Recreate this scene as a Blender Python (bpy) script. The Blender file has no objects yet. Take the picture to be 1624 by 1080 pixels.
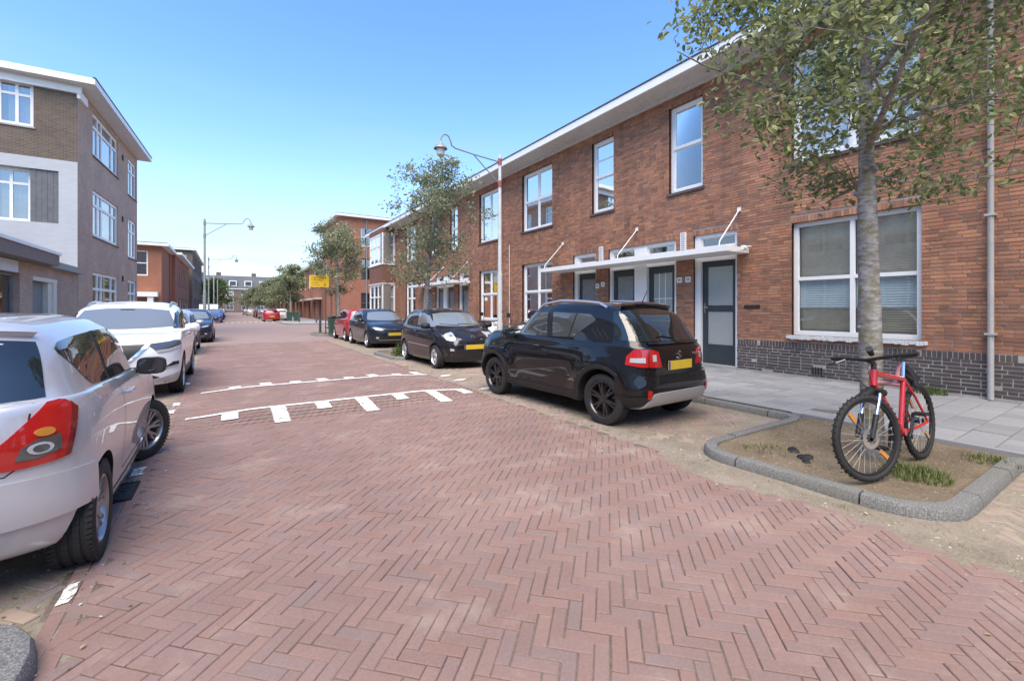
import bpy, bmesh, math, random
import numpy as np
from mathutils import Vector, Matrix
from mathutils.bvhtree import BVHTree

rnd = random.Random(11)
scene = bpy.context.scene
R = math.radians

# ------------------------------------------------------------------ camera
CAM_H = 1.48
YAW = math.atan(450 / 700)
cam_d = bpy.data.cameras.new('camera')
cam = bpy.data.objects.new('camera', cam_d)
scene.collection.objects.link(cam)
cam_d.sensor_width = 36.0
cam_d.lens = 36.0 * 700 / 1624
cam_d.shift_y = (490 - 540) / 1624
cam_d.clip_start = 0.05
cam_d.clip_end = 3000
cam.location = (0, 0, CAM_H)
cam.rotation_euler = (R(90), 0, -YAW)
scene.camera = cam

# ------------------------------------------------------------------ world, sun, exposure
SUN_EL, SUN_AZ = R(60), R(217)          # azimuth clockwise from +Y: light from behind and left
world = bpy.data.worlds.new('World')
scene.world = world
world.use_nodes = True
wn, wl = world.node_tree.nodes, world.node_tree.links
wn.clear()
w_out = wn.new('ShaderNodeOutputWorld')
w_bg = wn.new('ShaderNodeBackground')
w_sky = wn.new('ShaderNodeTexSky')
w_sky.sky_type = 'NISHITA'
w_sky.sun_disc = False
w_sky.sun_elevation = SUN_EL
w_sky.sun_rotation = SUN_AZ
w_sky.air_density = 1.0
w_sky.dust_density = 0.2
w_sky.ozone_density = 2.5
w_tc = wn.new('ShaderNodeTexCoord')
w_map = wn.new('ShaderNodeMapping')
w_map.inputs['Scale'].default_value = (1.0, 1.0, 5.0)
w_noise = wn.new('ShaderNodeTexNoise')
w_noise.inputs['Scale'].default_value = 2.2
w_noise.inputs['Detail'].default_value = 6
w_noise.inputs['Roughness'].default_value = 0.6
w_ramp = wn.new('ShaderNodeValToRGB')
w_ramp.color_ramp.elements[0].position = 0.46
w_ramp.color_ramp.elements[1].position = 0.80
w_sep = wn.new('ShaderNodeSeparateXYZ')
w_low = wn.new('ShaderNodeMapRange')      # thin cloud lies low, over the whole horizon
w_low.inputs['From Min'].default_value = 0.0
w_low.inputs['From Max'].default_value = 0.44
w_low.inputs['To Min'].default_value = 0.95
w_low.inputs['To Max'].default_value = 0.0
w_mul = wn.new('ShaderNodeMath'); w_mul.operation = 'MULTIPLY'
w_add = wn.new('ShaderNodeMath'); w_add.operation = 'MULTIPLY_ADD'
w_add.inputs[1].default_value = 0.35; 
w_mix = wn.new('ShaderNodeMixRGB')
w_mix.inputs['Color2'].default_value = (2.15, 2.45, 2.85, 1)
wl.new(w_tc.outputs['Generated'], w_map.inputs['Vector'])
wl.new(w_map.outputs['Vector'], w_noise.inputs['Vector'])
wl.new(w_noise.outputs['Fac'], w_ramp.inputs['Fac'])
wl.new(w_tc.outputs['Generated'], w_sep.inputs['Vector'])
wl.new(w_sep.outputs['Z'], w_low.inputs['Value'])
wl.new(w_ramp.outputs['Color'], w_mul.inputs[0])
wl.new(w_low.outputs['Result'], w_mul.inputs[1])
w_pow = wn.new('ShaderNodeMath'); w_pow.operation = 'POWER'; w_pow.inputs[1].default_value = 2.2
wl.new(w_low.outputs['Result'], w_pow.inputs[0])
w_sum = wn.new('ShaderNodeMath'); w_sum.operation = 'MULTIPLY_ADD'; w_sum.inputs[1].default_value = 0.95; w_sum.use_clamp = True
wl.new(w_pow.outputs[0], w_sum.inputs[0])
wl.new(w_mul.outputs[0], w_sum.inputs[2])
wl.new(w_sum.outputs[0], w_mix.inputs['Fac'])
w_hs = wn.new('ShaderNodeHueSaturation'); w_hs.inputs['Saturation'].default_value = 1.17; w_hs.inputs['Hue'].default_value = .504; w_hs.inputs['Value'].default_value = 1.12
wl.new(w_sky.outputs['Color'], w_hs.inputs['Color'])
wl.new(w_hs.outputs['Color'], w_mix.inputs['Color1'])
wl.new(w_mix.outputs['Color'], w_bg.inputs['Color'])
w_bg.inputs['Strength'].default_value = 0.145
wl.new(w_bg.outputs[0], w_out.inputs[0])

sun_d = bpy.data.lights.new('sun', 'SUN')
sun_d.energy = 2.9
sun_d.angle = R(58)
sun_d.color = (1.0, 0.87, 0.68)
sun = bpy.data.objects.new('sun', sun_d)
scene.collection.objects.link(sun)
sdir = Vector((math.sin(SUN_AZ) * math.cos(SUN_EL), math.cos(SUN_AZ) * math.cos(SUN_EL), math.sin(SUN_EL)))
sun.rotation_euler = sdir.to_track_quat('Z', 'Y').to_euler()
sun.location = sdir * 60

scene.view_settings.view_transform = 'Standard'
scene.view_settings.look = 'None'
scene.view_settings.exposure = 1.22
scene.view_settings.gamma = 1
scene.render.engine = 'CYCLES'
scene.cycles.use_denoising = True
scene.cycles.max_bounces = 8
scene.cycles.transparent_max_bounces = 16

# ------------------------------------------------------------------ helpers
def link(o):
    scene.collection.objects.link(o)
    return o

def tag(o, label=None, cat=None, group=None, kind=None):
    if label: o['label'] = label
    if cat: o['category'] = cat
    if group: o['group'] = group
    if kind: o['kind'] = kind
    return o

def empty(name, loc=(0, 0, 0), rz=0, label=None, cat=None, group=None, kind=None):
    o = bpy.data.objects.new(name, None)
    o.empty_display_size = 0.2
    link(o)
    o.location = loc
    o.rotation_euler = (0, 0, rz)
    return tag(o, label, cat, group, kind)

def finish(me, name, mats, parent, angle=None, kind=None, label=None):
    for m in (mats if isinstance(mats, (list, tuple)) else [mats]):
        me.materials.append(m)
    if angle is not None:
        me.polygons.foreach_set('use_smooth', np.ones(len(me.polygons), dtype=bool))
        if angle < 180:
            me.set_sharp_from_angle(angle=R(angle))
    o = bpy.data.objects.new(name, me)
    link(o)
    if parent is not None: o.parent = parent
    if kind: o['kind'] = kind
    if label: o['label'] = label
    return o

def mesh_np(name, verts, quads):
    me = bpy.data.meshes.new(name)
    verts = np.asarray(verts, dtype=np.float32); quads = np.asarray(quads, dtype=np.int32)
    me.vertices.add(len(verts)); me.vertices.foreach_set('co', verts.ravel())
    n = len(quads)
    me.loops.add(n * 4); me.loops.foreach_set('vertex_index', quads.ravel())
    me.polygons.add(n); me.polygons.foreach_set('loop_start', np.arange(0, n * 4, 4, dtype=np.int32))
    me.update(calc_edges=True)
    me.shade_flat()
    return me

class MB:
    """collects geometry of one mesh"""
    def __init__(s, M=None):
        s.v = []; s.f = []; s.m = []; s.M = M
    def pt(s, p):
        p = Vector(p)
        if s.M is not None: p = s.M @ p
        s.v.append(tuple(p)); return len(s.v) - 1
    def face(s, idx, m=0):
        s.f.append(tuple(idx)); s.m.append(m)
    def poly(s, pts, m=0):
        s.face([s.pt(p) for p in pts], m)
    def box(s, x0, x1, y0, y1, z0, z1, m=0, skip=''):
        a = [s.pt(p) for p in ((x0,y0,z0),(x1,y0,z0),(x1,y1,z0),(x0,y1,z0),(x0,y0,z1),(x1,y0,z1),(x1,y1,z1),(x0,y1,z1))]
        F = {'b': (a[3],a[2],a[1],a[0]), 't': (a[4],a[5],a[6],a[7]), 'f': (a[0],a[1],a[5],a[4]),
             'r': (a[1],a[2],a[6],a[5]), 'k': (a[2],a[3],a[7],a[6]), 'l': (a[3],a[0],a[4],a[7])}
        for k, q in F.items():
            if k not in skip: s.face(q, m)
        return s
    def cbox(s, x0, x1, y0, y1, z0, z1, c=.01, m=0):
        """box with chamfered upper edges"""
        a = [s.pt(p) for p in ((x0,y0,z0),(x1,y0,z0),(x1,y1,z0),(x0,y1,z0),
                               (x0,y0,z1-c),(x1,y0,z1-c),(x1,y1,z1-c),(x0,y1,z1-c),
                               (x0+c,y0+c,z1),(x1-c,y0+c,z1),(x1-c,y1-c,z1),(x0+c,y1-c,z1))]
        for i in range(4):
            j = (i + 1) % 4
            s.face((a[i], a[j], a[4+j], a[4+i]), m)
            s.face((a[4+i], a[4+j], a[8+j], a[8+i]), m)
        s.face(a[8:12], m); s.face((a[3], a[2], a[1], a[0]), m)
        return s
    def ring(s, c, d, r, n, up=None):
        d = Vector(d).normalized()
        ref = Vector((0, 0, 1)) if abs(d.z) < .95 else Vector((1, 0, 0))
        a = d.cross(ref).normalized(); b = d.cross(a)
        return [s.pt(Vector(c) + a * (r * math.cos(2*math.pi*i/n)) + b * (r * math.sin(2*math.pi*i/n))) for i in range(n)]
    def tube(s, pts, r, n=8, m=0, cap=True):
        pts = [Vector(p) for p in pts]
        rs = r if isinstance(r, (list, tuple)) else [r] * len(pts)
        prev = None; first = None
        a = None
        for i, p in enumerate(pts):
            d = (pts[min(i+1, len(pts)-1)] - pts[max(i-1, 0)])
            if d.length < 1e-9: d = Vector((0,0,1))
            d.normalize()
            if a is None:
                ref = Vector((0, 0, 1)) if abs(d.z) < .9 else Vector((1, 0, 0))
                a = d.cross(ref).normalized()
            else:
                a = (a - d * a.dot(d))
                if a.length < 1e-6: a = d.cross(Vector((0,0,1)))
                a.normalize()
            b = d.cross(a)
            rg = [s.pt(p + a * (rs[i]*math.cos(2*math.pi*k/n)) + b * (rs[i]*math.sin(2*math.pi*k/n))) for k in range(n)]
            if prev:
                for k in range(n):
                    s.face((prev[k], prev[(k+1) % n], rg[(k+1) % n], rg[k]), m)
            else: first = rg
            prev = rg
        if cap:
            s.face(first[::-1], m); s.face(prev, m)
        return s
    def lathe(s, prof, n=24, axis='z', c=(0,0,0), m=0, mfun=None, closed=False):
        rows = []
        for (r, h) in prof:
            row = []
            for i in range(n):
                t = 2*math.pi*i/n; a, b = r*math.cos(t), r*math.sin(t)
                p = {'z': (a, b, h), 'y': (a, h, b), 'x': (h, a, b)}[axis]
                row.append(s.pt((c[0]+p[0], c[1]+p[1], c[2]+p[2])))
            rows.append(row)
        K = len(rows)
        for j in range(K if closed else K-1):
            j2 = (j+1) % K
            for i in range(n):
                s.face((rows[j][i], rows[j][(i+1) % n], rows[j2][(i+1) % n], rows[j2][i]), mfun(j) if mfun else m)
        return s
    def prism(s, poly, h0, h1, axis='z', m=0):
        def P(a, b, h): return {'z': (a, b, h), 'y': (a, h, b), 'x': (h, a, b)}[axis]
        lo = [s.pt(P(a, b, h0)) for a, b in poly]; hi = [s.pt(P(a, b, h1)) for a, b in poly]
        n = len(poly)
        s.face(lo[::-1], m); s.face(hi, m)
        for i in range(n): s.face((lo[i], lo[(i+1) % n], hi[(i+1) % n], hi[i]), m)
        return s
    def mesh(s, name):
        me = bpy.data.meshes.new(name)
        me.from_pydata(s.v, [], s.f)
        if any(s.m): me.polygons.foreach_set('material_index', s.m)
        me.update()
        return me
    def build(s, name, mats, parent=None, angle=None, kind=None, label=None):
        return finish(s.mesh(name), name, mats, parent, angle, kind, label)

def copy_tree(o, parent=None, shared=True):
    c = o.copy(); link(c); c.parent = parent
    for ch in list(o.children): copy_tree(ch, c)
    return c

def d_cam(x, y, z=0.0):
    return math.sqrt(x*x + y*y + (z-CAM_H)**2)
def to_px(x, y, z):
    """photograph pixel of a world point (used only to choose which pieces show largest)"""
    s_, c_ = math.sin(YAW), math.cos(YAW)
    t = x*s_ + y*c_
    if t < .1: return (-9999, -9999, t)
    return (812 + 700*(x*c_ - y*s_)/t, 490 - 700*(z-CAM_H)/t, t)
def in_view(x, y, z, mg=0):
    p = to_px(x, y, z)
    return p[2] > .2 and -mg < p[0] < 1624+mg and -mg < p[1] < 1080+mg
# ------------------------------------------------------------------ materials
def _mat(name):
    m = bpy.data.materials.new(name); m.use_nodes = True
    nt = m.node_tree
    return m, nt, nt.nodes['Principled BSDF']

def noise(nt, scale, detail=4, rough=.6, coord='Object', vec=None):
    tc = nt.nodes.new('ShaderNodeTexCoord')
    n = nt.nodes.new('ShaderNodeTexNoise')
    n.inputs['Scale'].default_value = scale; n.inputs['Detail'].default_value = detail
    n.inputs['Roughness'].default_value = rough
    if coord == 'World':
        g = nt.nodes.new('ShaderNodeNewGeometry'); nt.links.new(g.outputs['Position'], n.inputs['Vector'])
    else:
        nt.links.new(tc.outputs[coord], n.inputs['Vector'])
    return n

def mixc(nt, fac, c1, c2, mode='MIX'):
    mx = nt.nodes.new('ShaderNodeMixRGB'); mx.blend_type = mode
    for k, v in (('Fac', fac), ('Color1', c1), ('Color2', c2)):
        if isinstance(v, (int, float)): mx.inputs[k].default_value = v
        elif isinstance(v, tuple): mx.inputs[k].default_value = (*v[:3], 1)
        else: nt.links.new(v, mx.inputs[k])
    return mx.outputs['Color']

def ramp(nt, src, stops, interp='LINEAR'):
    r = nt.nodes.new('ShaderNodeValToRGB'); r.color_ramp.interpolation = interp
    while len(r.color_ramp.elements) < len(stops): r.color_ramp.elements.new(.5)
    for e, (p, c) in zip(r.color_ramp.elements, stops):
        e.position = p; e.color = (*c, 1) if isinstance(c, tuple) else (c, c, c, 1)
    nt.links.new(src, r.inputs['Fac'])
    return r.outputs['Color']

def bump(nt, bs, src, strength=.3, dist=.01):
    b = nt.nodes.new('ShaderNodeBump'); b.inputs['Strength'].default_value = strength
    b.inputs['Distance'].default_value = dist
    nt.links.new(src, b.inputs['Height']); nt.links.new(b.outputs['Normal'], bs.inputs['Normal'])

def plain(name, col, rough=.5, metal=0., coat=0., spec=.5, vary=0., vscale=6., bmp=0., bscale=60., coord='Object', alpha=None, emit=None):
    m, nt, bs = _mat(name)
    bs.inputs['Base Color'].default_value = (*col, 1)
    bs.inputs['Roughness'].default_value = rough
    bs.inputs['Metallic'].default_value = metal
    bs.inputs['Coat Weight'].default_value = coat
    bs.inputs['Coat Roughness'].default_value = .03
    bs.inputs['Specular IOR Level'].default_value = spec
    if vary:
        n = noise(nt, vscale, 6, .65, coord)
        c = ramp(nt, n.outputs['Fac'], [(.3, tuple(x*(1-vary) for x in col)), (.7, tuple(min(1, x*(1+vary*.6)) for x in col))])
        nt.links.new(c, bs.inputs['Base Color'])
        rr = nt.nodes.new('ShaderNodeMapRange'); rr.inputs['To Min'].default_value = max(0, rough-.12); rr.inputs['To Max'].default_value = min(1, rough+.12)
        nt.links.new(n.outputs['Fac'], rr.inputs['Value']); nt.links.new(rr.outputs[0], bs.inputs['Roughness'])
    if bmp:
        n2 = noise(nt, bscale, 5, .6, coord)
        bump(nt, bs, n2.outputs['Fac'], bmp, .01)
    return m

def island_rand(nt):
    g = nt.nodes.new('ShaderNodeNewGeometry'); oi = nt.nodes.new('ShaderNodeObjectInfo')
    a = nt.nodes.new('ShaderNodeMath'); a.operation = 'ADD'
    nt.links.new(g.outputs['Random Per Island'], a.inputs[0]); nt.links.new(oi.outputs['Random'], a.inputs[1])
    f = nt.nodes.new('ShaderNodeMath'); f.operation = 'FRACT'; nt.links.new(a.outputs[0], f.inputs[0])
    return f.outputs[0], g

def pieces(name, palette, rough=.8, big=.35, bigscale=.7, fine=.25, finescale=45, bmp=.35, bscale=90, dirt=None, spec=.3, streak=0., lanes=False):
    """material of loose pieces (bricks, tiles): one palette colour per piece, weathering in world space"""
    m, nt, bs = _mat(name)
    r, g = island_rand(nt)
    k = len(palette)
    c = ramp(nt, r, [((i+.5)/k, p) for i, p in enumerate(palette)])
    nb = noise(nt, bigscale, 5, .6, 'World')
    c = mixc(nt, 1., c, ramp(nt, nb.outputs['Fac'], [(.3, 1-big), (.7, 1+0*big)]), 'MULTIPLY')
    nf = noise(nt, finescale, 5, .7, 'World')
    c = mixc(nt, 1., c, ramp(nt, nf.outputs['Fac'], [(.3, 1-fine), (.65, 1.)]), 'MULTIPLY')
    if streak:                      # rain-washed runs down a wall
        sm = nt.nodes.new('ShaderNodeMapping'); sm.inputs['Scale'].default_value = (2.2, 2.2, .16)
        ns_ = nt.nodes.new('ShaderNodeTexNoise'); ns_.inputs['Detail'].default_value = 5; ns_.inputs['Scale'].default_value = 1.6
        nt.links.new(g.outputs['Position'], sm.inputs['Vector']); nt.links.new(sm.outputs[0], ns_.inputs['Vector'])
        c = mixc(nt, 1., c, ramp(nt, ns_.outputs['Fac'], [(.34, 1-streak), (.58, 1.)]), 'MULTIPLY')
    if dirt:
        dc, dscale, lo, hi = dirt
        nd = noise(nt, dscale, 6, .65, 'World')
        c = mixc(nt, ramp(nt, nd.outputs['Fac'], [(lo, 0.), (hi, .75)]), c, dc)
    if lanes:                       # paving worn darker by tyres along the street
        sx = nt.nodes.new('ShaderNodeSeparateXYZ'); nt.links.new(g.outputs['Position'], sx.inputs[0])
        wv = nt.nodes.new('ShaderNodeMapRange'); wv.inputs['From Min'].default_value = -.75; wv.inputs['From Max'].default_value = 3.8; nt.links.new(sx.outputs['X'], wv.inputs['Value'])
        lw = ramp(nt, wv.outputs[0], [(0., 1.), (.18, .97), (.30, .87), (.42, .97), (.56, .97), (.70, .87), (.84, 1.)], 'B_SPLINE')
        nl = noise(nt, 1.3, 5, .6, 'World'); c = mixc(nt, ramp(nt, nl.outputs['Fac'], [(.35, 0.), (.6, 1.)]), c, mixc(nt, 1., c, lw, 'MULTIPLY'))
        no = noise(nt, .45, 3, .5, 'World'); c = mixc(nt, 1., c, ramp(nt, no.outputs['Fac'], [(.24, .62), (.30, 1.)]), 'MULTIPLY')
    nt.links.new(c, bs.inputs['Base Color'])
    bs.inputs['Roughness'].default_value = rough
    bs.inputs['Specular IOR Level'].default_value = spec
    nb2 = noise(nt, bscale, 4, .6, 'World')
    bump(nt, bs, nb2.outputs['Fac'], bmp, .006)
    return m

def brick_tex(name, c1, c2, mortar, bw=.22, rh=.0625, ms=.01, rot=0, plane='xz', big=.3, rough=.85):
    """surface of bricks too far away to tell apart"""
    m, nt, bs = _mat(name)
    g = nt.nodes.new('ShaderNodeNewGeometry')
    sp = nt.nodes.new('ShaderNodeSeparateXYZ'); nt.links.new(g.outputs['Position'], sp.inputs[0])
    cb = nt.nodes.new('ShaderNodeCombineXYZ')
    if plane == 'wall':           # along whichever horizontal direction, up z
        ad = nt.nodes.new('ShaderNodeMath'); ad.operation = 'ADD'
        nt.links.new(sp.outputs['X'], ad.inputs[0]); nt.links.new(sp.outputs['Y'], ad.inputs[1])
        nt.links.new(ad.outputs[0], cb.inputs['X']); nt.links.new(sp.outputs['Z'], cb.inputs['Y'])
    else:
        nt.links.new(sp.outputs['X'], cb.inputs['X']); nt.links.new(sp.outputs['Y'], cb.inputs['Y'])
    mp = nt.nodes.new('ShaderNodeMapping'); mp.inputs['Rotation'].default_value = (0, 0, rot)
    nt.links.new(cb.outputs[0], mp.inputs['Vector'])
    b = nt.nodes.new('ShaderNodeTexBrick')
    b.inputs['Scale'].default_value = 1; b.inputs['Brick Width'].default_value = bw; b.inputs['Row Height'].default_value = rh
    b.inputs['Mortar Size'].default_value = ms; b.inputs['Mortar Smooth'].default_value = .3; b.inputs['Bias'].default_value = 0
    b.inputs['Color1'].default_value = (*c1, 1); b.inputs['Color2'].default_value = (*c2, 1); b.inputs['Mortar'].default_value = (*mortar, 1)
    nt.links.new(mp.outputs[0], b.inputs['Vector'])
    nb = noise(nt, .8, 6, .65, 'World')
    c = mixc(nt, 1., b.outputs['Color'], ramp(nt, nb.outputs['Fac'], [(.3, 1-big), (.7, 1.)]), 'MULTIPLY')
    nt.links.new(c, bs.inputs['Base Color'])
    bs.inputs['Roughness'].default_value = rough
    bs.inputs['Specular IOR Level'].default_value = .3
    bump(nt, bs, b.outputs['Fac'], -.4, .01)
    return m

def glass(name, tint=(.9, .95, .95), base=.14, gain=1.6):
    """window glass: see-through, reflecting more at a slant"""
    m, nt, bs = _mat(name)
    nt.nodes.remove(bs)
    out = nt.nodes['Material Output']
    tr = nt.nodes.new('ShaderNodeBsdfTransparent'); tr.inputs['Color'].default_value = (*tint, 1)
    gl = nt.nodes.new('ShaderNodeBsdfGlossy'); gl.inputs['Roughness'].default_value = .02
    n = noise(nt, 1.1, 2, .5, 'World'); bp = nt.nodes.new('ShaderNodeBump'); bp.inputs['Strength'].default_value = .02; bp.inputs['Distance'].default_value = .05
    nt.links.new(n.outputs['Fac'], bp.inputs['Height']); nt.links.new(bp.outputs[0], gl.inputs['Normal'])
    fr = nt.nodes.new('ShaderNodeFresnel'); fr.inputs['IOR'].default_value = 1.5
    ma = nt.nodes.new('ShaderNodeMath'); ma.operation = 'MULTIPLY_ADD'; ma.use_clamp = True
    ma.inputs[1].default_value = gain; ma.inputs[2].default_value = base
    nt.links.new(fr.outputs[0], ma.inputs[0])
    mx = nt.nodes.new('ShaderNodeMixShader')
    nt.links.new(ma.outputs[0], mx.inputs[0]); nt.links.new(tr.outputs[0], mx.inputs[1]); nt.links.new(gl.outputs[0], mx.inputs[2])
    nt.links.new(mx.outputs[0], out.inputs[0])
    return m

M = {}
M['paver'] = pieces('road paver', [(0.277,0.184,0.160), (0.304,0.202,0.175), (0.276,0.193,0.176), (0.318,0.205,0.173), (0.289,0.190,0.167), (0.265,0.193,0.177), (0.308,0.205,0.177), (0.285,0.195,0.174), (0.299,0.188,0.159)],
                    rough=.85, big=.22, bigscale=.8, fine=.18, finescale=60, bmp=.4, bscale=150, dirt=((.36,.30,.25), 1.6, .55, .80), lanes=True)
M['paver_grey'] = pieces('bay paver', [(.31,.235,.21), (.35,.255,.23), (.28,.235,.22), (.38,.275,.23), (.29,.225,.21)],
                    rough=.9, big=.25, bigscale=.8, fine=.2, dirt=((.37,.31,.23), 2.2, .46, .70))
M['joint'] = plain('joint sand', (.155,.125,.10), .95, vary=.4, vscale=25, coord='Object', bmp=.5, bscale=120)
M['road_far'] = brick_tex('distant road paving', (.295,.212,.19), (.275,.205,.187), (.26,.21,.18), .204, .068, .006, R(45), 'xy', .15)
M['ground'] = plain('bare ground', (.22,.19,.15), .95, vary=.35, vscale=.5, coord='Object')

def sand_mat(name, cols, moss):
    m, nt, bs = _mat(name)
    n1 = noise(nt, 2.0, 6, .7, 'World'); n2 = noise(nt, 55, 6, .75, 'World'); n3 = noise(nt, 7, 5, .6, 'World')
    c = ramp(nt, n1.outputs['Fac'], [(.3, cols[0]), (.5, cols[1]), (.72, cols[2])])
    c = mixc(nt, 1., c, ramp(nt, n2.outputs['Fac'], [(.32, .55), (.5, .95), (.7, 1.)]), 'MULTIPLY')
    c = mixc(nt, ramp(nt, n3.outputs['Fac'], [(.56, 0.), (.72, .6)]), c, moss)
    v = nt.nodes.new('ShaderNodeTexVoronoi'); v.inputs['Scale'].default_value = 90
    g = nt.nodes.new('ShaderNodeNewGeometry'); nt.links.new(g.outputs['Position'], v.inputs['Vector'])
    c = mixc(nt, ramp(nt, v.outputs['Distance'], [(.10, .55), (.2, 0.)]), c, (.12,.10,.075))
    nt.links.new(c, bs.inputs['Base Color']); bs.inputs['Roughness'].default_value = .97; bs.inputs['Specular IOR Level'].default_value = .15
    bump(nt, bs, n2.outputs['Fac'], .8, .012)
    return m
M['sand'] = sand_mat('gutter sand', [(.22,.185,.14), (.29,.25,.195), (.35,.305,.24)], (.26,.245,.16))
M['soil'] = sand_mat('bed soil', [(.14,.11,.075), (.21,.165,.115), (.27,.22,.155)], (.17,.15,.08))
M['tile'] = pieces('pavement tile', [(.31,.315,.32), (.335,.34,.34), (.285,.29,.30), (.36,.36,.355), (.32,.32,.32), (.265,.27,.275)], rough=.9, big=.16, bigscale=.6, fine=.12, finescale=70, bmp=.25, bscale=200)
M['tile_joint'] = plain('tile joint', (.16,.15,.13), .95, vary=.4, vscale=20)
def kerb_mat():
    m, nt, bs = _mat('kerb concrete')
    n1 = noise(nt, 110, 3, .8, 'World'); n2 = noise(nt, 1.6, 5, .6, 'World')
    c = ramp(nt, n1.outputs['Fac'], [(.32, (.07,.07,.068)), (.5, (.155,.155,.15)), (.66, (.31,.31,.30))])
    c = mixc(nt, ramp(nt, n2.outputs['Fac'], [(.5, 0.), (.75, .5)]), c, (.16,.16,.10))
    nt.links.new(c, bs.inputs['Base Color']); bs.inputs['Roughness'].default_value = .9
    bump(nt, bs, n1.outputs['Fac'], .5, .01)
    return m
M['kerb'] = kerb_mat()
def paint_mat():
    m, nt, bs = _mat('road paint')
    n1 = noise(nt, 22, 6, .7, 'World')
    c = ramp(nt, n1.outputs['Fac'], [(.30, (.42,.37,.33)), (.44, (.74,.73,.70)), (.7, (.82,.82,.80))])
    nt.links.new(c, bs.inputs['Base Color']); bs.inputs['Roughness'].default_value = .8
    n2 = noise(nt, 38, 6, .75, 'World'); n3 = noise(nt, 3.2, 3, .6, 'World')
    ad = nt.nodes.new('ShaderNodeMath'); ad.operation = 'MULTIPLY_ADD'; ad.inputs[1].default_value = .55
    nt.links.new(n3.outputs['Fac'], ad.inputs[0]); nt.links.new(n2.outputs['Fac'], ad.inputs[2])
    nt.links.new(ramp(nt, ad.outputs[0], [(.64, 0.), (.71, 1.)]), bs.inputs['Alpha'])
    return m
M['paint'] = paint_mat()

M['brick'] = pieces('facade brick', [(0.487,0.230,0.135), (0.567,0.259,0.151), (0.332,0.165,0.114), (0.421,0.217,0.135), (0.632,0.299,0.161), (0.303,0.169,0.122), (0.529,0.234,0.141), (0.353,0.197,0.131), (0.360,0.184,0.119), (0.581,0.248,0.141), (0.474,0.242,0.155), (0.674,0.321,0.175), (0.514,0.255,0.161)],
                    rough=.88, big=.28, bigscale=.55, fine=.25, finescale=40, bmp=.5, bscale=80, dirt=((.30,.23,.195), 1.3, .58, .95), streak=.22)
M['brick2'] = pieces('plinth brick', [(.11,.09,.088), (.135,.105,.098), (.09,.082,.085), (.155,.115,.10), (.12,.10,.095)], rough=.7, big=.3, fine=.2, dirt=((.2,.18,.15), 2.5, .6, .9))
M['mortar'] = plain('mortar', (.30,.25,.225), .95, vary=.35, vscale=2, bmp=.4)
M['mortar2'] = plain('pale mortar', (.38,.36,.335), .95, vary=.3, vscale=3, bmp=.4)
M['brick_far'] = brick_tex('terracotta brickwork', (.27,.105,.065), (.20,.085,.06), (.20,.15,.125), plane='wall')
M['brick_orange'] = brick_tex('orange brickwork', (.40,.15,.085), (.33,.125,.075), (.28,.17,.12), plane='wall', big=.2)
M['brick_brown'] = brick_tex('brown brickwork', (.56,.37,.27), (.46,.30,.22), (.44,.35,.28), plane='wall', big=.25)
M['brick_dark'] = brick_tex('dark brown brickwork', (.18,.125,.09), (.125,.09,.07), (.22,.19,.155), plane='wall', big=.25)
M['brick_white'] = brick_tex('whitewashed brickwork', (.50,.515,.53), (.46,.475,.49), (.42,.43,.44), plane='wall', big=.1, ms=.006)
M['white'] = plain('white paint', (.80,.80,.79), .45, vary=.05, vscale=3)
M['cream'] = plain('cream paint', (.68,.64,.55), .55, vary=.08, vscale=3)
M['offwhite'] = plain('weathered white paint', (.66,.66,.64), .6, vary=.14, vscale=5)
M['concrete'] = plain('concrete', (.36,.35,.33), .9, vary=.25, vscale=3, bmp=.3)
M['darkgrey'] = plain('anthracite paint', (.035,.045,.052), .4, vary=.15, vscale=4)
M['loggia'] = plain('dark grey boarding', (.13,.135,.14), .7, vary=.25, vscale=5)
M['backing'] = plain('pale blue pleated shade', (.46,.52,.55), .8, vary=.06, vscale=4)
M['panel'] = plain('grey board panel', (.22,.23,.235), .7, vary=.2, vscale=5)
M['brownboard'] = plain('brown fascia board', (.21,.15,.12), .7, vary=.15)
M['wood'] = plain('dark stained wood', (.14,.085,.06), .6, vary=.3, vscale=6)
M['frosted'] = plain('frosted glass', (.34,.37,.36), .22, spec=.6, vary=.06, vscale=2)
M['metal'] = plain('galvanised steel', (.42,.43,.43), .45, metal=.6, vary=.15, vscale=4)
M['pipe'] = plain('zinc downpipe', (.46,.45,.42), .6, metal=.2, vary=.15, vscale=3)
M['zinc'] = plain('zinc', (.28,.28,.27), .55, metal=.4, vary=.2)
M['roofing'] = plain('bitumen roofing', (.06,.06,.06), .9, vary=.3)
M['slate'] = plain('grey roof tiles', (.10,.105,.115), .75, vary=.25, vscale=.5)
M['room'] = plain('room interior', (.22,.20,.18), .9, vary=.3, vscale=1.)
M['curtain'] = plain('pale curtain', (.66,.66,.64), .85, vary=.08, vscale=4)
M['curtain_grey'] = plain('grey curtain', (.34,.34,.33), .85, vary=.15, vscale=4)
M['glass_clear'] = glass('clear window glass', base=.07, gain=1.5)
M['blind'] = plain('wooden blind', (.72,.62,.48), .6, vary=.15, vscale=4)
M['glass'] = glass('window glass', base=.13, gain=1.7)
M['glass_far'] = glass('dark window glass', (.75,.8,.8), .28, 1.4)
M['black'] = plain('black plastic', (.014,.014,.015), .55, vary=.2, vscale=10)
M['rubber'] = plain('tyre rubber', (.022,.022,.022), .8, vary=.3, vscale=12, bmp=.2, bscale=80)
M['alloy'] = plain('alloy silver', (.62,.62,.63), .28, metal=.8)
M['alloy_grey'] = plain('grey alloy', (.34,.34,.345), .32, metal=.8)
M['carglass_sheen'] = plain('car glass with painted sheen', (.06,.068,.07), .02, spec=.9, coat=.6)  # lighter base colour stands in for reflections and the interior behind
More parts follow.
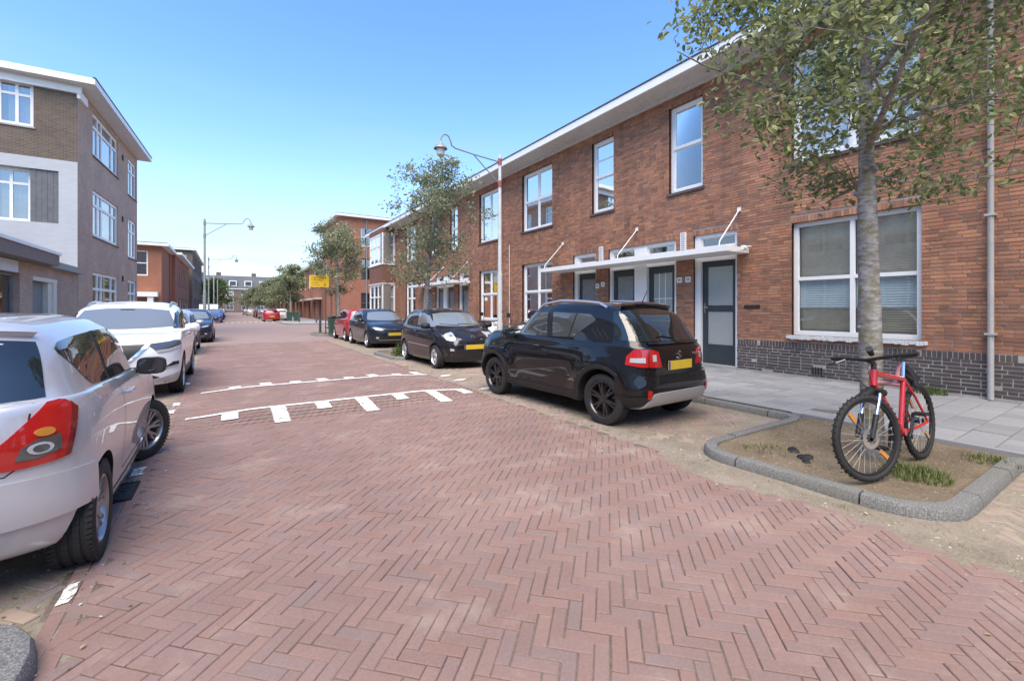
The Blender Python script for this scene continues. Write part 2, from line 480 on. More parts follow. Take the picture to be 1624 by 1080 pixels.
M['alloy_dark'] = plain('dark alloy', (.09,.09,.095), .25, metal=.8)
M['alloy_mid'] = plain('smoked alloy', (.085,.085,.09), .22, metal=.85)
M['chrome'] = plain('chrome', (.75,.75,.76), .12, metal=1.)
M['redlens'] = plain('red lamp lens', (.40,.009,.008), .12, coat=1.)
M['reddark'] = plain('dark red lens', (.16,.008,.008), .15, coat=1.)
M['amber'] = plain('amber lens', (.52,.22,.035), .15, coat=1.)
M['clearlens'] = plain('clear lamp lens', (.55,.57,.60), .1, metal=.3, coat=1.)
M['lampdark'] = plain('headlamp interior', (.12,.125,.13), .12, metal=.5, coat=1.)
M['plate'] = plain('yellow plate', (.62,.43,.03), .5, vary=.06, vscale=9)
M['plateblue'] = plain('plate blue', (.02,.06,.30), .5)
M['well'] = plain('wheel well', (.01,.01,.01), .95)
M['seam'] = plain('panel gap', (.008,.008,.008), .9)
M['carglass'] = plain('car glass', (.012,.015,.017), .02, spec=.9, coat=.4)
M['carglass_lit'] = plain('car glass with painted brightness', (.17,.19,.20), .02, spec=1., coat=1.)  # pale base colour puts sky reflection and interior brightness into the glass
def carpaint(name, col, metal=.0, rough=.3, flake=.0):
    return plain(name, col, rough, metal=metal, coat=1., spec=.12 if max(col) < .1 else .5, vary=.04, vscale=2.5)
M['p_black'] = carpaint('black car paint', (.006,.006,.007))
M['p_black2'] = carpaint('black plum car paint', (.014,.012,.016))
M['p_blue'] = carpaint('dark blue car paint', (.012,.016,.026))
M['p_navy'] = carpaint('navy car paint', (.014,.022,.042))
M['p_midblue'] = carpaint('blue car paint', (.03,.075,.26))
M['p_silver'] = carpaint('silver car paint', (.52,.53,.555), .4, .34)
M['p_white'] = carpaint('white car paint', (.78,.79,.80), 0, .35)
M['p_red'] = carpaint('red car paint', (.34,.018,.022))
M['p_grey'] = carpaint('grey car paint', (.22,.23,.24), .3)
M['trimsilver'] = plain('silver trim', (.42,.42,.41), .4, metal=.4)
M['red'] = plain('red frame paint', (.48,.015,.018), .3, coat=.6)
M['redband'] = plain('faded red paint', (.30,.07,.07), .6, vary=.3, vscale=9)
M['greenbin'] = plain('green bin plastic', (.03,.075,.055), .5, vary=.2)
M['yellow'] = plain('yellow sign sheet', (.72,.46,.01), .5, vary=.05)
M['bollard'] = plain('dark grey post', (.06,.065,.07), .6, vary=.2)
M['pole'] = plain('weathered pole paint', (.46,.47,.46), .6, vary=.18, vscale=5, bmp=.1)
M['pole_g'] = plain('grey green pole paint', (.22,.25,.235), .6, vary=.2, vscale=5)
M['lampglass'] = plain('milky lamp glass', (.55,.55,.49), .25)
def leaf_mat(name, a, b, c, dark=.5):
    m, nt, bs = _mat(name)
    r, g = island_rand(nt)
    col = ramp(nt, r, [(0., a), (.45, b), (.8, c), (1., tuple(x*1.25 for x in c))])
    nt.links.new(col, bs.inputs['Base Color']); bs.inputs['Roughness'].default_value = .5
    bs.inputs['Specular IOR Level'].default_value = .4
    tr = nt.nodes.new('ShaderNodeBsdfTranslucent'); nt.links.new(col, tr.inputs['Color'])
    mx = nt.nodes.new('ShaderNodeMixShader'); mx.inputs[0].default_value = .38
    out = nt.nodes['Material Output']
    nt.links.new(bs.outputs[0], mx.inputs[1]); nt.links.new(tr.outputs[0], mx.inputs[2]); nt.links.new(mx.outputs[0], out.inputs[0])
    return m
M['leaf'] = leaf_mat('leaves', (.12,.15,.058), (.21,.26,.10), (.36,.385,.17))
M['leaf_far'] = leaf_mat('far leaves', (.13,.155,.08), (.22,.25,.13), (.35,.37,.21))
M['leaf_green'] = leaf_mat('fresh leaves', (.05,.085,.02), (.10,.15,.04), (.16,.21,.06))
M['grass'] = leaf_mat('grass', (.06,.10,.02), (.12,.17,.04), (.22,.24,.09))
def bark_mat():
    m, nt, bs = _mat('bark')
    tc = nt.nodes.new('ShaderNodeTexCoord'); mp = nt.nodes.new('ShaderNodeMapping'); mp.inputs['Scale'].default_value = (9, 9, 26)
    n1 = nt.nodes.new('ShaderNodeTexNoise'); n1.inputs['Detail'].default_value = 6; n1.inputs['Scale'].default_value = 1.2; n1.inputs['Roughness'].default_value = .7
    nt.links.new(tc.outputs['Object'], mp.inputs['Vector']); nt.links.new(mp.outputs[0], n1.inputs['Vector'])
    c = ramp(nt, n1.outputs['Fac'], [(.3, (.10,.095,.08)), (.5, (.26,.245,.225)), (.7, (.44,.42,.39))])
    n2 = noise(nt, 5, 6, .7); 
    c = mixc(nt, ramp(nt, n2.outputs['Fac'], [(.50, 0.), (.62, .8)]), c, (.17,.155,.055))
    nt.links.new(c, bs.inputs['Base Color']); bs.inputs['Roughness'].default_value = .95
    bump(nt, bs, n1.outputs['Fac'], .7, .02)
    return m
M['bark'] = bark_mat()
# ------------------------------------------------------------------ ground, road, bays, kerbs, pavement
from mathutils import noise as mnoise
RX0, RX1 = -0.74, 3.78                     # the carriageway
def sstep(a, b, x):
    t = min(1, max(0, (x-a)/(b-a))); return t*t*(3-2*t)
def road_z(x, y):
    hump = sstep(6.45, 7.2, y) * (1 - sstep(9.5, 10.3, y)) * sstep(-.75, .5, x) * (1 - sstep(2.7, 3.9, x))
    return .055*hump + .006*mnoise.noise(Vector((x*.55, y*.55, 3.1)))

def grid_sheet(name, x0, x1, y0, y1, step, zf, mat, parent=None, kind=None, keep=None):
    nx = max(1, int(round((x1-x0)/step))); ny = max(1, int(round((y1-y0)/step)))
    V = []; Q = []
    for j in range(ny+1):
        for i in range(nx+1):
            x = x0+(x1-x0)*i/nx; y = y0+(y1-y0)*j/ny
            V.append((x, y, zf(x, y)))
    for j in range(ny):
        for i in range(nx):
            if keep and not keep(x0+(x1-x0)*(i+.5)/nx, y0+(y1-y0)*(j+.5)/ny): continue
            a = j*(nx+1)+i
            Q.append((a, a+1, a+nx+2, a+nx+1))
    return finish(mesh_np(name, V, Q), name, mat, parent, 180, kind)

def piece_mesh(name, P, th=.05, c=.004, rj=0):
    """P rows: cx, cy, half length, half width, angle, z, tilt_u, tilt_v -> chamfered blocks"""
    P = np.asarray(P, dtype=np.float64); n = len(P)
    cx, cy, hl, hw, an, z, tu, tv = P.T
    lo = []
    for (k, zz) in ((0., -th), (0., -c), (c, 0.)):
        for su, sv in ((-1,-1),(1,-1),(1,1),(-1,1)):
            u = su*(hl-k); v = sv*(hw-k)
            lo.append(np.stack([cx + u*np.cos(an) - v*np.sin(an), cy + u*np.sin(an) + v*np.cos(an), z + zz + u*tu + v*tv], 1))
    V = np.stack(lo, 1).reshape(-1, 3)
    q = []
    for i in range(4):
        j = (i+1) % 4
        q += [(i, j, 4+j, 4+i), (4+i, 4+j, 8+j, 8+i)]
    q.append((8, 9, 10, 11))
    q = np.array(q)
    Q = (q[None] + (np.arange(n)*12)[:, None, None]).reshape(-1, 4)
    return mesh_np(name, V, Q)

def scatter_pieces(root, name, rest_name, P, mat, count, size, th=.05, c=.004, angle=None):
    """the `count` pieces that show largest become objects of their own, the rest one part"""
    P = [p for p in P]
    seen = [p for p in P if in_view(p[0], p[1], p[5], -6)]
    seen.sort(key=lambda p: d_cam(p[0], p[1]))
    chosen = []
    ids = set()
    for p in seen:
        if abs(p[2]-size[0]) < .004 and abs(p[3]-size[1]) < .004 and len(chosen) < count:
            chosen.append(p); ids.add(id(p))
    proto = piece_mesh(name, [(0, 0, size[0], size[1], 0, 0, 0, 0)], th, c)
    proto.materials.append(mat)
    for p in chosen:
        o = bpy.data.objects.new(name, proto); link(o); o.parent = root
        o.location = (p[0], p[1], p[5]); o.rotation_euler = (p[7], -p[6], p[4])
    rest = [p for p in P if id(p) not in ids]
    if rest:
        finish(piece_mesh(rest_name, rest, th, c), rest_name, mat, root, None, 'stuff')

def herringbone(x0, x1, y0, y1, zf, L=.204, W=.068, ang=R(-45), joint=.006, ztop=0., jit=.0018, gone=0.):
    n = 3; ca, sa = math.cos(ang), math.sin(ang); out = []
    xc, yc = (x0+x1)/2, (y0+y1)/2
    ext = int(math.hypot(x1-x0, y1-y0)/2/W)+4
    for i in range(-ext, ext):
        for j in range(-ext, ext):
            d = (i-j) % (2*n)
            if d == 0: u, v, a = (i+n/2)*W, (j+.5)*W, 0
            elif d == 2*n-1: u, v, a = (i+.5)*W, (j+n/2)*W, math.pi/2
            else: continue
            x = xc + u*ca - v*sa; y = yc + u*sa + v*ca
            if not (x0 < x < x1 and y0 < y < y1): continue
            if gone and rnd.random() < gone: continue
            # keep the block inside the strip
            z = zf(x, y)
            out.append((x + rnd.gauss(0, .0012), y + rnd.gauss(0, .0012), .1-.0005+0*joint, .0325-.0005, ang+a+rnd.gauss(0, .007),
                        z+ztop+rnd.gauss(0, jit*.7), rnd.gauss(0, .005), rnd.gauss(0, .009)))
    return out

ground = grid_sheet('ground', -400, 400, -120, 700, 200, lambda x, y: -.16, M['ground']); tag(ground, kind='structure')
road = grid_sheet('road', RX0-.02, RX1+.02, -2.0, 22.5, .07, lambda x, y: road_z(x, y)-.0065+.0045*mnoise.noise(Vector((x*3.1, y*3.1, 7.)))+.002*mnoise.noise(Vector((x*11, y*11, 2.))), M['joint']); tag(road, kind='structure')
P = herringbone(RX0+.13, RX1-.05, -1.6, 22, road_z)
for y in np.arange(-1.6, 22, .205):        # border course along the gutter
    P.append((RX0+.04, y, .0995, .032, R(90)+rnd.gauss(0, .006), road_z(RX0, y)+rnd.gauss(0, .001), 0, 0))
    P.append((RX0+.108, y+.1, .0995, .032, R(90)+rnd.gauss(0, .006), road_z(RX0, y)+rnd.gauss(0, .001), 0, 0))
scatter_pieces(road, 'paving_brick', 'paving_bricks_beyond', P, M['paver'], 300, (.0995, .032))
tag(grid_sheet('road_behind', -2.75, 6.3, -60, -2.0, 20, lambda x, y: .0, M['road_far']), kind='structure')
tag(grid_sheet('road_far_stretch', -2.75, 6.3, 22, 240, 40, lambda x, y: .0, M['road_far']), kind='structure')
tag(grid_sheet('cross_street', 6.3, 60, 30.0, 47.0, 20, lambda x, y: .0, M['road_far']), kind='structure')

# painted hump markings
def paint_patch(name, pts, parent=road, lift=.010, mat=None):
    """quad strip: pts = list of (left xy, right xy)"""
    mb = MB(); last = None
    for a, b in pts:
        ia = mb.pt((a[0], a[1], road_z(*a)+lift)); ib = mb.pt((b[0], b[1], road_z(*b)+lift))
        if last: mb.face((last[0], last[1], ib, ia))
        last = (ia, ib)
    return mb.build(name, mat or M['paint'], parent)
def jag(k): return (.008 if k % 2 else -.008) + rnd.uniform(-.005, .005)
def cross_line(y, x0, x1, w):
    pts = []; n = int((x1-x0)/.05)
    for k in range(n+1):
        x = x0+(x1-x0)*k/n; sag = .0
        pts.append(((x, y-w/2+jag(k)*.5), (x, y+w/2+jag(k+1)*.5)))
    return paint_patch('painted_line', pts)
def tooth(x, y0, y1, w):
    n = max(4, int(abs(y1-y0)/.05)); pts = []
    for k in range(n+1):
        y = y0+(y1-y0)*k/n
        pts.append(((x-w/2+jag(k), y), (x+w/2+jag(k+1), y)))
    return paint_patch('painted_tooth', pts)
LY0, LY1 = 7.28, 9.36
cross_line(LY0, -.48, 3.62, .10)
cross_line(LY1, -.40, 3.75, .10)
for k in range(7):
    x = .02 + k*.585
    tooth(x, LY0-.05, LY0-(.80 if k % 2 == 1 else .40), .19)
for k in range(8):
    x = .10 + k*.5
    tooth(x, LY1+.03, LY1+(.55 if k % 2 else .28), .19)
for (x, y, a, b) in ((-.70, 3.17, .035, .10), (-.69, 5.2, .06, .12), (-.69, 7.95, .06, .13), (-.68, 8.55, .06, .12), (-.69, 10.8, .06, .14)):
    paint_patch('painted_dash', [((x-a*(.5+.3*rnd.random()), y+b*t), (x+a*(.5+.5*rnd.random()), y+b*(t+.1*rnd.random()))) for t in (-1, -.7, -.4, -.1, .2, .5, .8, 1.)], lift=.007)
for (x, y) in ((3.95, 7.15), (4.02, 6.85), (3.98, 9.0), (3.99, 8.3)):
    paint_patch('painted_dash', [((x-.16+.03*k+.03*rnd.random(), y-.08+.03*k), (x+.08+.03*k+.04*rnd.random(), y-.08+.03*k)) for k in range(6)], lift=.010)
for k in range(9):
    x = -.3+k*.55
    mb = MB(); mb.poly([(x, 56, .006), (x+.3, 56, .006), (x+.3, 57.2, .006), (x, 57.2, .006)]); mb.build('painted_tooth', M['paint'], road)

# parking bays: pavers half buried in sand
def sand_right(x, y):
    n = mnoise.fractal(Vector((x*1.7, y*1.7, 5.)), 1.0, 2.0, 4)
    n2 = mnoise.noise(Vector((x*9, y*9, 1.)))
    edge = sstep(3.40, 4.05, x + .22*mnoise.noise(Vector((x*.8, y*1.1, 9.))) + (.25 if y < 2.9 else 0))
    bed = .02*sstep(.5, .0, abs(x-3.9)) if .3 < y < 3 else 0
    return -.022 + .0225*edge + .006*n + .0022*n2 + bed*.4
def sand_left(x, y):
    n = mnoise.fractal(Vector((x*1.7, y*1.7, 2.)), 1.0, 2.0, 4)
    n2 = mnoise.noise(Vector((x*9, y*9, 4.)))
    edge = 1 - sstep(-.95, -.15, x + .15*mnoise.noise(Vector((x*.8, y*1.3, 6.))))
    return -.020 + .019*edge + .006*n + .0022*n2
bay_r = grid_sheet('parking_bay_right', 3.0, 6.25, -2.0, 22.02, .06, sand_right, M['sand']); tag(bay_r, kind='structure')
bay_l = grid_sheet('parking_bay_left', -2.75, -.05, 2.4, 22.02, .07, sand_left, M['sand']); tag(bay_l, kind='structure')
Pb = [p for p in herringbone(RX1+.05, 6.15, -1.6, 12.5, lambda x, y: 0., ztop=.0005, jit=.004) if not (.9 < p[1] < 2.75)]
scatter_pieces(bay_r, 'paving_brick', 'paving_bricks_beyond', Pb, M['paver_grey'], 120, (.0995, .032))
Pl = herringbone(-2.65, RX0-.06, 3.0, 12.5, lambda x, y: 0., ztop=-.001, jit=.004)
scatter_pieces(bay_l, 'paving_brick', 'paving_bricks_beyond', Pl, M['paver_grey'], 60, (.0995, .032))

# kerbs
def arc(c, r, a0, a1, n=7):
    return [(c[0]+r*math.cos(R(a0+(a1-a0)*k/n)), c[1]+r*math.sin(R(a0+(a1-a0)*k/n))) for k in range(n+1)]
def densify(path, step=.12):
    out = [path[0]]
    for a, b in zip(path, path[1:]):
        L = math.hypot(b[0]-a[0], b[1]-a[1]); n = max(1, int(L/step))
        for k in range(1, n+1): out.append((a[0]+(b[0]-a[0])*k/n, a[1]+(b[1]-a[1])*k/n))
    return out
def kerb_run(path, root, w=.12, top=.092, stone=.95):
    """a kerb of separate stones along path; the road lies to the right of it"""
    path = densify(path)
    S = [0.]
    for a, b in zip(path, path[1:]): S.append(S[-1]+math.hypot(b[0]-a[0], b[1]-a[1]))
    nor = []
    for i in range(len(path)):
        a = path[max(0, i-1)]; b = path[min(len(path)-1, i+1)]
        dx, dy = b[0]-a[0], b[1]-a[1]; l = math.hypot(dx, dy) or 1
        nor.append((dy/l, -dx/l))                # right hand = road side
    def at(s):
        for i in range(len(S)-1):
            if S[i+1] >= s or i == len(S)-2:
                t = (s-S[i])/max(1e-9, S[i+1]-S[i])
                return (path[i][0]+(path[i+1][0]-path[i][0])*t, path[i][1]+(path[i+1][1]-path[i][1])*t,
                        nor[i][0]+(nor[i+1][0]-nor[i][0])*t, nor[i][1]+(nor[i+1][1]-nor[i][1])*t)
    s = 0.
    while s < S[-1]-.05:
        e = min(S[-1], s+stone)
        if S[-1]-e < .3: e = S[-1]
        dz = rnd.uniform(-.004, .004); mb = MB(); prev = None
        ks = np.linspace(s+.007, e-.007, max(2, int((e-s)/.11)+1))
        for q, k in enumerate(ks):
            x, y, nx, ny = at(k)
            prof = [(w/2, -.06), (w/2+.008, .0), (w/2-.002, top-.026), (w/2-.014, top-.006), (w/2-.03, top), (-w/2+.008, top), (-w/2, top-.008), (-w/2, -.06)]
            rg = [mb.pt((x+nx*o, y+ny*o, z+dz)) for o, z in prof]
            if prev:
                for i in range(len(rg)-1): mb.face((prev[i], prev[i+1], rg[i+1], rg[i]))
            if q == 0: mb.face(rg)
            prev = rg
        mb.face(prev[::-1])
        mb.build('kerb_stone', M['kerb'], root, 28)
        s = e
KX = 6.28
def bed_path(y0, y1, xo=4.03):
    """north to south round a planting bed that bulges to xo"""
    r = .38
    return (arc((KX-.22, y1+.22), .22, 0, -90, 4) + [(xo+r+.02, y1)] + arc((xo+r, y1-r), r, 90, 180) + arc((xo+r+.03, y0+r), r, 180, 270)
            + [(KX-.22, y0)] + arc((KX-.22, y0-.22), .22, 90, 0, 4))
BEDS = [(25.6, 28.0), (12.4, 14.8), (.93, 2.80)]
path = [(30.0, 29.6), (7.6, 29.6)] + arc((7.0, 28.6), 1.0, 90, 180)[1:-1]
kerb_root = empty('kerb_right', (0, 0, 0), kind='structure')
path = [(KX, 29.5)]
for b in BEDS: path += bed_path(*b)
path += [(KX, -2.2)]
kerb_run(path, kerb_root)
kerb_l = empty('kerb_left', (0, 0, 0), kind='structure')
lp = [(-.72, -1.6)] + arc((-1.12, 2.52), .40, 0, 90) + [(-2.5, 2.92)] + [(-2.74, 3.2), (-2.75, 34)]
kerb_run(lp, kerb_l)

def bed_inside(y0, y1, xo=4.03):
    def f(x, y):
        r = .38
        cx = xo+r
        if x < cx and y > y1-r: return math.hypot(x-cx, y-(y1-r)) < r-.0
        if x < cx and y < y0+r: return math.hypot(x-cx, y-(y0+r)) < r-.0
        return True
    return f
def soil_z(x, y):
    return .062 + .018*mnoise.fractal(Vector((x*1.6, y*1.6, 8.)), 1., 2., 4) + .004*mnoise.noise(Vector((x*14, y*14, 0)))
for i, (y0, y1) in enumerate(BEDS[::-1]):
    st = .045 if i == 0 else .1
    tag(grid_sheet('planting_bed_soil', 4.03, 6.34, y0, y1, st, soil_z, M['soil'], keep=bed_inside(y0, y1)), kind='structure')
tag(grid_sheet('planting_bed_soil', -2.7, -.72, -1.5, 2.92, .15, soil_z, M['soil'], keep=lambda x, y: not (x > -1.12 and y > 2.52 and math.hypot(x+1.12, y-2.52) > .4)), kind='structure')

# pavement of concrete tiles
side_r = empty('sidewalk_right', (0, 0, 0), kind='structure')
grid_sheet('tile_bedding', 6.36, 9.79, -2.2, 37.5, 4, lambda x, y: .094, M['tile_joint'], side_r)
mb = MB()
for y0, y1 in ((-2.2, .72), (.72, 3.0)):
    pass
for (y0, y1) in BEDS:                        # thin concrete edging between bed and tiles
    k = y0-.1
    while k < y1+.1:
        e = min(k+1.0, y1+.15)
        mb = MB(); mb.cbox(6.345, 6.395, k+.003, e-.003, -.05, .108, .006); mb.build('edging_strip', M['tile'], side_r)
        k = e
T = []
j = 0; y = -2.05
while y < 37.4:
    x = 6.41 + (.15 if j % 2 else 0) + .146
    if j % 2: T.append((6.41+.074, y, .0715, .1465, 0, .1, 0, 0))
    while x < 9.74:
        hw = .1465
        if x+hw > 9.765: hw = (9.765-(x-.1465))/2; 
        T.append((x if hw == .1465 else 9.765-hw, y, hw-.001, .1455, rnd.gauss(0, .002), .1+rnd.gauss(0, .0022), rnd.gauss(0, .006), rnd.gauss(0, .006)))
        x += .3
    y += .3; j += 1
scatter_pieces(side_r, 'paving_tile', 'paving_tiles_beyond', T, M['tile'], 300, (.1455, .1455), .05, .004)
tag(grid_sheet('sidewalk_left', -6.6, -2.83, -40, 46, 10, lambda x, y: .1, M['tile']), kind='structure')
tag(grid_sheet('sidewalk_right_far', 6.3, 9.8, 48.0, 200, 20, lambda x, y: .1, M['tile']), kind='structure')
tag(grid_sheet('sidewalk_left_far', -6.6, -2.83, 56.0, 200, 20, lambda x, y: .1, M['tile']), kind='structure')
kerb_f = empty('kerb_far_corner', (0, 0, 0), kind='structure')
kerb_run([(4.6, 57.5), (4.6, 49.5)] + arc((6.6, 47.5), 2.0, 180, 270) + [(14, 45.5)], kerb_f, stone=1.6)
tag(grid_sheet('sidewalk_corner', 4.65, 9.8, 45.6, 57.5, .5, lambda x, y: .098, M['tile'], keep=lambda x, y: x > 6.6 or y > 47.5 or math.hypot(x-6.6, y-47.5) < 2.0), kind='structure')

# gully grate beside the silver car
g = empty('drain_grate', (-.80, 4.68, .004), label='black iron gully grate in the gutter beside the silver hatchback', cat='drain grate')
mb = MB(); mb.box(-.17, .17, -.21, -.18, -.01, .012); mb.box(-.17, .17, .18, .21, -.01, .012); mb.box(-.17, -.15, -.18, .18, -.01, .012); mb.box(.15, .17, -.18, .18, -.01, .012)
mb.build('grate_frame', M['black'], g)
for k in range(7):
    mb = MB(); y = -.15+k*.05; mb.box(-.15, .15, y-.012, y+.012, -.01, .010); mb.build('grate_bar', M['bollard'], g)
mb = MB(); mb.box(-.15, .15, -.18, .18, -.015, -.006); mb.build('grate_pit', M['well'], g)
# ------------------------------------------------------------------ buildings
class Fac:
    """a facade plane: u along the wall, z up, d outwards"""
    def __init__(s, o, u, n):
        s.o = Vector((o[0], o[1], 0)); s.u = Vector((u[0], u[1], 0)).normalized(); s.n = Vector((n[0], n[1], 0)).normalized()
        s.M = Matrix(((s.u.x, s.n.x, 0, s.o.x), (s.u.y, s.n.y, 0, s.o.y), (0, 0, 1, 0), (0, 0, 0, 1)))
    def mb(s): return MB(s.M)        # local coordinates (u, d, z)
    def w(s, u, d, z): return s.M @ Vector((u, d, z))

def wall_sheet(mb, u0, u1, z0, z1, ops, d=-.008, depth=.16, m=0, mr=None, reveal=True):
    us = sorted({u0, u1, *[x for o in ops for x in o[:2] if u0 < x < u1]}); zs = sorted({z0, z1, *[x for o in ops for x in o[2:4] if z0 < x < z1]})
    for a, b in zip(us, us[1:]):
        for c, e in zip(zs, zs[1:]):
            um, zm = (a+b)/2, (c+e)/2
            if any(o[0] < um < o[1] and o[2] < zm < o[3] for o in ops): continue
            mb.poly([(a, d, c), (b, d, c), (b, d, e), (a, d, e)], m)
    mr = m if mr is None else mr
    for o in (ops if reveal else ()):
        a, b, c, e = o[:4]; q = d-depth
        mb.poly([(a, d, c), (a, q, c), (a, q, e), (a, d, e)], mr); mb.poly([(b, q, c), (b, d, c), (b, d, e), (b, q, e)], mr)
        mb.poly([(a, d, e), (a, q, e), (b, q, e), (b, d, e)], mr); mb.poly([(a, q, c), (a, d, c), (b, d, c), (b, q, c)], mr)

def bricks_uz(u0, u1, z0, z1, ops, bl=.208, bh=.0515, j=.0105, lint=True):
    """rows of bricks (u0,u1,z0,z1) around openings, with a course on edge over each opening"""
    out = []; ex = [tuple(o[:4]) for o in ops]
    if lint:
        for (a, b, c, e) in [tuple(o[:4]) for o in ops]:
            if e > z1-.2 or e < z0: continue
            k = a-.02
            while k < b:
                out.append((k, min(k+.0525, b+.03), e, e+.1135)); k += .0625
            ex.append((a-.02, b+.03, e, e+.124))
    z = z0; row = 0
    while z + bh <= z1+.001:
        iv = [(u0, u1)]
        for (a, b, c, e) in ex:
            if c < z+bh-.012 and e > z+.012:
                nv = []
                for p, q in iv:
                    if b <= p or a >= q: nv.append((p, q)); continue
                    if a > p: nv.append((p, a))
                    if b < q: nv.append((b, q))
                iv = nv
        for p, q in iv:
            u = p - (rnd.random()*.0 + (row % 2)*.11 + rnd.choice((0, .055))) 
            while u < q-.02:
                L = bl if rnd.random() > .22 else bl*.47
                a, b = max(u, p), min(u+L, q)
                if b-a > .03: out.append((a, b, z, z+bh))
                u += L+j
        z += bh+j; row += 1
    return out

def brick_mesh(fac, B, name, back=.07):
    B = np.asarray(B, dtype=np.float64); n = len(B)
    rs = np.random.RandomState(3)
    f = rs.normal(0, .0016, n); s1 = rs.normal(0, .0012, (n, 2))
    z0 = B[:, 2]+s1[:, 0]*.8; z1 = B[:, 3]+s1[:, 1]*.8
    loc = np.stack([np.stack([B[:, 0], f-back, z0], 1), np.stack([B[:, 1], f-back, z0], 1), np.stack([B[:, 1], f-back, z1], 1), np.stack([B[:, 0], f-back, z1], 1),
                    np.stack([B[:, 0], f, z0], 1), np.stack([B[:, 1], f, z0], 1), np.stack([B[:, 1], f, z1], 1), np.stack([B[:, 0], f, z1], 1)], 1).reshape(-1, 3)
    Mx = np.array(fac.M); V = loc @ Mx[:3, :3].T + Mx[:3, 3]
    q = np.array([(4,5,6,7), (0,1,5,4), (1,2,6,5), (2,3,7,6), (3,0,4,7)])
    Q = (q[None] + (np.arange(n)*8)[:, None, None]).reshape(-1, 4)
    return mesh_np(name, V, Q)

def lay_bricks(root, fac, B, mat, count):
    def key(b):
        p = fac.w((b[0]+b[1])/2, 0, (b[2]+b[3])/2)
        return to_px(*p)
    full = []
    for i, b in enumerate(B):
        if abs((b[1]-b[0])-.208) < .002:
            p = key(b)
            if 12 < p[0] < 1612 and 12 < p[1] < 1068: full.append((p[2], i))
    full.sort()
    ids = {i for _, i in full[:count]}
    proto = None
    for i in ids:
        b = B[i]
        if proto is None:
            mb = MB(); e = .003
            L, H = b[1]-b[0], b[3]-b[2]
            a = [mb.pt(p) for p in ((-L/2, -.07, -H/2), (L/2, -.07, -H/2), (L/2, -.07, H/2), (-L/2, -.07, H/2), (-L/2, -e, -H/2), (L/2, -e, -H/2), (L/2, -e, H/2), (-L/2, -e, H/2),
                                    (-L/2+e, 0, -H/2+e), (L/2-e, 0, -H/2+e), (L/2-e, 0, H/2-e), (-L/2+e, 0, H/2-e))]
            for k in range(4):
                j = (k+1) % 4
                mb.face((a[k], a[j], a[4+j], a[4+k])); mb.face((a[4+k], a[4+j], a[8+j], a[8+k]))
            mb.face(a[8:12]); proto = mb.mesh('brick'); proto.materials.append(mat)
        o = bpy.data.objects.new('brick', proto); link(o); o.parent = root
        o.matrix_world = fac.M @ Matrix.Translation(((b[0]+b[1])/2, rnd.gauss(0, .0016), (b[2]+b[3])/2)) @ Matrix.Rotation(rnd.gauss(0, .004), 4, 'Y')
    rest = [b for i, b in enumerate(B) if i not in ids]
    finish(brick_mesh(fac, rest, 'brickwork'), 'brickwork', mat, root, None, 'stuff')

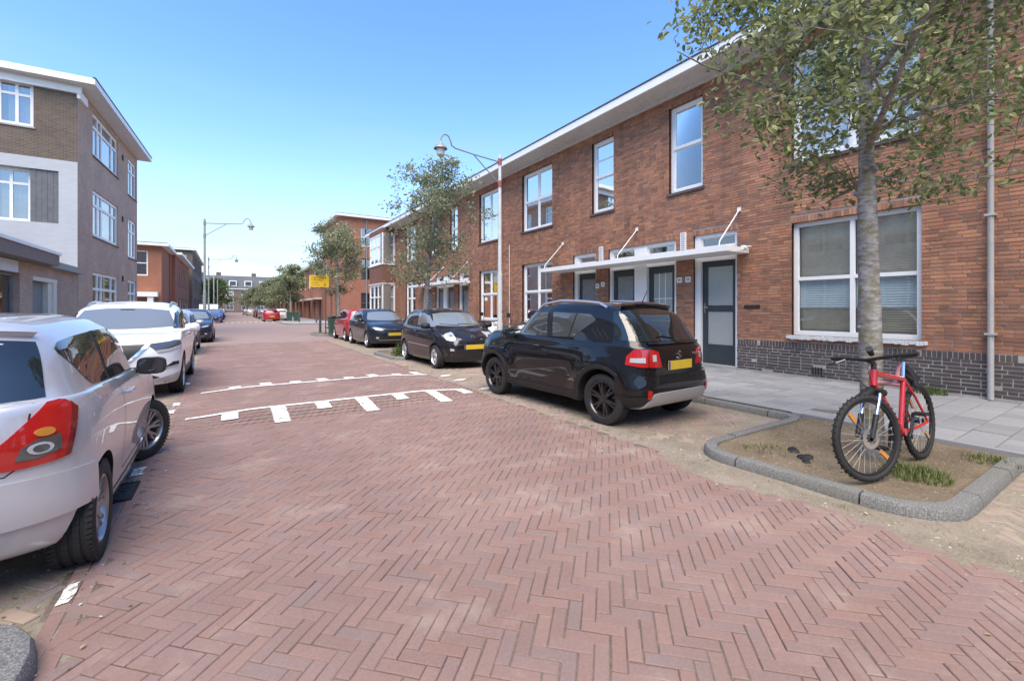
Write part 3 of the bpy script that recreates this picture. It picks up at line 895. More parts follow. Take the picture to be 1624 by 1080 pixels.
def window(root, fac, u0, u1, z0, z1, cols=(0, 1), rows=(0, 1), frame=None, pane=None, inset=.10, fw=.075, bar=.055, sill=None, back=None, room=True, sash=True, splits=()):
    """window part > pane, sill, curtain; rows counted from below"""
    frame = frame or M['white']; pane = pane or M['glass']
    mb = fac.mb(); q0, q1 = -inset-.07, -inset
    W, H = u1-u0, z1-z0; e = .004
    mb.box(u0+e, u0+fw, q0, q1, z0+e, z1-e); mb.box(u1-fw, u1-e, q0, q1, z0+e, z1-e)
    mb.box(u0+fw, u1-fw, q0, q1-.002, z0+e, z0+fw*1.15); mb.box(u0+fw, u1-fw, q0, q1-.002, z1-fw, z1-e)
    iu0, iu1, iz0, iz1 = u0+fw, u1-fw, z0+fw*1.15, z1-fw
    cu = [iu0+(iu1-iu0)*c for c in cols]; rz = [iz0+(iz1-iz0)*r for r in rows]
    for c in cu[1:-1]: mb.box(c-bar/2, c+bar/2, q0, q1-.004, iz0, iz1)
    for k, r in enumerate(rz[1:-1]):
        for a, b in zip(cu, cu[1:]):
            aa = a+(bar/2 if a > iu0 else 0); bb = b-(bar/2 if b < iu1 else 0)
            mb.box(aa, bb, q0, q1-.006, r-bar/2, r+bar/2)
    cells = []
    for i, (a, b) in enumerate(zip(cu, cu[1:])):
        for k, (c, e2) in enumerate(zip(rz, rz[1:])):
            aa = a+(bar/2 if i else 0); bb = b-(bar/2 if i < len(cu)-2 else 0)
            cc = c+(bar/2 if k else 0); ee = e2-(bar/2 if k < len(rz)-2 else 0)
            if sash:
                sw = .035; s0, s1 = q0+.005, q1-.022-(.014 if k == 0 else 0)
                mb.box(aa, aa+sw, s0, s1, cc, ee); mb.box(bb-sw, bb, s0, s1, cc, ee); mb.box(aa+sw, bb-sw, s0, s1-.002, cc, cc+sw); mb.box(aa+sw, bb-sw, s0, s1-.002, ee-sw, ee)
                aa += sw; bb -= sw; cc += sw; ee -= sw
            if (i, k) in splits:
                zm = (cc+ee)/2; mb.box(aa, bb, q0+.01, q1-.03, zm-.018, zm+.018)
            cells.append((aa, bb, cc, ee))
    w = mb.build('window', frame, root)
    for (a, b, c, e2) in cells:
        mp = fac.mb(); y = q0+.025
        mp.poly([(a, y, c), (b, y, c), (b, y, e2), (a, y, e2)]); mp.build('pane', pane, w)
    if sill:
        ms = fac.mb(); ms.box(u0-.06, u1+.06, -.09, .05, z0-.07, z0-.006); ms.build('sill', sill, w)
    if back:
        kind, parts = back
        for (a, b, c, e2) in parts:      # fractions of the window
            mc = fac.mb(); ua, ub = u0+W*a, u0+W*b; za, zb = z0+H*c, z0+H*e2
            n = max(2, int((ub-ua)/.035)); prev = None
            for k in range(n+1):
                u = ua+(ub-ua)*k/n; dd = q0-.12+.018*math.sin(k*1.9)+.008*math.sin(k*.7)
                t = (mc.pt((u, dd, za)), mc.pt((u, dd, zb)))
                if prev: mc.face((prev[0], t[0], t[1], prev[1]))
                prev = t
            mc.build('curtain', M[kind], w, 180)
    if room:
        mr = fac.mb(); q = q0-(1.1 if room is True else room)
        mr.poly([(u0, q, z0), (u1, q, z0), (u1, q, z1), (u0, q, z1)])
        for p in ([(u0, q0, z0), (u0, q, z0), (u0, q, z1), (u0, q0, z1)], [(u1, q0, z0), (u1, q, z0), (u1, q, z1), (u1, q0, z1)],
                  [(u0, q0, z0), (u1, q0, z0), (u1, q, z0), (u0, q, z0)], [(u0, q0, z1), (u1, q0, z1), (u1, q, z1), (u0, q, z1)]): mr.poly(p)
        mr.build('room_lining', M['room'], w)
    return w

def door(root, fac, u0, u1, z0, z1, mat, panes=(), inset=.14, handle=None, pane_mat=None):
    mb = fac.mb(); q0, q1 = -inset-.05, -inset
    us = sorted({u0, u1, *[p for q in panes for p in q[:2]]}); zs = sorted({z0, z1, *[p for q in panes for p in q[2:4]]})
    for a, b in zip(us, us[1:]):
        for c, e in zip(zs, zs[1:]):
            if any(p[0] < (a+b)/2 < p[1] and p[2] < (c+e)/2 < p[3] for p in panes): continue
            mb.box(a, b, q0, q1, c, e)
    d = mb.build('door', mat, root)
    for (a, b, c, e) in panes:
        mp = fac.mb(); mp.box(a+.004, b-.004, q0+.012, q1-.016, c+.004, e-.004); mp.build('pane', pane_mat or M['frosted'], d)
    if handle:
        mh = fac.mb(); hu, hz = handle
        mh.box(hu-.022, hu+.022, q1, q1+.012, hz-.12, hz+.12)
        mh.tube([(hu, q1+.012, hz+.02), (hu, q1+.05, hz+.02), (hu-.11, q1+.055, hz+.02)], .010, 6)
        mh.build('handle', M['chrome'], d, 40)
    return d

def fbox(root, fac, name, mat, *boxes, angle=None):
    mb = fac.mb()
    for b in boxes: mb.box(*b)
    return mb.build(name, mat, root, angle)

# ---- the terrace along the right
house = empty('terraced_house', (9.77, 12, .1), label='long two-storey red brick terrace with white eaves along the right', cat='house')
house.location = (0, 0, 0)
F = Fac((9.77, 0), (0, 1), (-1, 0))
H = 7.07
UPW = [(2.53, 4.54, 4.46, 6.74), (6.57, 7.55, 4.49, 6.74), (9.54, 10.48, 4.49, 6.74), (12.54, 14.46, 4.49, 6.74), (16.2, 18.0, 4.49, 6.74),
       (20.3, 21.2, 4.49, 6.74), (23.0, 23.9, 4.49, 6.74), (26.3, 28.1, 4.49, 6.74)]
LOW = [(2.51, 4.54, .94, 3.24), (12.54, 14.46, .96, 3.22), (16.2, 18.0, .96, 3.22), (26.3, 28.1, .96, 3.22)]
DRS = [(5.70, 6.82, .1, 3.30), (7.33, 9.75, .1, 3.28), (10.30, 11.39, .1, 3.28), (19.1, 20.2, .1, 3.28), (20.75, 23.1, .1, 3.28), (23.75, 24.85, .1, 3.28)]
OPS = UPW + LOW + DRS
PLZ = .80
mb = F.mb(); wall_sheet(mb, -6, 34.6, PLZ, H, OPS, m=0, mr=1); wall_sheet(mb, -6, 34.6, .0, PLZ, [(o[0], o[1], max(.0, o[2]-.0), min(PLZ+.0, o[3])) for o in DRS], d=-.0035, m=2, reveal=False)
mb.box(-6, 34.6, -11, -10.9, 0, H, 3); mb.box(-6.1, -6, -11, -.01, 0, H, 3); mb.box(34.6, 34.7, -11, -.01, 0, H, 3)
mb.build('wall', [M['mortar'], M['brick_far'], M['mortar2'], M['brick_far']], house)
B = bricks_uz(-2.5, 30.0, PLZ+.0, H-.02, OPS)
lay_bricks(house, F, B, M['brick'], 300)
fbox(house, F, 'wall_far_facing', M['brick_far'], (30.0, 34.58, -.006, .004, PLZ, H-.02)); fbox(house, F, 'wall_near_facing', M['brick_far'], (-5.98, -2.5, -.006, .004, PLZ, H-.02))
# dark plinth with its course on edge
PB = bricks_uz(-2.5, 26, .135, PLZ-.115, DRS, bh=.049, j=.0135, lint=False)
k = -2.5
while k < 26:
    if not any(o[0] < k+.03 < o[1] for o in DRS): PB.append((k, k+.0525, PLZ-.112, PLZ-.008))
    k += .0635
pl = empty('plinth', (0, 0, 0)); pl.parent = house
finish(brick_mesh(F, [b for b in PB], 'plinth_brickwork'), 'plinth_brickwork', M['brick2'], house, None, 'stuff'); bpy.data.objects.remove(pl)
fbox(house, F, 'plinth_footing', M['concrete'], *[(a, b, -.005, .018, .05, .132) for a, b in ((-6, 5.70), (6.82, 7.33), (9.75, 10.30), (11.39, 19.1))])
# eaves
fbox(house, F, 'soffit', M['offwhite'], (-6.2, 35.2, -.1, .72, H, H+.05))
fbox(house, F, 'fascia', M['white'], (-6.2, 35.2, .72, .78, H-.02, H+.19))
fbox(house, F, 'roof', M['roofing'], (-6.2, 35.2, -11, .72, H+.06, H+.12), (-6.2, 35.2, .69, .80, H+.193, H+.225))
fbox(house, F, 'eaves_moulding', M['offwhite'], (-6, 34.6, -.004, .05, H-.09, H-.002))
# windows
BS = M['brick2']
window(house, F, *UPW[0], cols=(0, .5, 1), rows=(0, 1), sill=BS, fw=.09, back=('curtain', [(.03, .97, .0, 1)]))
window(house, F, *UPW[1], rows=(0, .52, 1), sill=BS, fw=.085, back=('curtain_grey', [(.0, .2, 0, 1)]))
window(house, F, *UPW[2], rows=(0, .5, 1), sill=BS, fw=.085, splits=((0, 1),), back=('curtain_grey', [(.75, 1, 0, 1)]))
window(house, F, *UPW[3], cols=(0, .5, 1), rows=(0, .5, 1), sill=BS, fw=.085, back=('curtain_grey', [(.0, .45, 0, 1)]))
for q in UPW[4], UPW[7]: window(house, F, *q, cols=(0, .5, 1), rows=(0, .5, 1), sill=BS, fw=.085, back=('curtain', [(.0, .3, 0, 1), (.7, 1, 0, 1)]))
for q in UPW[5:7]: window(house, F, *q, rows=(0, .5, 1), sill=BS, fw=.085, back=('curtain', [(.0, 1, 0, 1)]))
window(house, F, *LOW[0], cols=(0, .5, 1), rows=(0, .50, 1), fw=.085, bar=.07, sash=False, pane=M['glass_clear'])
for q in LOW[1:]: window(house, F, *q, cols=(0, .5, 1), rows=(0, .52, 1), sill=M['brick2'], fw=.085, sash=True, back=('curtain', [(.0, 1, 0, .98)]))
# stone sill with chipped paint under the big ground-floor window
mb = F.mb(); n = 46
for k in range(n):
    a = 2.43+(4.62-2.43)*k/n; b = a+(4.62-2.43)/n-.003
    mb.box(a, b, -.09, .055+rnd.uniform(-.008, .008), .868+rnd.uniform(-.012, .012), .936+rnd.uniform(-.004, .003))
mb.build('sill', M['offwhite'], house)
# venetian blinds behind it
for (a, b, nm) in ((2.60, 3.49, 'wooden venetian blind behind the right half of the big ground-floor window'), (3.55, 4.46, 'wooden venetian blind behind the left half of the big ground-floor window')):
    mb = F.mb(); z = 1.03
    while z < 3.16:
        mb.poly([(a, -.245, z), (b, -.245, z), (b, -.225, z+.038), (a, -.225, z+.038)]); z += .043
    mb.box(a, b, -.27, -.22, 3.15, 3.19)
    o = mb.build('venetian_blind', M['blind']); tag(o, nm, 'blind', 'venetian blinds')

for (a, b) in ((2.60, 3.49), (3.55, 4.46)):  # pale blue pleated layer behind each lower pane
    mb = F.mb(); prev = None
    for k in range(25):
        z = 1.50+.56*k/24; t = (mb.pt((a, -.205+.008*(k % 2), z)), mb.pt((b, -.205+.008*(k % 2), z)))
        if prev: mb.face((prev[0], prev[1], t[1], t[0]))
        prev = t
    mb.build('pleated_backing', M['backing'], house)
def entrance(root, F, o, dmat, style, pane_mat=None):
    """white frame with transom light and one or two doors"""
    a, b, z0, z1 = o; q0, q1 = -.17, -.06
    tz = 2.72
    if style == 2:
        mid = (a+b)/2
        fbox(root, F, 'door_frame', M['white'], (a, a+.09, q0, q1, z0, z1), (b-.09, b, q0, q1, z0, z1), (mid-.22, mid+.22, q0, q1+.02, z0, z1-.09), (a+.09, b-.09, q0, q1-.002, z1-.09, z1),
             (a+.09, mid-.22, q0, q1-.004, tz-.08, tz+.25), (mid+.22, b-.09, q0, q1-.004, tz-.08, tz+.25))
        for (p, q) in ((a+.09, mid-.22), (mid+.22, b-.09)): window(root, F, p, q, tz+.25, z1-.09, inset=.09, fw=.03, sash=False, room=.3)
        return [(a+.09, mid-.22), (mid+.22, b-.09)]
    fbox(root, F, 'door_frame', M['white'], (a, a+.07, q0, q1, z0, z1), (b-.16, b, q0, q1, z0, z1), (a+.07, b-.16, q0, q1-.002, z1-.09, z1), (a+.07, b-.16, q0, q1-.004, tz-.08, tz+.25))
    window(root, F, a+.07, b-.16, tz+.25, z1-.09, inset=.09, fw=.03, sash=False, room=.3)
    return [(a+.07, b-.16)]
(da, db), = entrance(house, F, DRS[0], None, 1)
door(house, F, da+.004, db-.004, .155, 2.635, M['darkgrey'], ((da+.11, db-.14, .62, 1.42), (da+.11, db-.14, 1.56, 2.50)), handle=(db-.07, 1.5))
for k, (p, q) in enumerate(entrance(house, F, DRS[1], None, 2)):
    door(house, F, p+.004, q-.004, .155, 2.635, M['darkgrey'], ((p+.13, q-.15, .5, 2.45),), pane_mat=M['frosted'] if k == 0 else M['panel'], handle=(q-.07, 1.25))
    if k == 0: fbox(house, F, 'glazing_bar', M['white'], ((p+q)/2-.1, (p+q)/2-.08, -.165, -.152, .5, 2.45), ((p+q)/2+.1, (p+q)/2+.12, -.165, -.152, .5, 2.45), (p+.14, q-.16, -.164, -.153, 1.75, 1.77))
(p, q), = entrance(house, F, DRS[2], None, 1)
door(house, F, p+.004, q-.004, .155, 2.635, M['darkgrey'], ((p+.11, q-.12, .5, 2.45),), pane_mat=M['panel'], handle=(q-.07, 1.25))
for k in (3, 4, 5):
    for (p, q) in entrance(house, F, DRS[k], None, 2 if k == 4 else 1):
        door(house, F, p+.004, q-.004, .155, 2.635, M['wood'], ((p+.14, q-.14, 1.3, 2.4),), pane_mat=M['panel'], handle=(q-.07, 1.25))
for o in DRS[:3]: fbox(house, F, 'doorstep', M['concrete'], (o[0]+.01, o[1]-.01, -.2, .06, .06, .152))
# canopies hung from white rods
def canopy(u0, u1, rods):
    c = fbox(house, F, 'canopy', M['white'], (u0, u1, .008, .86, 2.72, 2.74), (u0, u1, .86, .90, 2.715, 2.835), (u0, u0+.03, .008, .86, 2.742, 2.833), (u1-.03, u1, .008, .86, 2.742, 2.833))
    fbox(c, F, 'canopy_top', M['zinc'], (u0+.032, u1-.032, .01, .858, 2.76, 2.838))
    for u in rods:
        mb = F.mb(); mb.tube([(u, .82, 2.83), (u, .80, 2.95), (u+.02, .02, 3.72)], .014, 6); mb.build('hanger_rod', M['white'], c, 40)
        fbox(c, F, 'rod_plate', M['white'], (u-.02, u+.06, .002, .03, 3.69, 3.78))
canopy(5.42, 12.05, (5.62, 8.6, 11.9))
canopy(18.9, 25.1, (19.2, 22.0, 24.8))
for u in (7.1, 10.05): 
    v = fbox(house, F, 'vent_grille', M['white'], (u-.08, u+.08, -.005, .035, 2.94, 3.42))
    fbox(v, F, 'vent_slats', M['concrete'], *[(u-.055, u+.055, .0355, .042, 2.98+k*.05, 2.998+k*.05) for k in range(9)])
for (u, z) in ((6.97, 2.22), (7.22, 2.22), (9.98, 2.24), (10.22, 2.20)):
    v = fbox(house, F, 'house_number_plate', M['white'], (u-.075, u+.075, .001, .016, z-.07, z+.07))
    fbox(v, F, 'number_mark', M['panel'], (u-.035, u-.005, .0165, .0175, z-.025, z+.03), (u+.01, u+.035, .0165, .0175, z-.025, z+.03))
fbox(house, F, 'intercom', M['metal'], (8.50, 8.58, -.038, -.015, 1.35, 1.62))
v = fbox(house, F, 'mail_slot', M['black'], (5.18, 5.52, -.004, .022, 1.50, 1.57)); fbox(v, F, 'flap', M['alloy_dark'], (5.22, 5.48, .0225, .03, 1.515, 1.555))
fbox(house, F, 'air_grate', M['black'], *[(3.98+k*.05, 4.012+k*.05, -.004, .003, .16, .33) for k in range(4)])
mb = F.mb(); mb.tube([(5.36, .05, 2.86), (5.36, .3, 2.84), (5.30, .42, 2.82)], .02, 6); mb.lathe([(0, .0), (.045, .0), (.05, .05), (.05, .12), (0, .12)], 10, 'y', (5.30, .36, 2.80)); mb.build('security_lamp', M['white'], house, 40)
# downpipe by the right edge, thin cable pipe further along
dp = F.mb(); dp.tube([(1.70, .075, .11), (1.70, .075, 6.6), (1.70, .3, 6.9), (1.70, .55, 7.05)], .038, 12); dpo = dp.build('downpipe', M['pipe'], house, 40)
for z in (1.1, 2.9, 4.7, 6.3): fbox(dpo, F, 'pipe_clip', M['pipe'], (1.64, 1.76, .0, .13, z-.015, z+.015))
mb = F.mb(); mb.tube([(15.35, .03, .12), (15.35, .03, 4.1)], .018, 6); mb.build('cable_pipe', M['offwhite'], house, 40)
# projecting corner bay at the far end
bay = F.mb(); bu0, bu1, bd = 30.2, 33.4, .92
bay.box(bu0, bu1, 0, bd, .1, .9); bay.box(bu0, bu1, 0, bd, 3.2, 4.6); bay.box(bu0, bu1, 0, bd, 6.72, H-.01)
bay.build('bay_wall', M['brick_far'], house)
FB = Fac((9.77-bd, 0), (0, 1), (-1, 0)); FS = Fac((9.77, bu0), (-1, 0), (0, -1))
for (z0, z1) in ((.9, 3.2), (4.6, 6.72)):
    window(house, FB, bu0+.0, bu1, z0, z1, cols=(0, .33, .67, 1), rows=(0, .62, 1), inset=.02, fw=.14, bar=.10, sash=False, back=('curtain', [(.0, .45, 0, 1), (.55, 1, 0, 1)]), room=.5)
    window(house, FS, .0, bd, z0, z1, rows=(0, .62, 1), inset=.02, fw=.12, sash=False, back=('curtain', [(.0, 1, 0, 1)]), room=.3)
fbox(house, F, 'bay_sill', M['white'], (bu0-.04, bu1+.04, 0, bd+.05, 4.52, 4.598), (bu0-.04, bu1+.04, 0, bd+.05, 3.2, 3.26), (bu0-.04, bu1+.04, 0, bd+.05, .84, .898))

# ---- generic block with windows for the other buildings
def block(name, label, x0, x1, y0, y1, h, mats, faces, group=None, eave=.5, eavemat=None, roofh=.22, fmat=None):
    """faces: list of (side, windows); side W/S/E seen from outside; windows = (u0,u1,z0,z1,cols,rows)"""
    b = empty(name, (0, 0, 0), label=label, cat='house', group=group)
    fs = {'W': (Fac((x0, y0), (0, 1), (-1, 0)), y1-y0), 'E': (Fac((x1, y1), (0, -1), (1, 0)), y1-y0), 'S': (Fac((x0, y0), (1, 0), (0, -1)), x1-x0), 'N': (Fac((x1, y1), (-1, 0), (0, 1)), x1-x0)}
    mb0 = MB(); 
    for s, (fc, L) in fs.items():
        ops = [w[:4] for f in faces if f[0] == s for w in f[1]]
        mm = fc.mb(); wall_sheet(mm, 0, L, 0, h, ops, d=0)
        mm.build('wall', mats.get(s, mats['*']), b)
    mb = MB(); mb.box(x0-eave, x1+eave, y0-eave, y1+eave, h, h+roofh); mb.build('fascia', eavemat or M['white'], b)
    mb = MB(); mb.box(x0-eave+.04, x1+eave-.04, y0-eave+.04, y1+eave-.04, h+roofh+.002, h+roofh+.06); mb.build('roof', M['roofing'], b)
    for s, ws in faces:
        fc = fs[s][0]
        for w in ws:
            opt = w[6] if len(w) > 6 else {}
            kw = dict(cols=w[4], rows=w[5], pane=M['glass_far'], fw=.1, bar=.08, sash=False, room=.5, frame=fmat, back=('curtain', [(0, .35, 0, 1), (.6, 1, 0, 1)]))
            kw.update(opt)
            window(b, fc, *w[:4], **kw)
    return b, fs

# brown corner building on the left
L3 = math.hypot(.55, 11.0)
lb = empty('corner_building', (0, 0, 0), label='three-storey brown brick corner building with whitewashed gable on the left', cat='house')
FL = Fac((-5.6, 26.8), (.55, 11.0), (11.0, -.55)); FG = Fac((-5.6, 26.8), (-1, 0), (0, -1))
LH = 11.3
lw = [(2.05, 6.45, 8.9, 11.0, (0, .2, .36, .78, 1), (0, .72, 1)), (2.05, 6.45, 5.0, 7.25, (0, .2, .36, .78, 1), (0, .72, 1)), (2.05, 6.45, 1.2, 3.27, (0, .2, .36, .78, 1), (0, .62, 1)),
      (8.68, 10.75, 8.5, 10.75, (0, .5, 1), (0, .72, 1)), (8.68, 10.75, 4.65, 7.04, (0, .5, 1), (0, .72, 1)), (8.68, 10.75, 1.2, 3.26, (0, .5, 1), (0, .62, 1))]
mb = FL.mb(); wall_sheet(mb, 0, L3, 0, LH, [w[:4] for w in lw], d=0); mb.build('wall', M['brick_brown'], lb)
for w in lw:
    window(lb, FL, *w[:4], cols=w[4], rows=w[5], pane=M['glass_far'], fw=.14, bar=.13, sash=False, room=.5, sill=M['brick_dark'], inset=.06, back=('curtain', [(0, 1, 0, 1)]) if w[2] > 4 else ('curtain', [(0, .15, 0, 1), (.5, .75, 0, .6)]))
gw = [(1.37, 3.4, 9.2, 11.05), (1.48, 3.4, 5.2, 7.3)]
mb = FG.mb(); wall_sheet(mb, 0, 9, 7.95, LH, [gw[0]], d=0); mb.build('wall', M['brick_dark'], lb)
mb = FG.mb(); wall_sheet(mb, 0, 9, 0, 7.948, [(.6, 9, 5.18, 7.45)], d=.02, depth=.5); mb.build('gable_render', M['brick_white'], lb)
mb = FG.mb(); mb.box(0, 9, -10, -9.9, 0, LH); mb.box(8.9, 9, -9.9, -.1, 0, LH); mb.build('back_wall', M['brick_dark'], lb)
window(lb, FG, *gw[0], cols=(0, .22, .5, .78, 1), rows=(0, .74, 1), pane=M['glass_far'], fw=.12, bar=.1, sash=False, room=.5, sill=M['concrete'], back=('curtain_grey', [(0, .4, 0, 1)]))
fbox(lb, FG, 'board_panel', M['loggia'], (.604, 1.48, -.10, -.06, 5.184, 7.446))
for k in range(5): fbox(lb, FG, 'board', M['loggia'], (.61+k*.174, .775+k*.174, -.059, -.045, 5.19, 7.44))
window(lb, FG, 1.484, 3.4, 5.184, 7.446, cols=(0, .3, .65, 1), rows=(0, .74, 1), inset=.3, pane=M['glass_far'], fw=.12, bar=.1, sash=False, room=.5, back=('curtain_grey', [(0, .5, 0, 1)]))
fbox(lb, FG, 'loggia_back', M['brick_white'], (3.4, 8.9, -.45, -.4, 5.2, 7.44))
fbox(lb, FG, 'cornice', M['white'], (-.15, 9.2, .002, .16, LH-.35, LH-.1), (-.15, 9.2, .0, .10, LH-.1, LH)); fbox(lb, FL, 'cornice_return', M['white'], (-.12, .9, .002, .12, LH-.55, LH-.2))
mb = MB(); e = .95
c1 = Vector((-5.6, 26.8, 0)); uu = FL.u; nn = FL.n
def q(a, d, z): p = c1+uu*a+nn*d; return (p.x, p.y, z)
for (lo, hi, i0) in ((LH, LH+.10, 0), ):
    mb.poly([q(-.6, .72, lo), q(L3+.2, .72, lo), q(L3+.2, -9, lo), q(-.6, -9, lo)])
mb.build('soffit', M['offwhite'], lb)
fbox(lb, FL, 'fascia', M['white'], (-.6, L3+.2, .66, .72, LH+.003, LH+.27), (L3+.14, L3+.2, -9, .66, LH+.003, LH+.27), (-.6, -.53, -9, .66, LH+.003, LH+.27))
fbox(lb, FL, 'roof', M['roofing'], (-.52, L3+.13, -9, .65, LH+.22, LH+.265), (-.63, L3+.23, .64, .75, LH+.275, LH+.305))
mb = MB(FL.M); mb.poly([(L3, 0, 0), (L3, -9, 0), (L3, -9, LH), (L3, 0, LH)]); mb.build('end_wall', M['brick_brown'], lb)
fbox(lb, FL, 'wall_anchor', M['black'], (7.3, 7.5, 0, .05, 10.2, 10.5), (7.3, 7.5, 0, .05, 6.6, 6.9), (7.3, 7.5, 0, .05, 3.1, 3.4))

# single-storey annex in front of its gable
an = empty('annex', (0, 0, 0), label='low brick annex with grey door and brown fascia beside the brown corner building', cat='house')
FA = Fac((-5.6, 0), (0, 1), (1, 0))
aops = [(15.2, 20.35, .1, 2.62), (21.45, 24.0, .1, 2.6)]
mb = FA.mb(); wall_sheet(mb, 14, 26.78, 0, 3.0, aops, d=0, depth=.3); mb.box(14, 26.78, -6, -5.9, 0, 3); mb.box(14, 14.1, -5.9, -.05, 0, 3); mb.build('wall', M['brick_brown'], an)
fbox(an, FA, 'fascia', M['brownboard'], (13.9, 22.35, -.1, .45, 3.02, 3.40)); fbox(an, FA, 'fascia_cap', M['white'], (13.9, 22.4, -.1, .5, 3.402, 3.50))
fbox(an, FA, 'coping', M['zinc'], (22.41, 26.7, -.5, .22, 3.0, 3.08), (22.41, 26.7, -.4, .12, 3.082, 3.2), (22.41, 26.7, -.25, .06, 3.202, 3.3))
fbox(an, FA, 'roof', M['roofing'], (14, 26.7, -5.9, -.52, 3.01, 3.06))
fbox(an, FA, 'lintel_board', M['offwhite'], (15.2, 20.1, -.05, .04, 2.625, 2.98))
fbox(an, FA, 'door_frame', M['cream'], (21.46, 24.0, -.1, .01, 2.46, 2.598), (23.2, 23.62, -.25, -.05, .1, 2.458), (23.62, 23.99, -.06, .0, .1, 2.458))
door(an, FA, 21.5, 23.2, .1, 2.45, M['panel'], inset=.2)
window(an, FA, 15.25, 20.34, .12, 2.6, cols=(0, .3, .65, 1), inset=.15, pane=M['glass_far'], frame=M['panel'], sash=False, room=.6, back=('curtain_grey', [(.6, .9, 0, 1)]))

# low wall and house row behind the camera's left shoulder: what the windows and the paint reflect
op, opf = block('opposite_house', 'two-storey cream house row across the street left of the annex', -17, -6.4, -26, 13.6, 6.6, {'*': M['cream']},
      [('E', [(2+k*3.4, 3.9+k*3.4, z, z+2.1, (0, .5, 1), (0, .6, 1)) for k in range(11) for z in (1.0, 4.4)])], eave=.6)

block('house_row', 'brick house row behind the viewpoint on the right, seen only in reflections', 9.8, 18, -48, -6.3, 7.1, {'*': M['brick_far']},
      [('W', [(2+k*3.6, 3.9+k*3.6, z, z+2.1, (0, .5, 1), (0, .6, 1)) for k in range(11) for z in (1.0, 4.4)])], eave=.6)
block('closing_house', 'house closing the street behind the viewpoint, seen only in reflections', -22, 24, -66, -58, 9.5, {'*': M['brick_brown']},
      [('N', [(3+k*4.5, 5.4+k*4.5, z, z+2.1, (0, .5, 1), (0, .6, 1)) for k in range(9) for z in (1.0, 4.2, 7.0)])], eave=.6)
# orange building beyond it
tb, tfs = block('orange_brick_house', 'low orange brick house with wide white eaves behind the brown corner building', -16, -5.0, 50, 56, 7.05, {'*': M['brick_orange']},
      [('S', [(8.2, 10.05, 4.4, 6.6, (0, 1), (0, .5, 1)), (3.5, 6.5, 4.4, 6.6, (0, .5, 1), (0, .6, 1))])], eave=.55)
FT = tfs['S'][0]
fbox(tb, FT, 'door_canopy', M['white'], (8.0, 10.8, .0, .9, 2.55, 2.95)); fbox(tb, FT, 'porch_post', M['white'], (10.1, 10.5, .1, .8, .1, 2.548)); fbox(tb, FT, 'shop_panel', M['brick_brown'], (8.1, 10.0, .0, .05, .1, 2.0))
tb2, _ = block('orange_brick_row', 'orange brick row with tall narrow windows running up the left side', -14, -4.6, 57.2, 76, 7.05, {'*': M['brick_orange']},
      [('E', [(1.0+k*2.1, 1.7+k*2.1, 3.9, 6.4, (0, 1), (0, 1)) for k in range(8)] + [(1.0+k*3.4, 3.2+k*3.4, .1, 2.6, (0, .5, 1), (0, .8, 1), dict(frame=M['cream'])) for k in range(5)])], eave=.6)
mb = MB(); mb.box(-5.6, -4.9, 55.9, 57.3, 0, 7.0); mb.build('recessed_pier', M['brick_orange'], tb2)
db, _ = block('dark_brick_house', 'tall dark brick house far along the left side', -14, -4.3, 77.5, 104, 9.8, {'*': M['brick_dark']},
      [('E', [(2+k*4., 4.+k*4., z, z+2, (0, .5, 1), (0, .7, 1)) for k in range(6) for z in (1., 4.1, 7.2)]), ('S', [(7.0, 9., z, z+2, (0, 1), (0, .7, 1)) for z in (1., 4.1, 7.2)])], eave=.4)
db2, _ = block('grey_house_row', 'pale grey house row at the far left end of the street', -14, -4.6, 106, 175, 8.6, {'*': M['concrete']},
      [('E', [(3+k*5., 5.4+k*5., z, z+2, (0, .5, 1), (0, .7, 1)) for k in range(12) for z in (1., 4.3)])], eave=.4)

# orange-brick corner block across the side street on the right, then the row beyond
cb, _ = block('corner_block', 'three-storey orange brick block on the far corner of the side street', 9.77, 21, 48.6, 58, 11.2, {'*': M['brick_orange']},
      [('S', [(2.2, 3.9, 1.0, 3.2, (0, 1), (0, .5, 1), dict(frame=M['wood'])), (2.2, 3.9, 4.6, 6.9, (0, 1), (0, .5, 1), dict(frame=M['wood'])), (2.2, 3.9, 8.2, 10.2, (0, 1), (0, .5, 1)), (6.5, 8, 4.6, 6.9, (0, 1), (0, .5, 1))]),
       ('W', [(1.0, 2.3, .1, 3.2, (0, 1), (0, .75, 1), dict(frame=M['wood'])), (3.6, 5.2, .9, 3.2, (0, 1), (0, .6, 1), dict(frame=M['wood'])), (1.0, 2.5, 4.6, 6.9, (0, 1), (0, .5, 1), dict(frame=M['wood'])), (3.6, 5.2, 4.6, 6.9, (0, 1), (0, .5, 1), dict(frame=M['wood'])), (6.6, 8, 4.6, 6.9, (0, 1), (0, .5, 1)), (1.0, 2.5, 8.2, 10.2, (0, 1), (0, .5, 1)), (3.6, 5.2, 8.2, 10.2, (0, 1), (0, .5, 1))])], eave=.45)
mb = MB(); mb.tube([(12.55, 48.52, .1), (12.55, 48.52, 11.1)], .06, 8); mb.build('downpipe', M['panel'], cb, 40)
rb, rfs = block('brick_row', 'two-storey orange brick row receding along the right beyond the corner block', 9.9, 20, 58.2, 150, 7.3, {'*': M['brick_orange']},
      [('W', [(2+k*4.4, 3.6+k*4.4, 4.4, 6.6, (0, .5, 1), (0, .5, 1)) for k in range(20)] + [(2+k*4.4, 3.4+k*4.4, .1, 2.5, (0, 1), (0, .8, 1), dict(frame=M['wood'])) for k in range(20)])], eave=.5)
fbox(rb, rfs['W'][0], 'canopy', M['white'], *[(1.4+k*8.8, 8.6+k*8.8, .003, .8, 2.72, 2.86) for k in range(10)])
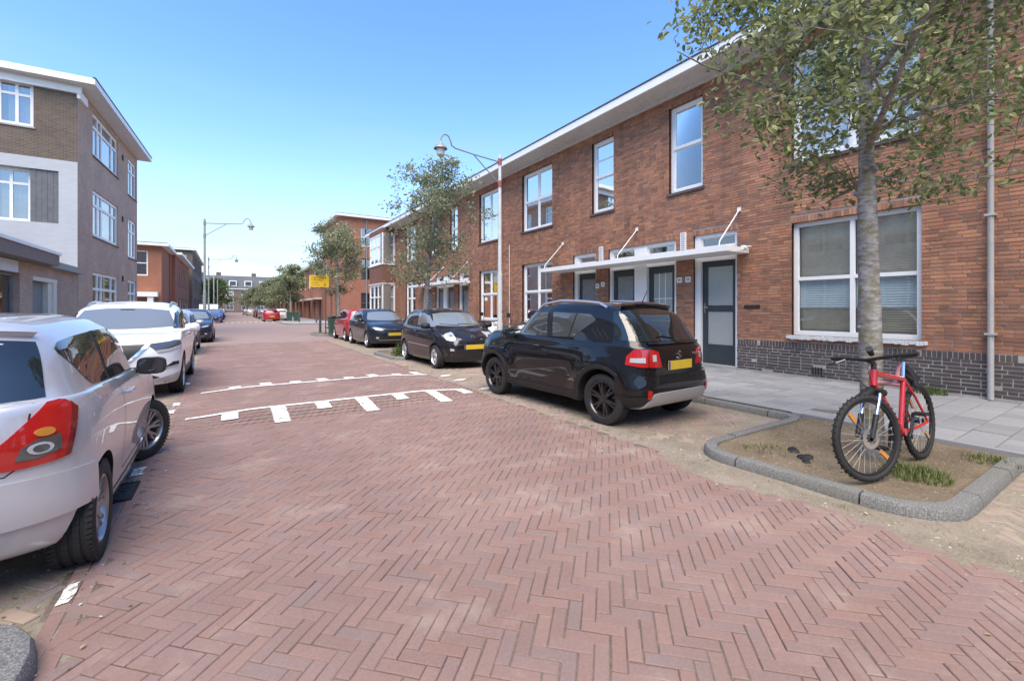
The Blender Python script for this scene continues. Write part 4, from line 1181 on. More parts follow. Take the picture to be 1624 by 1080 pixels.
# building closing the street
eb, efs = block('apartment_block', 'grey brick apartment block with dark mansard roof closing the end of the street', -34, 46, 205, 217, 9.2, {'*': M['brick_dark']},
      [('S', [(2+k*5.2, 4.6+k*5.2, z, z+1.9, (0, .5, 1), (0, .7, 1)) for k in range(15) for z in (1.2, 4.0, 6.8)])], eave=.3)
mb = MB(); pr = [(205, 9.5), (207.6, 14.6), (214.4, 14.6), (217, 9.5)]; mb.prism(pr, -34, 46, 'x'); mb.build('mansard_roof', M['slate'], eb)
for k in range(15):
    x = -31+k*5.2; mb = MB(); mb.box(x, x+2.6, 205.2, 207.4, 10.4, 12.6); d_ = mb.build('dormer', M['white'], eb)
    mb = MB(); mb.box(x+.3, x+2.3, 205.12, 205.19, 10.7, 12.3); mb.build('dormer_pane', M['carglass'], d_)
for k in range(6):
    x = -28+k*12; mb = MB(); mb.box(x, x+1.6, 209, 210.5, 14.6, 16.0); mb.build('chimney', M['brick_dark'], eb)
# ------------------------------------------------------------------ cars
def interp_pts(p, x):
    if isinstance(p, (int, float)): return np.full_like(x, float(p))
    q = sorted(p); xs = np.array([a for a, _ in q]); ys = np.array([b for _, b in q])
    if len(q) < 3: return np.interp(x, xs, ys)
    # smooth monotone-ish cubic
    d = np.diff(ys)/np.diff(xs); m = np.zeros(len(xs)); m[1:-1] = (d[:-1]*np.diff(xs)[1:]+d[1:]*np.diff(xs)[:-1])/(xs[2:]-xs[:-2]); m[0] = d[0]; m[-1] = d[-1]
    for i in range(1, len(xs)-1):
        if d[i-1]*d[i] <= 0: m[i] = 0
        else: m[i] = math.copysign(min(abs(m[i]), 3*abs(d[i-1]), 3*abs(d[i])), m[i])
    xc = np.clip(x, xs[0], xs[-1]); k = np.clip(np.searchsorted(xs, xc)-1, 0, len(xs)-2)
    h = xs[k+1]-xs[k]; t = (xc-xs[k])/h
    return (2*t**3-3*t**2+1)*ys[k]+(t**3-2*t**2+t)*h*m[k]+(-2*t**3+3*t**2)*ys[k+1]+(t**3-t**2)*h*m[k+1]

def resample(c, n):
    d = np.concatenate([[0], np.cumsum(np.linalg.norm(np.diff(c, axis=0), axis=1))])
    s = np.linspace(0, d[-1], n)
    return np.stack([np.interp(s, d, c[:, k]) for k in range(c.shape[1])], 1)

def car_ring(r, N):
    """front centre -> side -> rear centre; r = dict xf xr w z cf cr nf nr"""
    ph = np.linspace(0, math.pi/2, 160)
    nf, nr = r.get('nf', 3.2), r.get('nr', 3.2); cf, cr = r['cf'], r['cr']
    xa = r['xf']-cf+cf*np.cos(ph)**(2/nf); ga = np.sin(ph)**(2/nf)
    xb = r['xr']+cr-cr*np.cos(ph[::-1])**(2/nr); gb = np.sin(ph[::-1])**(2/nr)
    A = np.stack([xa, ga*interp_pts(r['w'], xa)], 1); B_ = np.stack([xb, gb*interp_pts(r['w'], xb)], 1)
    A = resample(A, N[0]); B_ = resample(B_, N[2])
    xm = np.linspace(A[-1, 0], B_[0, 0], N[1]+2)[1:-1]
    Mi = np.stack([xm, interp_pts(r['w'], xm)], 1)
    c = np.concatenate([A, Mi, B_]); c[0, 1] = 0; c[-1, 1] = 0
    # z may bow with the distance from the middle: zy = lift at the centre of front/rear
    z = interp_pts(r['z'], c[:, 0])
    return np.column_stack([c, z])

class Car:
    def __init__(s, name, label, spec, paint, loc, rz, group='cars parked along the kerb', detail=1.0, scale=(1, 1, 1)):
        s.root = empty(name, (loc[0], loc[1], loc[2] if len(loc) > 2 else 0), rz, label, 'car', group)
        s.root.scale = scale
        s.sp = spec; s.paint = paint
        N = [int(a*detail)+3 for a in (16, 26, 16)]
        rings = [car_ring(r, N) for r in spec['rings']]
        first = rings[0].copy(); first[:, 1] = 0; last = rings[-1].copy(); last[:, 1] *= 0
        last[:, 0] = rings[-1][:, 0]*.97; last[:, 2] = rings[-1][:, 2]+spec.get('crown', .012)
        rings = [first]+rings+[last]
        sharp = [1]+[r.get('sharp', 0) for r in spec['rings']]+[0]
        P_ = np.array(rings); dense = [P_[0]]
        K = len(P_)
        for i in range(K-1):
            d1 = np.linalg.norm(P_[i+1]-P_[i], axis=1, keepdims=True)+1e-6
            def tan(j):
                if j == 0 or j == K-1 or sharp[j]: return (P_[i+1]-P_[i])/d1
                a = np.linalg.norm(P_[j]-P_[j-1], axis=1, keepdims=True)+1e-6; b = np.linalg.norm(P_[j+1]-P_[j], axis=1, keepdims=True)+1e-6
                return ((P_[j]-P_[j-1])/a*b+(P_[j+1]-P_[j])/b*a)/(a+b)
            m0, m1 = tan(i)*d1, tan(i+1)*d1
            n = max(1, int(round((1 if i == 0 else 5)*detail)))
            for k in range(1, n+1):
                t = k/n
                q_ = (2*t**3-3*t**2+1)*P_[i]+(t**3-2*t**2+t)*m0+(-2*t**3+3*t**2)*P_[i+1]+(t**3-t**2)*m1
                q_[:, 1] = np.maximum(q_[:, 1], 0); dense.append(q_)
        G_ = np.array(dense); nk, ns = G_.shape[:2]
        for f in spec.get('deform', []): G_ = f(G_)
        bm = bmesh.new(); va = [[bm.verts.new(G_[k, i]) for i in range(ns)] for k in range(nk)]
        vb = [[bm.verts.new((G_[k, i, 0], -G_[k, i, 1], G_[k, i, 2])) for i in range(ns)] for k in range(nk)]
        for k in range(nk-1):
            for i in range(ns-1):
                bm.faces.new((va[k][i], va[k][i+1], va[k+1][i+1], va[k+1][i])); bm.faces.new((vb[k][i], vb[k+1][i], vb[k+1][i+1], vb[k][i+1]))
        bmesh.ops.remove_doubles(bm, verts=bm.verts, dist=.0004)
        bmesh.ops.dissolve_degenerate(bm, edges=bm.edges, dist=.0002)
        bmesh.ops.recalc_face_normals(bm, faces=bm.faces)
        s.bvh = BVHTree.FromBMesh(bm)
        me = bpy.data.meshes.new('body'); bm.to_mesh(me); bm.free()
        # wheel arches
        body = bpy.data.objects.new('body', me); link(body)
        arches = []
        for (wx, wr) in spec['arches']:
            for sd in (1, -1):
                c = MB(); y0, y1 = (spec['well'], 1.3) if sd > 0 else (-1.3, -spec['well'])
                c.lathe([(0, y0), (wr, y0), (wr, y1), (0, y1)], 40, 'y', (wx, 0, spec['wheel_r']))
                bmc = bmesh.new(); cm = c.mesh('cut'); bmc.from_mesh(cm); bmesh.ops.remove_doubles(bmc, verts=bmc.verts, dist=1e-4); bmesh.ops.recalc_face_normals(bmc, faces=bmc.faces); bmc.to_mesh(cm); bmc.free()
                co = bpy.data.objects.new('cut', cm); link(co); arches.append(co)
                md = body.modifiers.new('b', 'BOOLEAN'); md.operation = 'DIFFERENCE'; md.object = co; md.solver = 'EXACT'
        dg = bpy.context.evaluated_depsgraph_get(); dg.update()
        me2 = bpy.data.meshes.new_from_object(body.evaluated_get(dg))
        for o in arches: bpy.data.objects.remove(o)
        bpy.data.objects.remove(body)
        me2.materials.clear()
        mi = []
        for p in me2.polygons:
            c = p.center; ins = 0
            for (wx, wr) in spec['arches']:
                if math.hypot(c.x-wx, c.z-spec['wheel_r']) < wr-.0008+1e-3 and abs(c.y) > spec['well']-.01 and abs(p.normal.y) < .7 or (abs(abs(c.y)-spec['well']) < .003 and math.hypot(c.x-wx, c.z-spec['wheel_r']) < wr): ins = 1
            if c.z < spec.get('under', .0): ins = 1
            mi.append(ins)
        me2.polygons.foreach_set('material_index', mi)
        s.body = finish(me2, 'body', [paint, M['well']], s.root, spec.get('smooth', 38))
    # projecting
    def proj(s, mode, a, b, sd=1, cx=0.):
        if mode == 'side': o, d = Vector((a, 3*sd, b)), Vector((0, -sd, 0))
        elif mode == 'front': o, d = Vector((5, a*sd, b)), Vector((-1, 0, 0))
        elif mode == 'rear': o, d = Vector((-5, a*sd, b)), Vector((1, 0, 0))
        elif mode == 'top': o, d = Vector((a, b*sd, 4)), Vector((0, 0, -1))
        else:
            t = R(a); o, d = Vector((cx, 0, b)), Vector((math.cos(t), sd*math.sin(t), 0))
        h, n, i, _ = s.bvh.ray_cast(o, d)
        if h is None:
            h, n, i, _ = s.bvh.find_nearest(o+d*(3 if mode != 'polar' else 1))
        if mode == 'polar':
            if n.dot(d) < 0: n = -n
        elif n.dot(d) > 0: n = -n
        return h, n
    def patch(s, name, mat, mode, lo, hi, off=.004, thick=.012, nu=16, nv=8, both=True, parent=None, cx=0., label=None, ang=40):
        lo = resample(np.array(lo, dtype=float), nu+1); hi = resample(np.array(hi, dtype=float), nu+1)
        out = []
        for sd in ((1, -1) if both else (1,)):
            mb = MB(); top = []; bot = []
            for j in range(nv+1):
                t = j/nv; rt = []; rb = []
                for i in range(nu+1):
                    a, b = lo[i]*(1-t)+hi[i]*t
                    h, n = s.proj(mode, a, b, sd, cx)
                    rt.append(mb.pt(h+n*off)); rb.append(h-n*(thick-off))
                top.append(rt); bot.append(rb)
            for j in range(nv):
                for i in range(nu): mb.face((top[j][i], top[j][i+1], top[j+1][i+1], top[j+1][i]))
            if thick:
                loop = [(0, i) for i in range(nu+1)]+[(j, nu) for j in range(1, nv+1)]+[(nv, i) for i in range(nu-1, -1, -1)]+[(j, 0) for j in range(nv-1, 0, -1)]
                bi = [mb.pt(bot[j][i]) for j, i in loop]; L = len(loop)
                for k in range(L):
                    a, b = loop[k], loop[(k+1) % L]
                    mb.face((top[a[0]][a[1]], bi[k], bi[(k+1) % L], top[b[0]][b[1]]))
            out.append(mb.build(name, mat, parent or s.root, ang, label=label))
        return out
    def seam(s, mode, pts, w=.007, mat=None, off=.0012, both=True, name='panel_gap', parent=None):
        pts = np.array(pts, dtype=float); n = max(6, int(np.sum(np.linalg.norm(np.diff(pts, axis=0), axis=1))/.05)); c = resample(pts, n)
        t = np.gradient(c, axis=0); t /= np.linalg.norm(t, axis=1, keepdims=True)+1e-9; nn_ = np.stack([-t[:, 1], t[:, 0]], 1)
        for sd in ((1, -1) if both else (1,)):
            mb = MB(); prev = None
            for k in range(n):
                h1, n1 = s.proj(mode, *(c[k]-nn_[k]*w/2), sd); h2, n2 = s.proj(mode, *(c[k]+nn_[k]*w/2), sd)
                q_ = (mb.pt(h1+n1*off), mb.pt(h2+n2*off))
                if prev: mb.face((prev[0], prev[1], q_[1], q_[0]))
                prev = q_
            mb.build(name, mat or M['seam'], parent or s.body, 40)
    def wheels(s, style, rim_mat, steer=0., spoke_n=5, rim_r=None, tw=.19, y=None, tread=False, back=None):
        sp = s.sp; r = sp['wheel_r']; rr = rim_r or r*.66; y = y or sp['track']
        tm = MB(); hw = tw/2
        prof = [(rr, -hw+.01), (rr+.012, -hw), (r-.035, -hw-.004), (r-.012, -hw+.006), (r, -hw+.03)]
        for g in (-.5, 0., .5): prof += [(r, g*hw-.009), (r-.009, g*hw-.006), (r-.009, g*hw+.006), (r, g*hw+.009)]
        prof += [(r, hw-.03), (r-.012, hw-.006), (r-.035, hw+.004), (rr+.012, hw), (rr, hw-.01)]
        tm.lathe(prof, 40, 'y')
        if tread:
            for k in range(54):
                a = 2*math.pi*k/54; d_ = Vector((math.cos(a), 0, math.sin(a))); e_ = Vector((-math.sin(a), 0, math.cos(a)))
                for (u0, u1) in ((-hw+.004, -.53*hw-.008), (-.47*hw+.008, -.01), (.01, .47*hw-.008), (.53*hw+.008, hw-.004)):
                    p = [d_*(r+.0015)+e_*q1+Vector((0, q0, 0)) for q0, q1 in ((u0, -.014), (u1, -.006), (u1, .016), (u0, .008))]
                    pb = [v-d_*.02 for v in p]
                    ii = [tm.pt(v) for v in p]; jj = [tm.pt(v) for v in pb]; tm.face(ii)
                    for z in range(4): tm.face((ii[z], jj[z], jj[(z+1) % 4], ii[(z+1) % 4]))
        tyre = tm.mesh('tyre')
        for p in tyre.polygons: p.use_smooth = True
        tyre.set_sharp_from_angle(angle=R(35)); tyre.materials.append(M['rubber'])
        rm = MB()
        rm.lathe([(rr+.004, hw-.008), (rr-.010, hw-.004), (rr-.02, hw-.016), (rr-.028, hw-.05), (rr-.03, -hw+.02)], 40, 'y')
        yo = hw-.022
        def spoke(a, r0, r1, w0, w1, t=.022, sk=0., dish=.012):
            d_ = Vector((math.cos(a), 0, math.sin(a))); e_ = Vector((-math.sin(a), 0, math.cos(a)))
            q_ = []
            for (ra, wa, dy) in ((r0, w0, -dish), (r1, w1, 0)):
                c = d_*ra+e_*(sk*ra)
                q_ += [c-e_*wa+Vector((0, yo+dy-t, 0)), c+e_*wa+Vector((0, yo+dy-t, 0)), c+e_*wa*.7+Vector((0, yo+dy, 0)), c-e_*wa*.7+Vector((0, yo+dy, 0))]
            ii = [rm.pt(v) for v in q_]
            for k in range(4): rm.face((ii[k], ii[(k+1) % 4], ii[4+(k+1) % 4], ii[4+k]))
            rm.face(ii[:4][::-1]); rm.face(ii[4:])
        for k in range(spoke_n):
            a = 2*math.pi*k/spoke_n+.3
            if style == 'twin': spoke(a-.13, .03, rr-.012, .022, .014, sk=0); spoke(a+.13, .03, rr-.012, .022, .014)
            elif style == 'y': spoke(a, .03, rr*.55, .026, .022); spoke(a-.10, rr*.45, rr-.012, .016, .014, sk=-.04); spoke(a+.10, rr*.45, rr-.012, .016, .014, sk=.04)
            else: spoke(a, .03, rr-.012, .036, .026)
        rm.lathe([(0, yo-.002), (.03, yo-.002), (.055, yo-.012), (.062, yo-.05)], 16, 'y')
        rim = rm.mesh('rim'); rim.materials.append(rim_mat)
        for p in rim.polygons: p.use_smooth = True
        rim.set_sharp_from_angle(angle=R(30))
        hm = MB(); hm.lathe([(0, .0), (rr*.62, .0), (rr*.62, -.02), (rr-.031, -.03), (rr-.031, -.05), (0, -.05)], 28, 'y'); hub = hm.mesh('wheel'); hub.materials.append(back or M['alloy_dark'])
        for wi, (wx, _) in enumerate(sp['arches']):
            for sd in (1, -1):
                w = bpy.data.objects.new('wheel', hub); link(w); w.parent = s.root
                w.location = (wx, sd*(y-hw), r)
                w.rotation_euler = (0, rnd.uniform(0, 6), (0 if sd > 0 else math.pi)) if False else (0, 0, (0 if sd > 0 else math.pi)+(steer if wi == 0 else 0))
                for nm, me in (('tyre', tyre), ('rim', rim)):
                    c = bpy.data.objects.new(nm, me); link(c); c.parent = w
    def part(s, name, mat, mb, angle=40, parent=None): return mb.build(name, mat, parent or s.root, angle)
    def mirror(s, x, z, y, mat, size=(.10, .115, .075), face=-1):
        """door mirrors; face -1: glass looks back"""
        for sd in (1, -1):
            mb = MB(); pr = [(.0, .55), (.03, .85), (.07, 1.), (.12, .9), (.16, .5), (.175, .05)]
            n = 14; prev = None
            for (dx, k) in pr:
                rg = []
                for i in range(n):
                    t = 2*math.pi*i/n; cy = math.copysign(abs(math.cos(t))**.55, math.cos(t)); cz = math.copysign(abs(math.sin(t))**.55, math.sin(t))
                    rg.append(mb.pt((x+dx*1.0-.06, sd*(y+size[1])+cy*size[1]*(.86+.14*k if dx < .05 else k), z+cz*size[2]*(.9+.1*k if dx < .05 else k))))
                if prev:
                    for i in range(n): mb.face((prev[i], prev[(i+1) % n], rg[(i+1) % n], rg[i]))
                else: mb.face(rg)
                prev = rg
            mb.face(prev[::-1])
            mb.tube([(x+.03, sd*(y-.07), z-.055), (x+.03, sd*(y+.05), z-.03)], [.035, .022], 8)
            o = s.part('wing_mirror', mat, mb, 50)
            mg = MB(); ring = [(x-.064, sd*(y+size[1])+math.copysign(abs(math.cos(t))**.55, math.cos(t))*size[1]*.82, z+math.copysign(abs(math.sin(t))**.55, math.sin(t))*size[2]*.82) for t in [2*math.pi*i/20 for i in range(20)]]
            mg.poly(ring); s.part('mirror_glass', M['carglass'], mg, None, o)
    def handle(s, x, z, mat):
        for sd in (1, -1):
            h, n = s.proj('side', x, z, sd); mb = MB()
            mb.tube([h+Vector((-.09, 0, 0)), h+Vector((-.07, sd*.03, .004)), h+Vector((.07, sd*.03, .004)), h+Vector((.09, 0, 0))], [.012, .015, .015, .012], 8)
            s.part('door_handle', mat, mb)
    def plate(s, mode, z, x_off=.0):
        h, n = s.proj(mode, 0., z); f = 1 if mode == 'front' else -1
        x = h.x+f*.012
        mb = MB(); mb.box(min(x, x+f*.008), max(x, x+f*.008), -.26, .26, z-.055, z+.055); p = s.part('number_plate', M['plate'], mb, None)
        mb = MB(); y0 = -.26 if mode == 'front' else .22
        y0 = .222 if mode == 'rear' else -.26
        if mode == 'front': y0 = -.26
        mb.box(min(x+f*.008, x+f*.0095), max(x+f*.008, x+f*.0095), y0, y0+.038, z-.052, z+.052); s.part('country_band', M['plateblue'], mb, None, p)
        return x, p
    def wiper(s, mode, pts):
        mb = MB(); c = [s.proj(mode, *p) for p in pts]; mb.tube([h+n*.015 for h, n in c], .007, 6); s.part('wiper', M['black'], mb)

def emblem_ring(car, mode, y, z, r, kind):
    """front or rear badge built as raised shapes"""
    h, n = car.proj(mode, y, z); f = 1 if mode == 'front' else -1
    x = h.x+f*.006; mb = MB()
    def bar(a, b, w):
        a, b = Vector((x, *a)), Vector((x, *b)); d = (b-a).normalized(); e = Vector((0, -d.z, d.y))*w
        pts = [a-e, b-e, b+e, a+e]; fr = [p+Vector((f*.008, 0, 0)) for p in pts]
        i = [mb.pt(p) for p in pts]; j = [mb.pt(p) for p in fr]; mb.face(j)
        for k in range(4): mb.face((i[k], i[(k+1) % 4], j[(k+1) % 4], j[k]))
    g = -f                                    # read left to right from outside
    if kind == 'ring':
        mb.lathe([(r, 0), (r, f*.01), (r*.86, f*.01), (r*.86, 0)], 24, 'x', (x, y, z))
        def L(a, b, w=.006): bar((y+g*-a[0]*r, z+a[1]*r), (y+g*-b[0]*r, z+b[1]*r), w)
        L((-.35, .78), (0, .12)); L((0, .12), (.35, .78)); L((-.72, .5), (-.38, -.62)); L((-.38, -.62), (0, .0)); L((0, .0), (.38, -.62)); L((.38, -.62), (.72, .5))
    elif kind == 'diamond':
        o = [(0, 1.25), (.85, 0), (0, -1.25), (-.85, 0)]
        for k in range(4): bar((y+o[k][0]*r, z+o[k][1]*r), (y+o[(k+1) % 4][0]*r, z+o[(k+1) % 4][1]*r), r*.2)
    elif kind == 's':
        o = [(.85, .75), (.1, 1.1), (-.75, .45), (.75, -.45), (-.1, -1.1), (-.85, -.75)]
        s_ = -1 if mode == 'rear' else 1
        for k in range(5): bar((y+s_*o[k][0]*r, z+o[k][1]*r), (y+s_*o[k+1][0]*r, z+o[k+1][1]*r), r*.16)
    else:
        mb.lathe([(r, 0), (r, f*.01), (r*.8, f*.01), (r*.8, 0)], 24, 'x', (x, y, z)); bar((y-r*1.15, z), (y+r*1.15, z), r*.17)
    return mb.build('badge', M['chrome'], car.root)

def rings_of(xf, xr, w, h, belt, roof_f, roof_r, cowl, rear_glass, roof_w, zb=.22, nose=.86, low=None, tail=.95, hoodw=None, bumper_f=.0, bumper_r=.0, nf=2.9, nr=3.4, sh_f=.08, sh_r=.06, cfk=.55, crk=.40, roofz=None, cr_roof=.32, nr_roof=3.4, tum=.06):
    """standard two-box body as nine waterlines"""
    bz = belt; s5 = [(xf, bz[0]), (cowl, bz[0]), (-.2, bz[1]), (rear_glass, bz[2]), (xr, bz[2])]
    rz_ = roofz or [(roof_f, h-.09), (roof_f-.5, h-.045), (-.2, h-.035), (roof_r+.25, h-.075), (roof_r, h-.10)]
    return [
        dict(xf=xf-.28, xr=xr+.22, w=w-.20, z=zb+.01, cf=cfk, cr=crk, nf=nf, nr=nr),
        dict(xf=xf-.07, xr=xr+.05, w=w-.055, z=[(xf, zb-.02), (xf-.6, zb), (0, zb-.02), (xr+.6, zb), (xr, zb+.07)], cf=cfk, cr=crk, nf=nf, nr=nr, sharp=0),
        dict(xf=xf-.015+bumper_f, xr=xr+.0-bumper_r, w=w-.02, z=[(xf, .40), (0, .42), (xr, .44)], cf=cfk, cr=crk, nf=nf, nr=nr),
        dict(xf=xf, xr=xr, w=[(xf, w-.06), (xf-.5, w-.01), (0, w), (xr+.6, w-.005), (xr, w-.07)], z=[(xf, .60), (0, .64), (xr, .66)], cf=cfk, cr=crk, nf=nf, nr=nr),
        dict(xf=xf-sh_f*.5, xr=xr+sh_r*.5, w=[(xf, w-.09), (xf-.6, w-.025), (0, w-.012), (xr+.6, w-.03), (xr, w-.11)], z=[(xf, nose-.08), (xf-.7, bz[0]-.12), (0, bz[1]-.11), (xr+.5, tail-.05), (xr, tail-.08)], cf=cfk, cr=crk, nf=nf, nr=nr),
        dict(xf=xf-sh_f*1.5, xr=xr+sh_r, w=[(xf, w-.16), (xf-.6, w-.08), (cowl, w-.05), (0, w-.04), (xr+.5, w-.06), (xr, w-.13)], z=[(xf, nose), (xf-.35, nose+.04), (cowl+.1, bz[0]-.035), (0, bz[1]-.02), (xr+.5, tail+.02), (xr, tail)], cf=cfk*1.1, cr=crk, nf=nf*.95, nr=nr, sharp=0),
        dict(xf=cowl, xr=rear_glass, w=[(cowl, w-.14), (cowl-.5, w-.085), (-.2, w-.075), (rear_glass+.4, w-.09), (rear_glass, w-.15)], z=s5, cf=.5, cr=.30, nf=2.6, nr=3.6, sharp=1),
        dict(xf=roof_f, xr=roof_r, w=[(roof_f, roof_w-.02), (-.2, roof_w), (roof_r, roof_w-.05)], z=rz_, cf=.34, cr=cr_roof, nf=2.8, nr=nr_roof),
        dict(xf=roof_f-.14, xr=roof_r+.12, w=roof_w-.13, z=[(a, b+.035) for a, b in rz_], cf=.3, cr=.28, nf=2.6, nr=3.0),
        dict(xf=roof_f-.3, xr=roof_r+.26, w=roof_w-.36, z=[(a, b+.052) for a, b in rz_], cf=.25, cr=.2, nf=2.4, nr=2.6),
    ]
def door_seams(c, x_list, z_lo, z_hi, sill=True):
    for x in x_list: c.seam('side', [(x, z_lo), (x+.0, z_hi)])
    if sill: c.seam('side', [(min(x_list), z_lo), (max(x_list), z_lo)])

def flare(G, xs, zc, r, sg, amp):
    """wheel-arch bulge"""
    G = G.copy()
    for wx in xs:
        d = np.hypot(G[:, :, 0]-wx, G[:, :, 2]-zc); k = np.exp(-((d-r)/sg)**2)*(G[:, :, 1] > .5)*(G[:, :, 2] < .97)*(G[:, :, 2] > .2)
        G[:, :, 1] += amp*k
    return G
# ---------------- black small crossover, tail towards us
sp = dict(rings=rings_of(1.86, -1.80, .835, 1.58, (1.06, 1.03, 1.05), .36, -1.34, .98, -1.74, .635, zb=.27, nose=.985, tail=1.0, nf=3.8, nr=4.2, sh_f=.05, sh_r=.02, cfk=.48, crk=.42, cr_roof=.22, nr_roof=4.5),
          arches=[(1.2175, .395), (-1.2175, .395)], well=.56, wheel_r=.325, track=.825, under=.0, crown=.012, deform=[lambda G: flare(G, (1.2175, -1.2175), .325, .46, .10, .045)])
c = Car('parked_car', 'black small crossover with silver roof rails parked tail towards us', sp, M['p_black'], (4.74, 5.42), R(92.5), scale=(1.03, .94, 1.))
c.wheels('twin', M['alloy_mid'], spoke_n=6, rim_r=.228, tw=.185)
c.patch('side_window', M['carglass_sheen'], 'side', [(-.08, 1.075), (.30, 1.07), (.80, 1.07)], [(-.08, 1.435), (.20, 1.435), (.44, 1.37), (.80, 1.08)])
c.patch('side_window', M['carglass_sheen'], 'side', [(-1.0, 1.325), (-.62, 1.085), (-.20, 1.075)], [(-1.0, 1.345), (-.90, 1.41), (-.20, 1.435)], nu=24)
c.patch('quarter_post', M['black'], 'side', [(-.56, 1.09), (-.54, 1.09)], [(-.68, 1.425), (-.66, 1.425)], off=.007, nu=2)
c.patch('door_post', M['black'], 'side', [(-.195, 1.08), (-.085, 1.08)], [(-.195, 1.43), (-.085, 1.43)], off=.002, nu=3)
c.patch('rear_window', M['carglass'], 'polar', [(122, 1.09), (150, 1.075), (180, 1.07)], [(119, 1.44), (150, 1.475), (180, 1.48)], cx=-.9, nu=20)
c.patch('windscreen', M['carglass'], 'front', [(0, 1.07), (.3, 1.07), (.60, 1.09)], [(0, 1.46), (.3, 1.455), (.52, 1.42)])
for s_ in (0, 1, 2): c.patch('vent_slash', M['black'], 'side', [(-1.10-.085*s_, 1.09), (-1.085-.085*s_, 1.085)], [(-.96-.085*s_, 1.225), (-.945-.085*s_, 1.215)], off=.005, nu=2, nv=5)
c.patch('tail_light', M['redlens'], 'polar', [(130, .80), (140, .775), (148, .77), (157, .765)], [(131, .90), (136, .985), (148, .985), (154, .955)], cx=-.9, off=.012, nu=14)
c.patch('reversing_lens', M['clearlens'], 'polar', [(133, .83), (143, .825)], [(133.5, .88), (143, .885)], cx=-.9, off=.018, nu=8, nv=3)
c.patch('indicator_lens', M['clearlens'], 'polar', [(148.5, .84), (151.5, .84)], [(148.5, .92), (151.5, .92)], cx=-.9, off=.018, nu=4, nv=4)
c.patch('lens_divider', M['reddark'], 'polar', [(145, .775), (145.8, .775)], [(145, .98), (145.8, .98)], cx=-.9, off=.016, nu=2)
c.patch('tailgate_lip', M['p_black'], 'rear', [(0, 1.03), (.3, 1.03), (.55, 1.03)], [(0, 1.055), (.3, 1.055), (.55, 1.055)], off=.03, thick=.03)
c.patch('roof_spoiler', M['p_black'], 'polar', [(126, 1.475), (150, 1.50), (180, 1.505)], [(126, 1.505), (150, 1.528), (180, 1.535)], cx=-.9, off=.05, thick=.08)
c.patch('rear_bumper', M['p_black'], 'polar', [(124, .44), (150, .44), (180, .44)], [(124, .665), (150, .665), (180, .665)], cx=-.9, off=.03, thick=.05, nu=24)
c.patch('bumper_skirt', M['black'], 'polar', [(124, .27), (150, .29), (180, .30)], [(124, .435), (150, .435), (180, .435)], cx=-.9, off=.022, thick=.04, nu=24)
c.patch('skid_plate', M['trimsilver'], 'rear', [(0, .33), (.45, .33), (.66, .285)], [(0, .47), (.46, .47), (.55, .46)], off=.045, thick=.05)
c.patch('rear_reflector', M['redlens'], 'polar', [(143, .41), (146, .41)], [(143, .50), (146, .50)], cx=-.9, off=.045, nu=4, nv=4)
c.patch('sill_trim', M['black'], 'side', [(-.82, .24), (.82, .24)], [(-.82, .345), (.82, .345)], off=.016, thick=.03)
for wx in (1.2175, -1.2175):
    for sd in (1, -1):
        mb = MB(); prev = None
        for k in range(25):
            t = R((14 if wx > 0 else -6)+(174 if wx > 0 else 172)*k/24); ring = []
            for (rr_, ex) in ((.388, -.03), (.390, .018), (.41, .022), (.435, .010), (.438, -.02)):
                px, pz = wx+rr_*math.cos(t), .325+rr_*math.sin(t)
                h, n = c.proj('side', min(1.75, max(-1.7, px)), min(.95, max(.3, pz)), sd); ring.append(mb.pt((px, sd*(min(abs(h.y), .90)+ex) if abs(h.y) > .7 else sd*(.75+ex), pz)))
            if prev:
                for i in range(4): mb.face((prev[i], prev[i+1], ring[i+1], ring[i]))
            prev = ring
        c.part('wheel_arch_trim', M['black'], mb, 50)
for sd in (1, -1):
    mb = MB(); pts = []
    for x in np.linspace(-1.12, .28, 12):
        h, n = c.proj('top', x, .60, sd); lift = .045 if -1.05 < x < .2 else .004
        pts.append((x, sd*.60, h.z+lift))
    mb.tube(pts, .017, 8); c.part('roof_rail', M['alloy'], mb)
mb = MB(); h, n = c.proj('top', -1.22, 0); mb.tube([h, h+Vector((-.10, 0, .2))], [.008, .004], 6); c.part('antenna', M['black'], mb)
for pts in ([(-.14, .36), (-.14, 1.07)], [(.80, .36), (.83, .7), (.86, 1.0)], [(-.14, .36), (.80, .36)], [(-.84, .62), (-.90, 1.1)], [(-.14, .36), (-.72, .36), (-.82, .62)], [(-1.3, .99), (-.9, .985), (.9, .955)]): c.seam('side', pts)
c.seam('rear', [(.0, .69), (.53, .69), (.57, 1.0)])
c.handle(-.02+.08, .93, M['p_black']); c.handle(-.70, .95, M['p_black'])
c.mirror(.70, 1.09, .80, M['p_black'])
c.plate('rear', .78); emblem_ring(c, 'rear', 0, .90, .042, 's')
c.wiper('rear', [(.02, 1.10), (.20, 1.13), (.33, 1.12)])
mb = MB(); mb.lathe([(0, .0), (.03, .0), (.03, .01), (0, .012)], 10, 'y', (1.22, .83, .86)); c.part('side_repeater', M['clearlens'], mb)
def lettering(car, txt, mode, y, z, size):
    cu = bpy.data.curves.new('t', 'FONT'); cu.body = txt; cu.size = size; cu.extrude = .002
    o = bpy.data.objects.new('t', cu); link(o); dg = bpy.context.evaluated_depsgraph_get(); me = bpy.data.meshes.new_from_object(o.evaluated_get(dg)); bpy.data.objects.remove(o)
    h, n = car.proj(mode, y, z); ob = finish(me, 'model_lettering', M['chrome'], car.root)
    ob.location = (h.x-.012, y, z); ob.rotation_euler = (R(78), 0, R(-90))
lettering(c, 'IGNIS', 'rear', -.34, .885, .05)
ignis = c

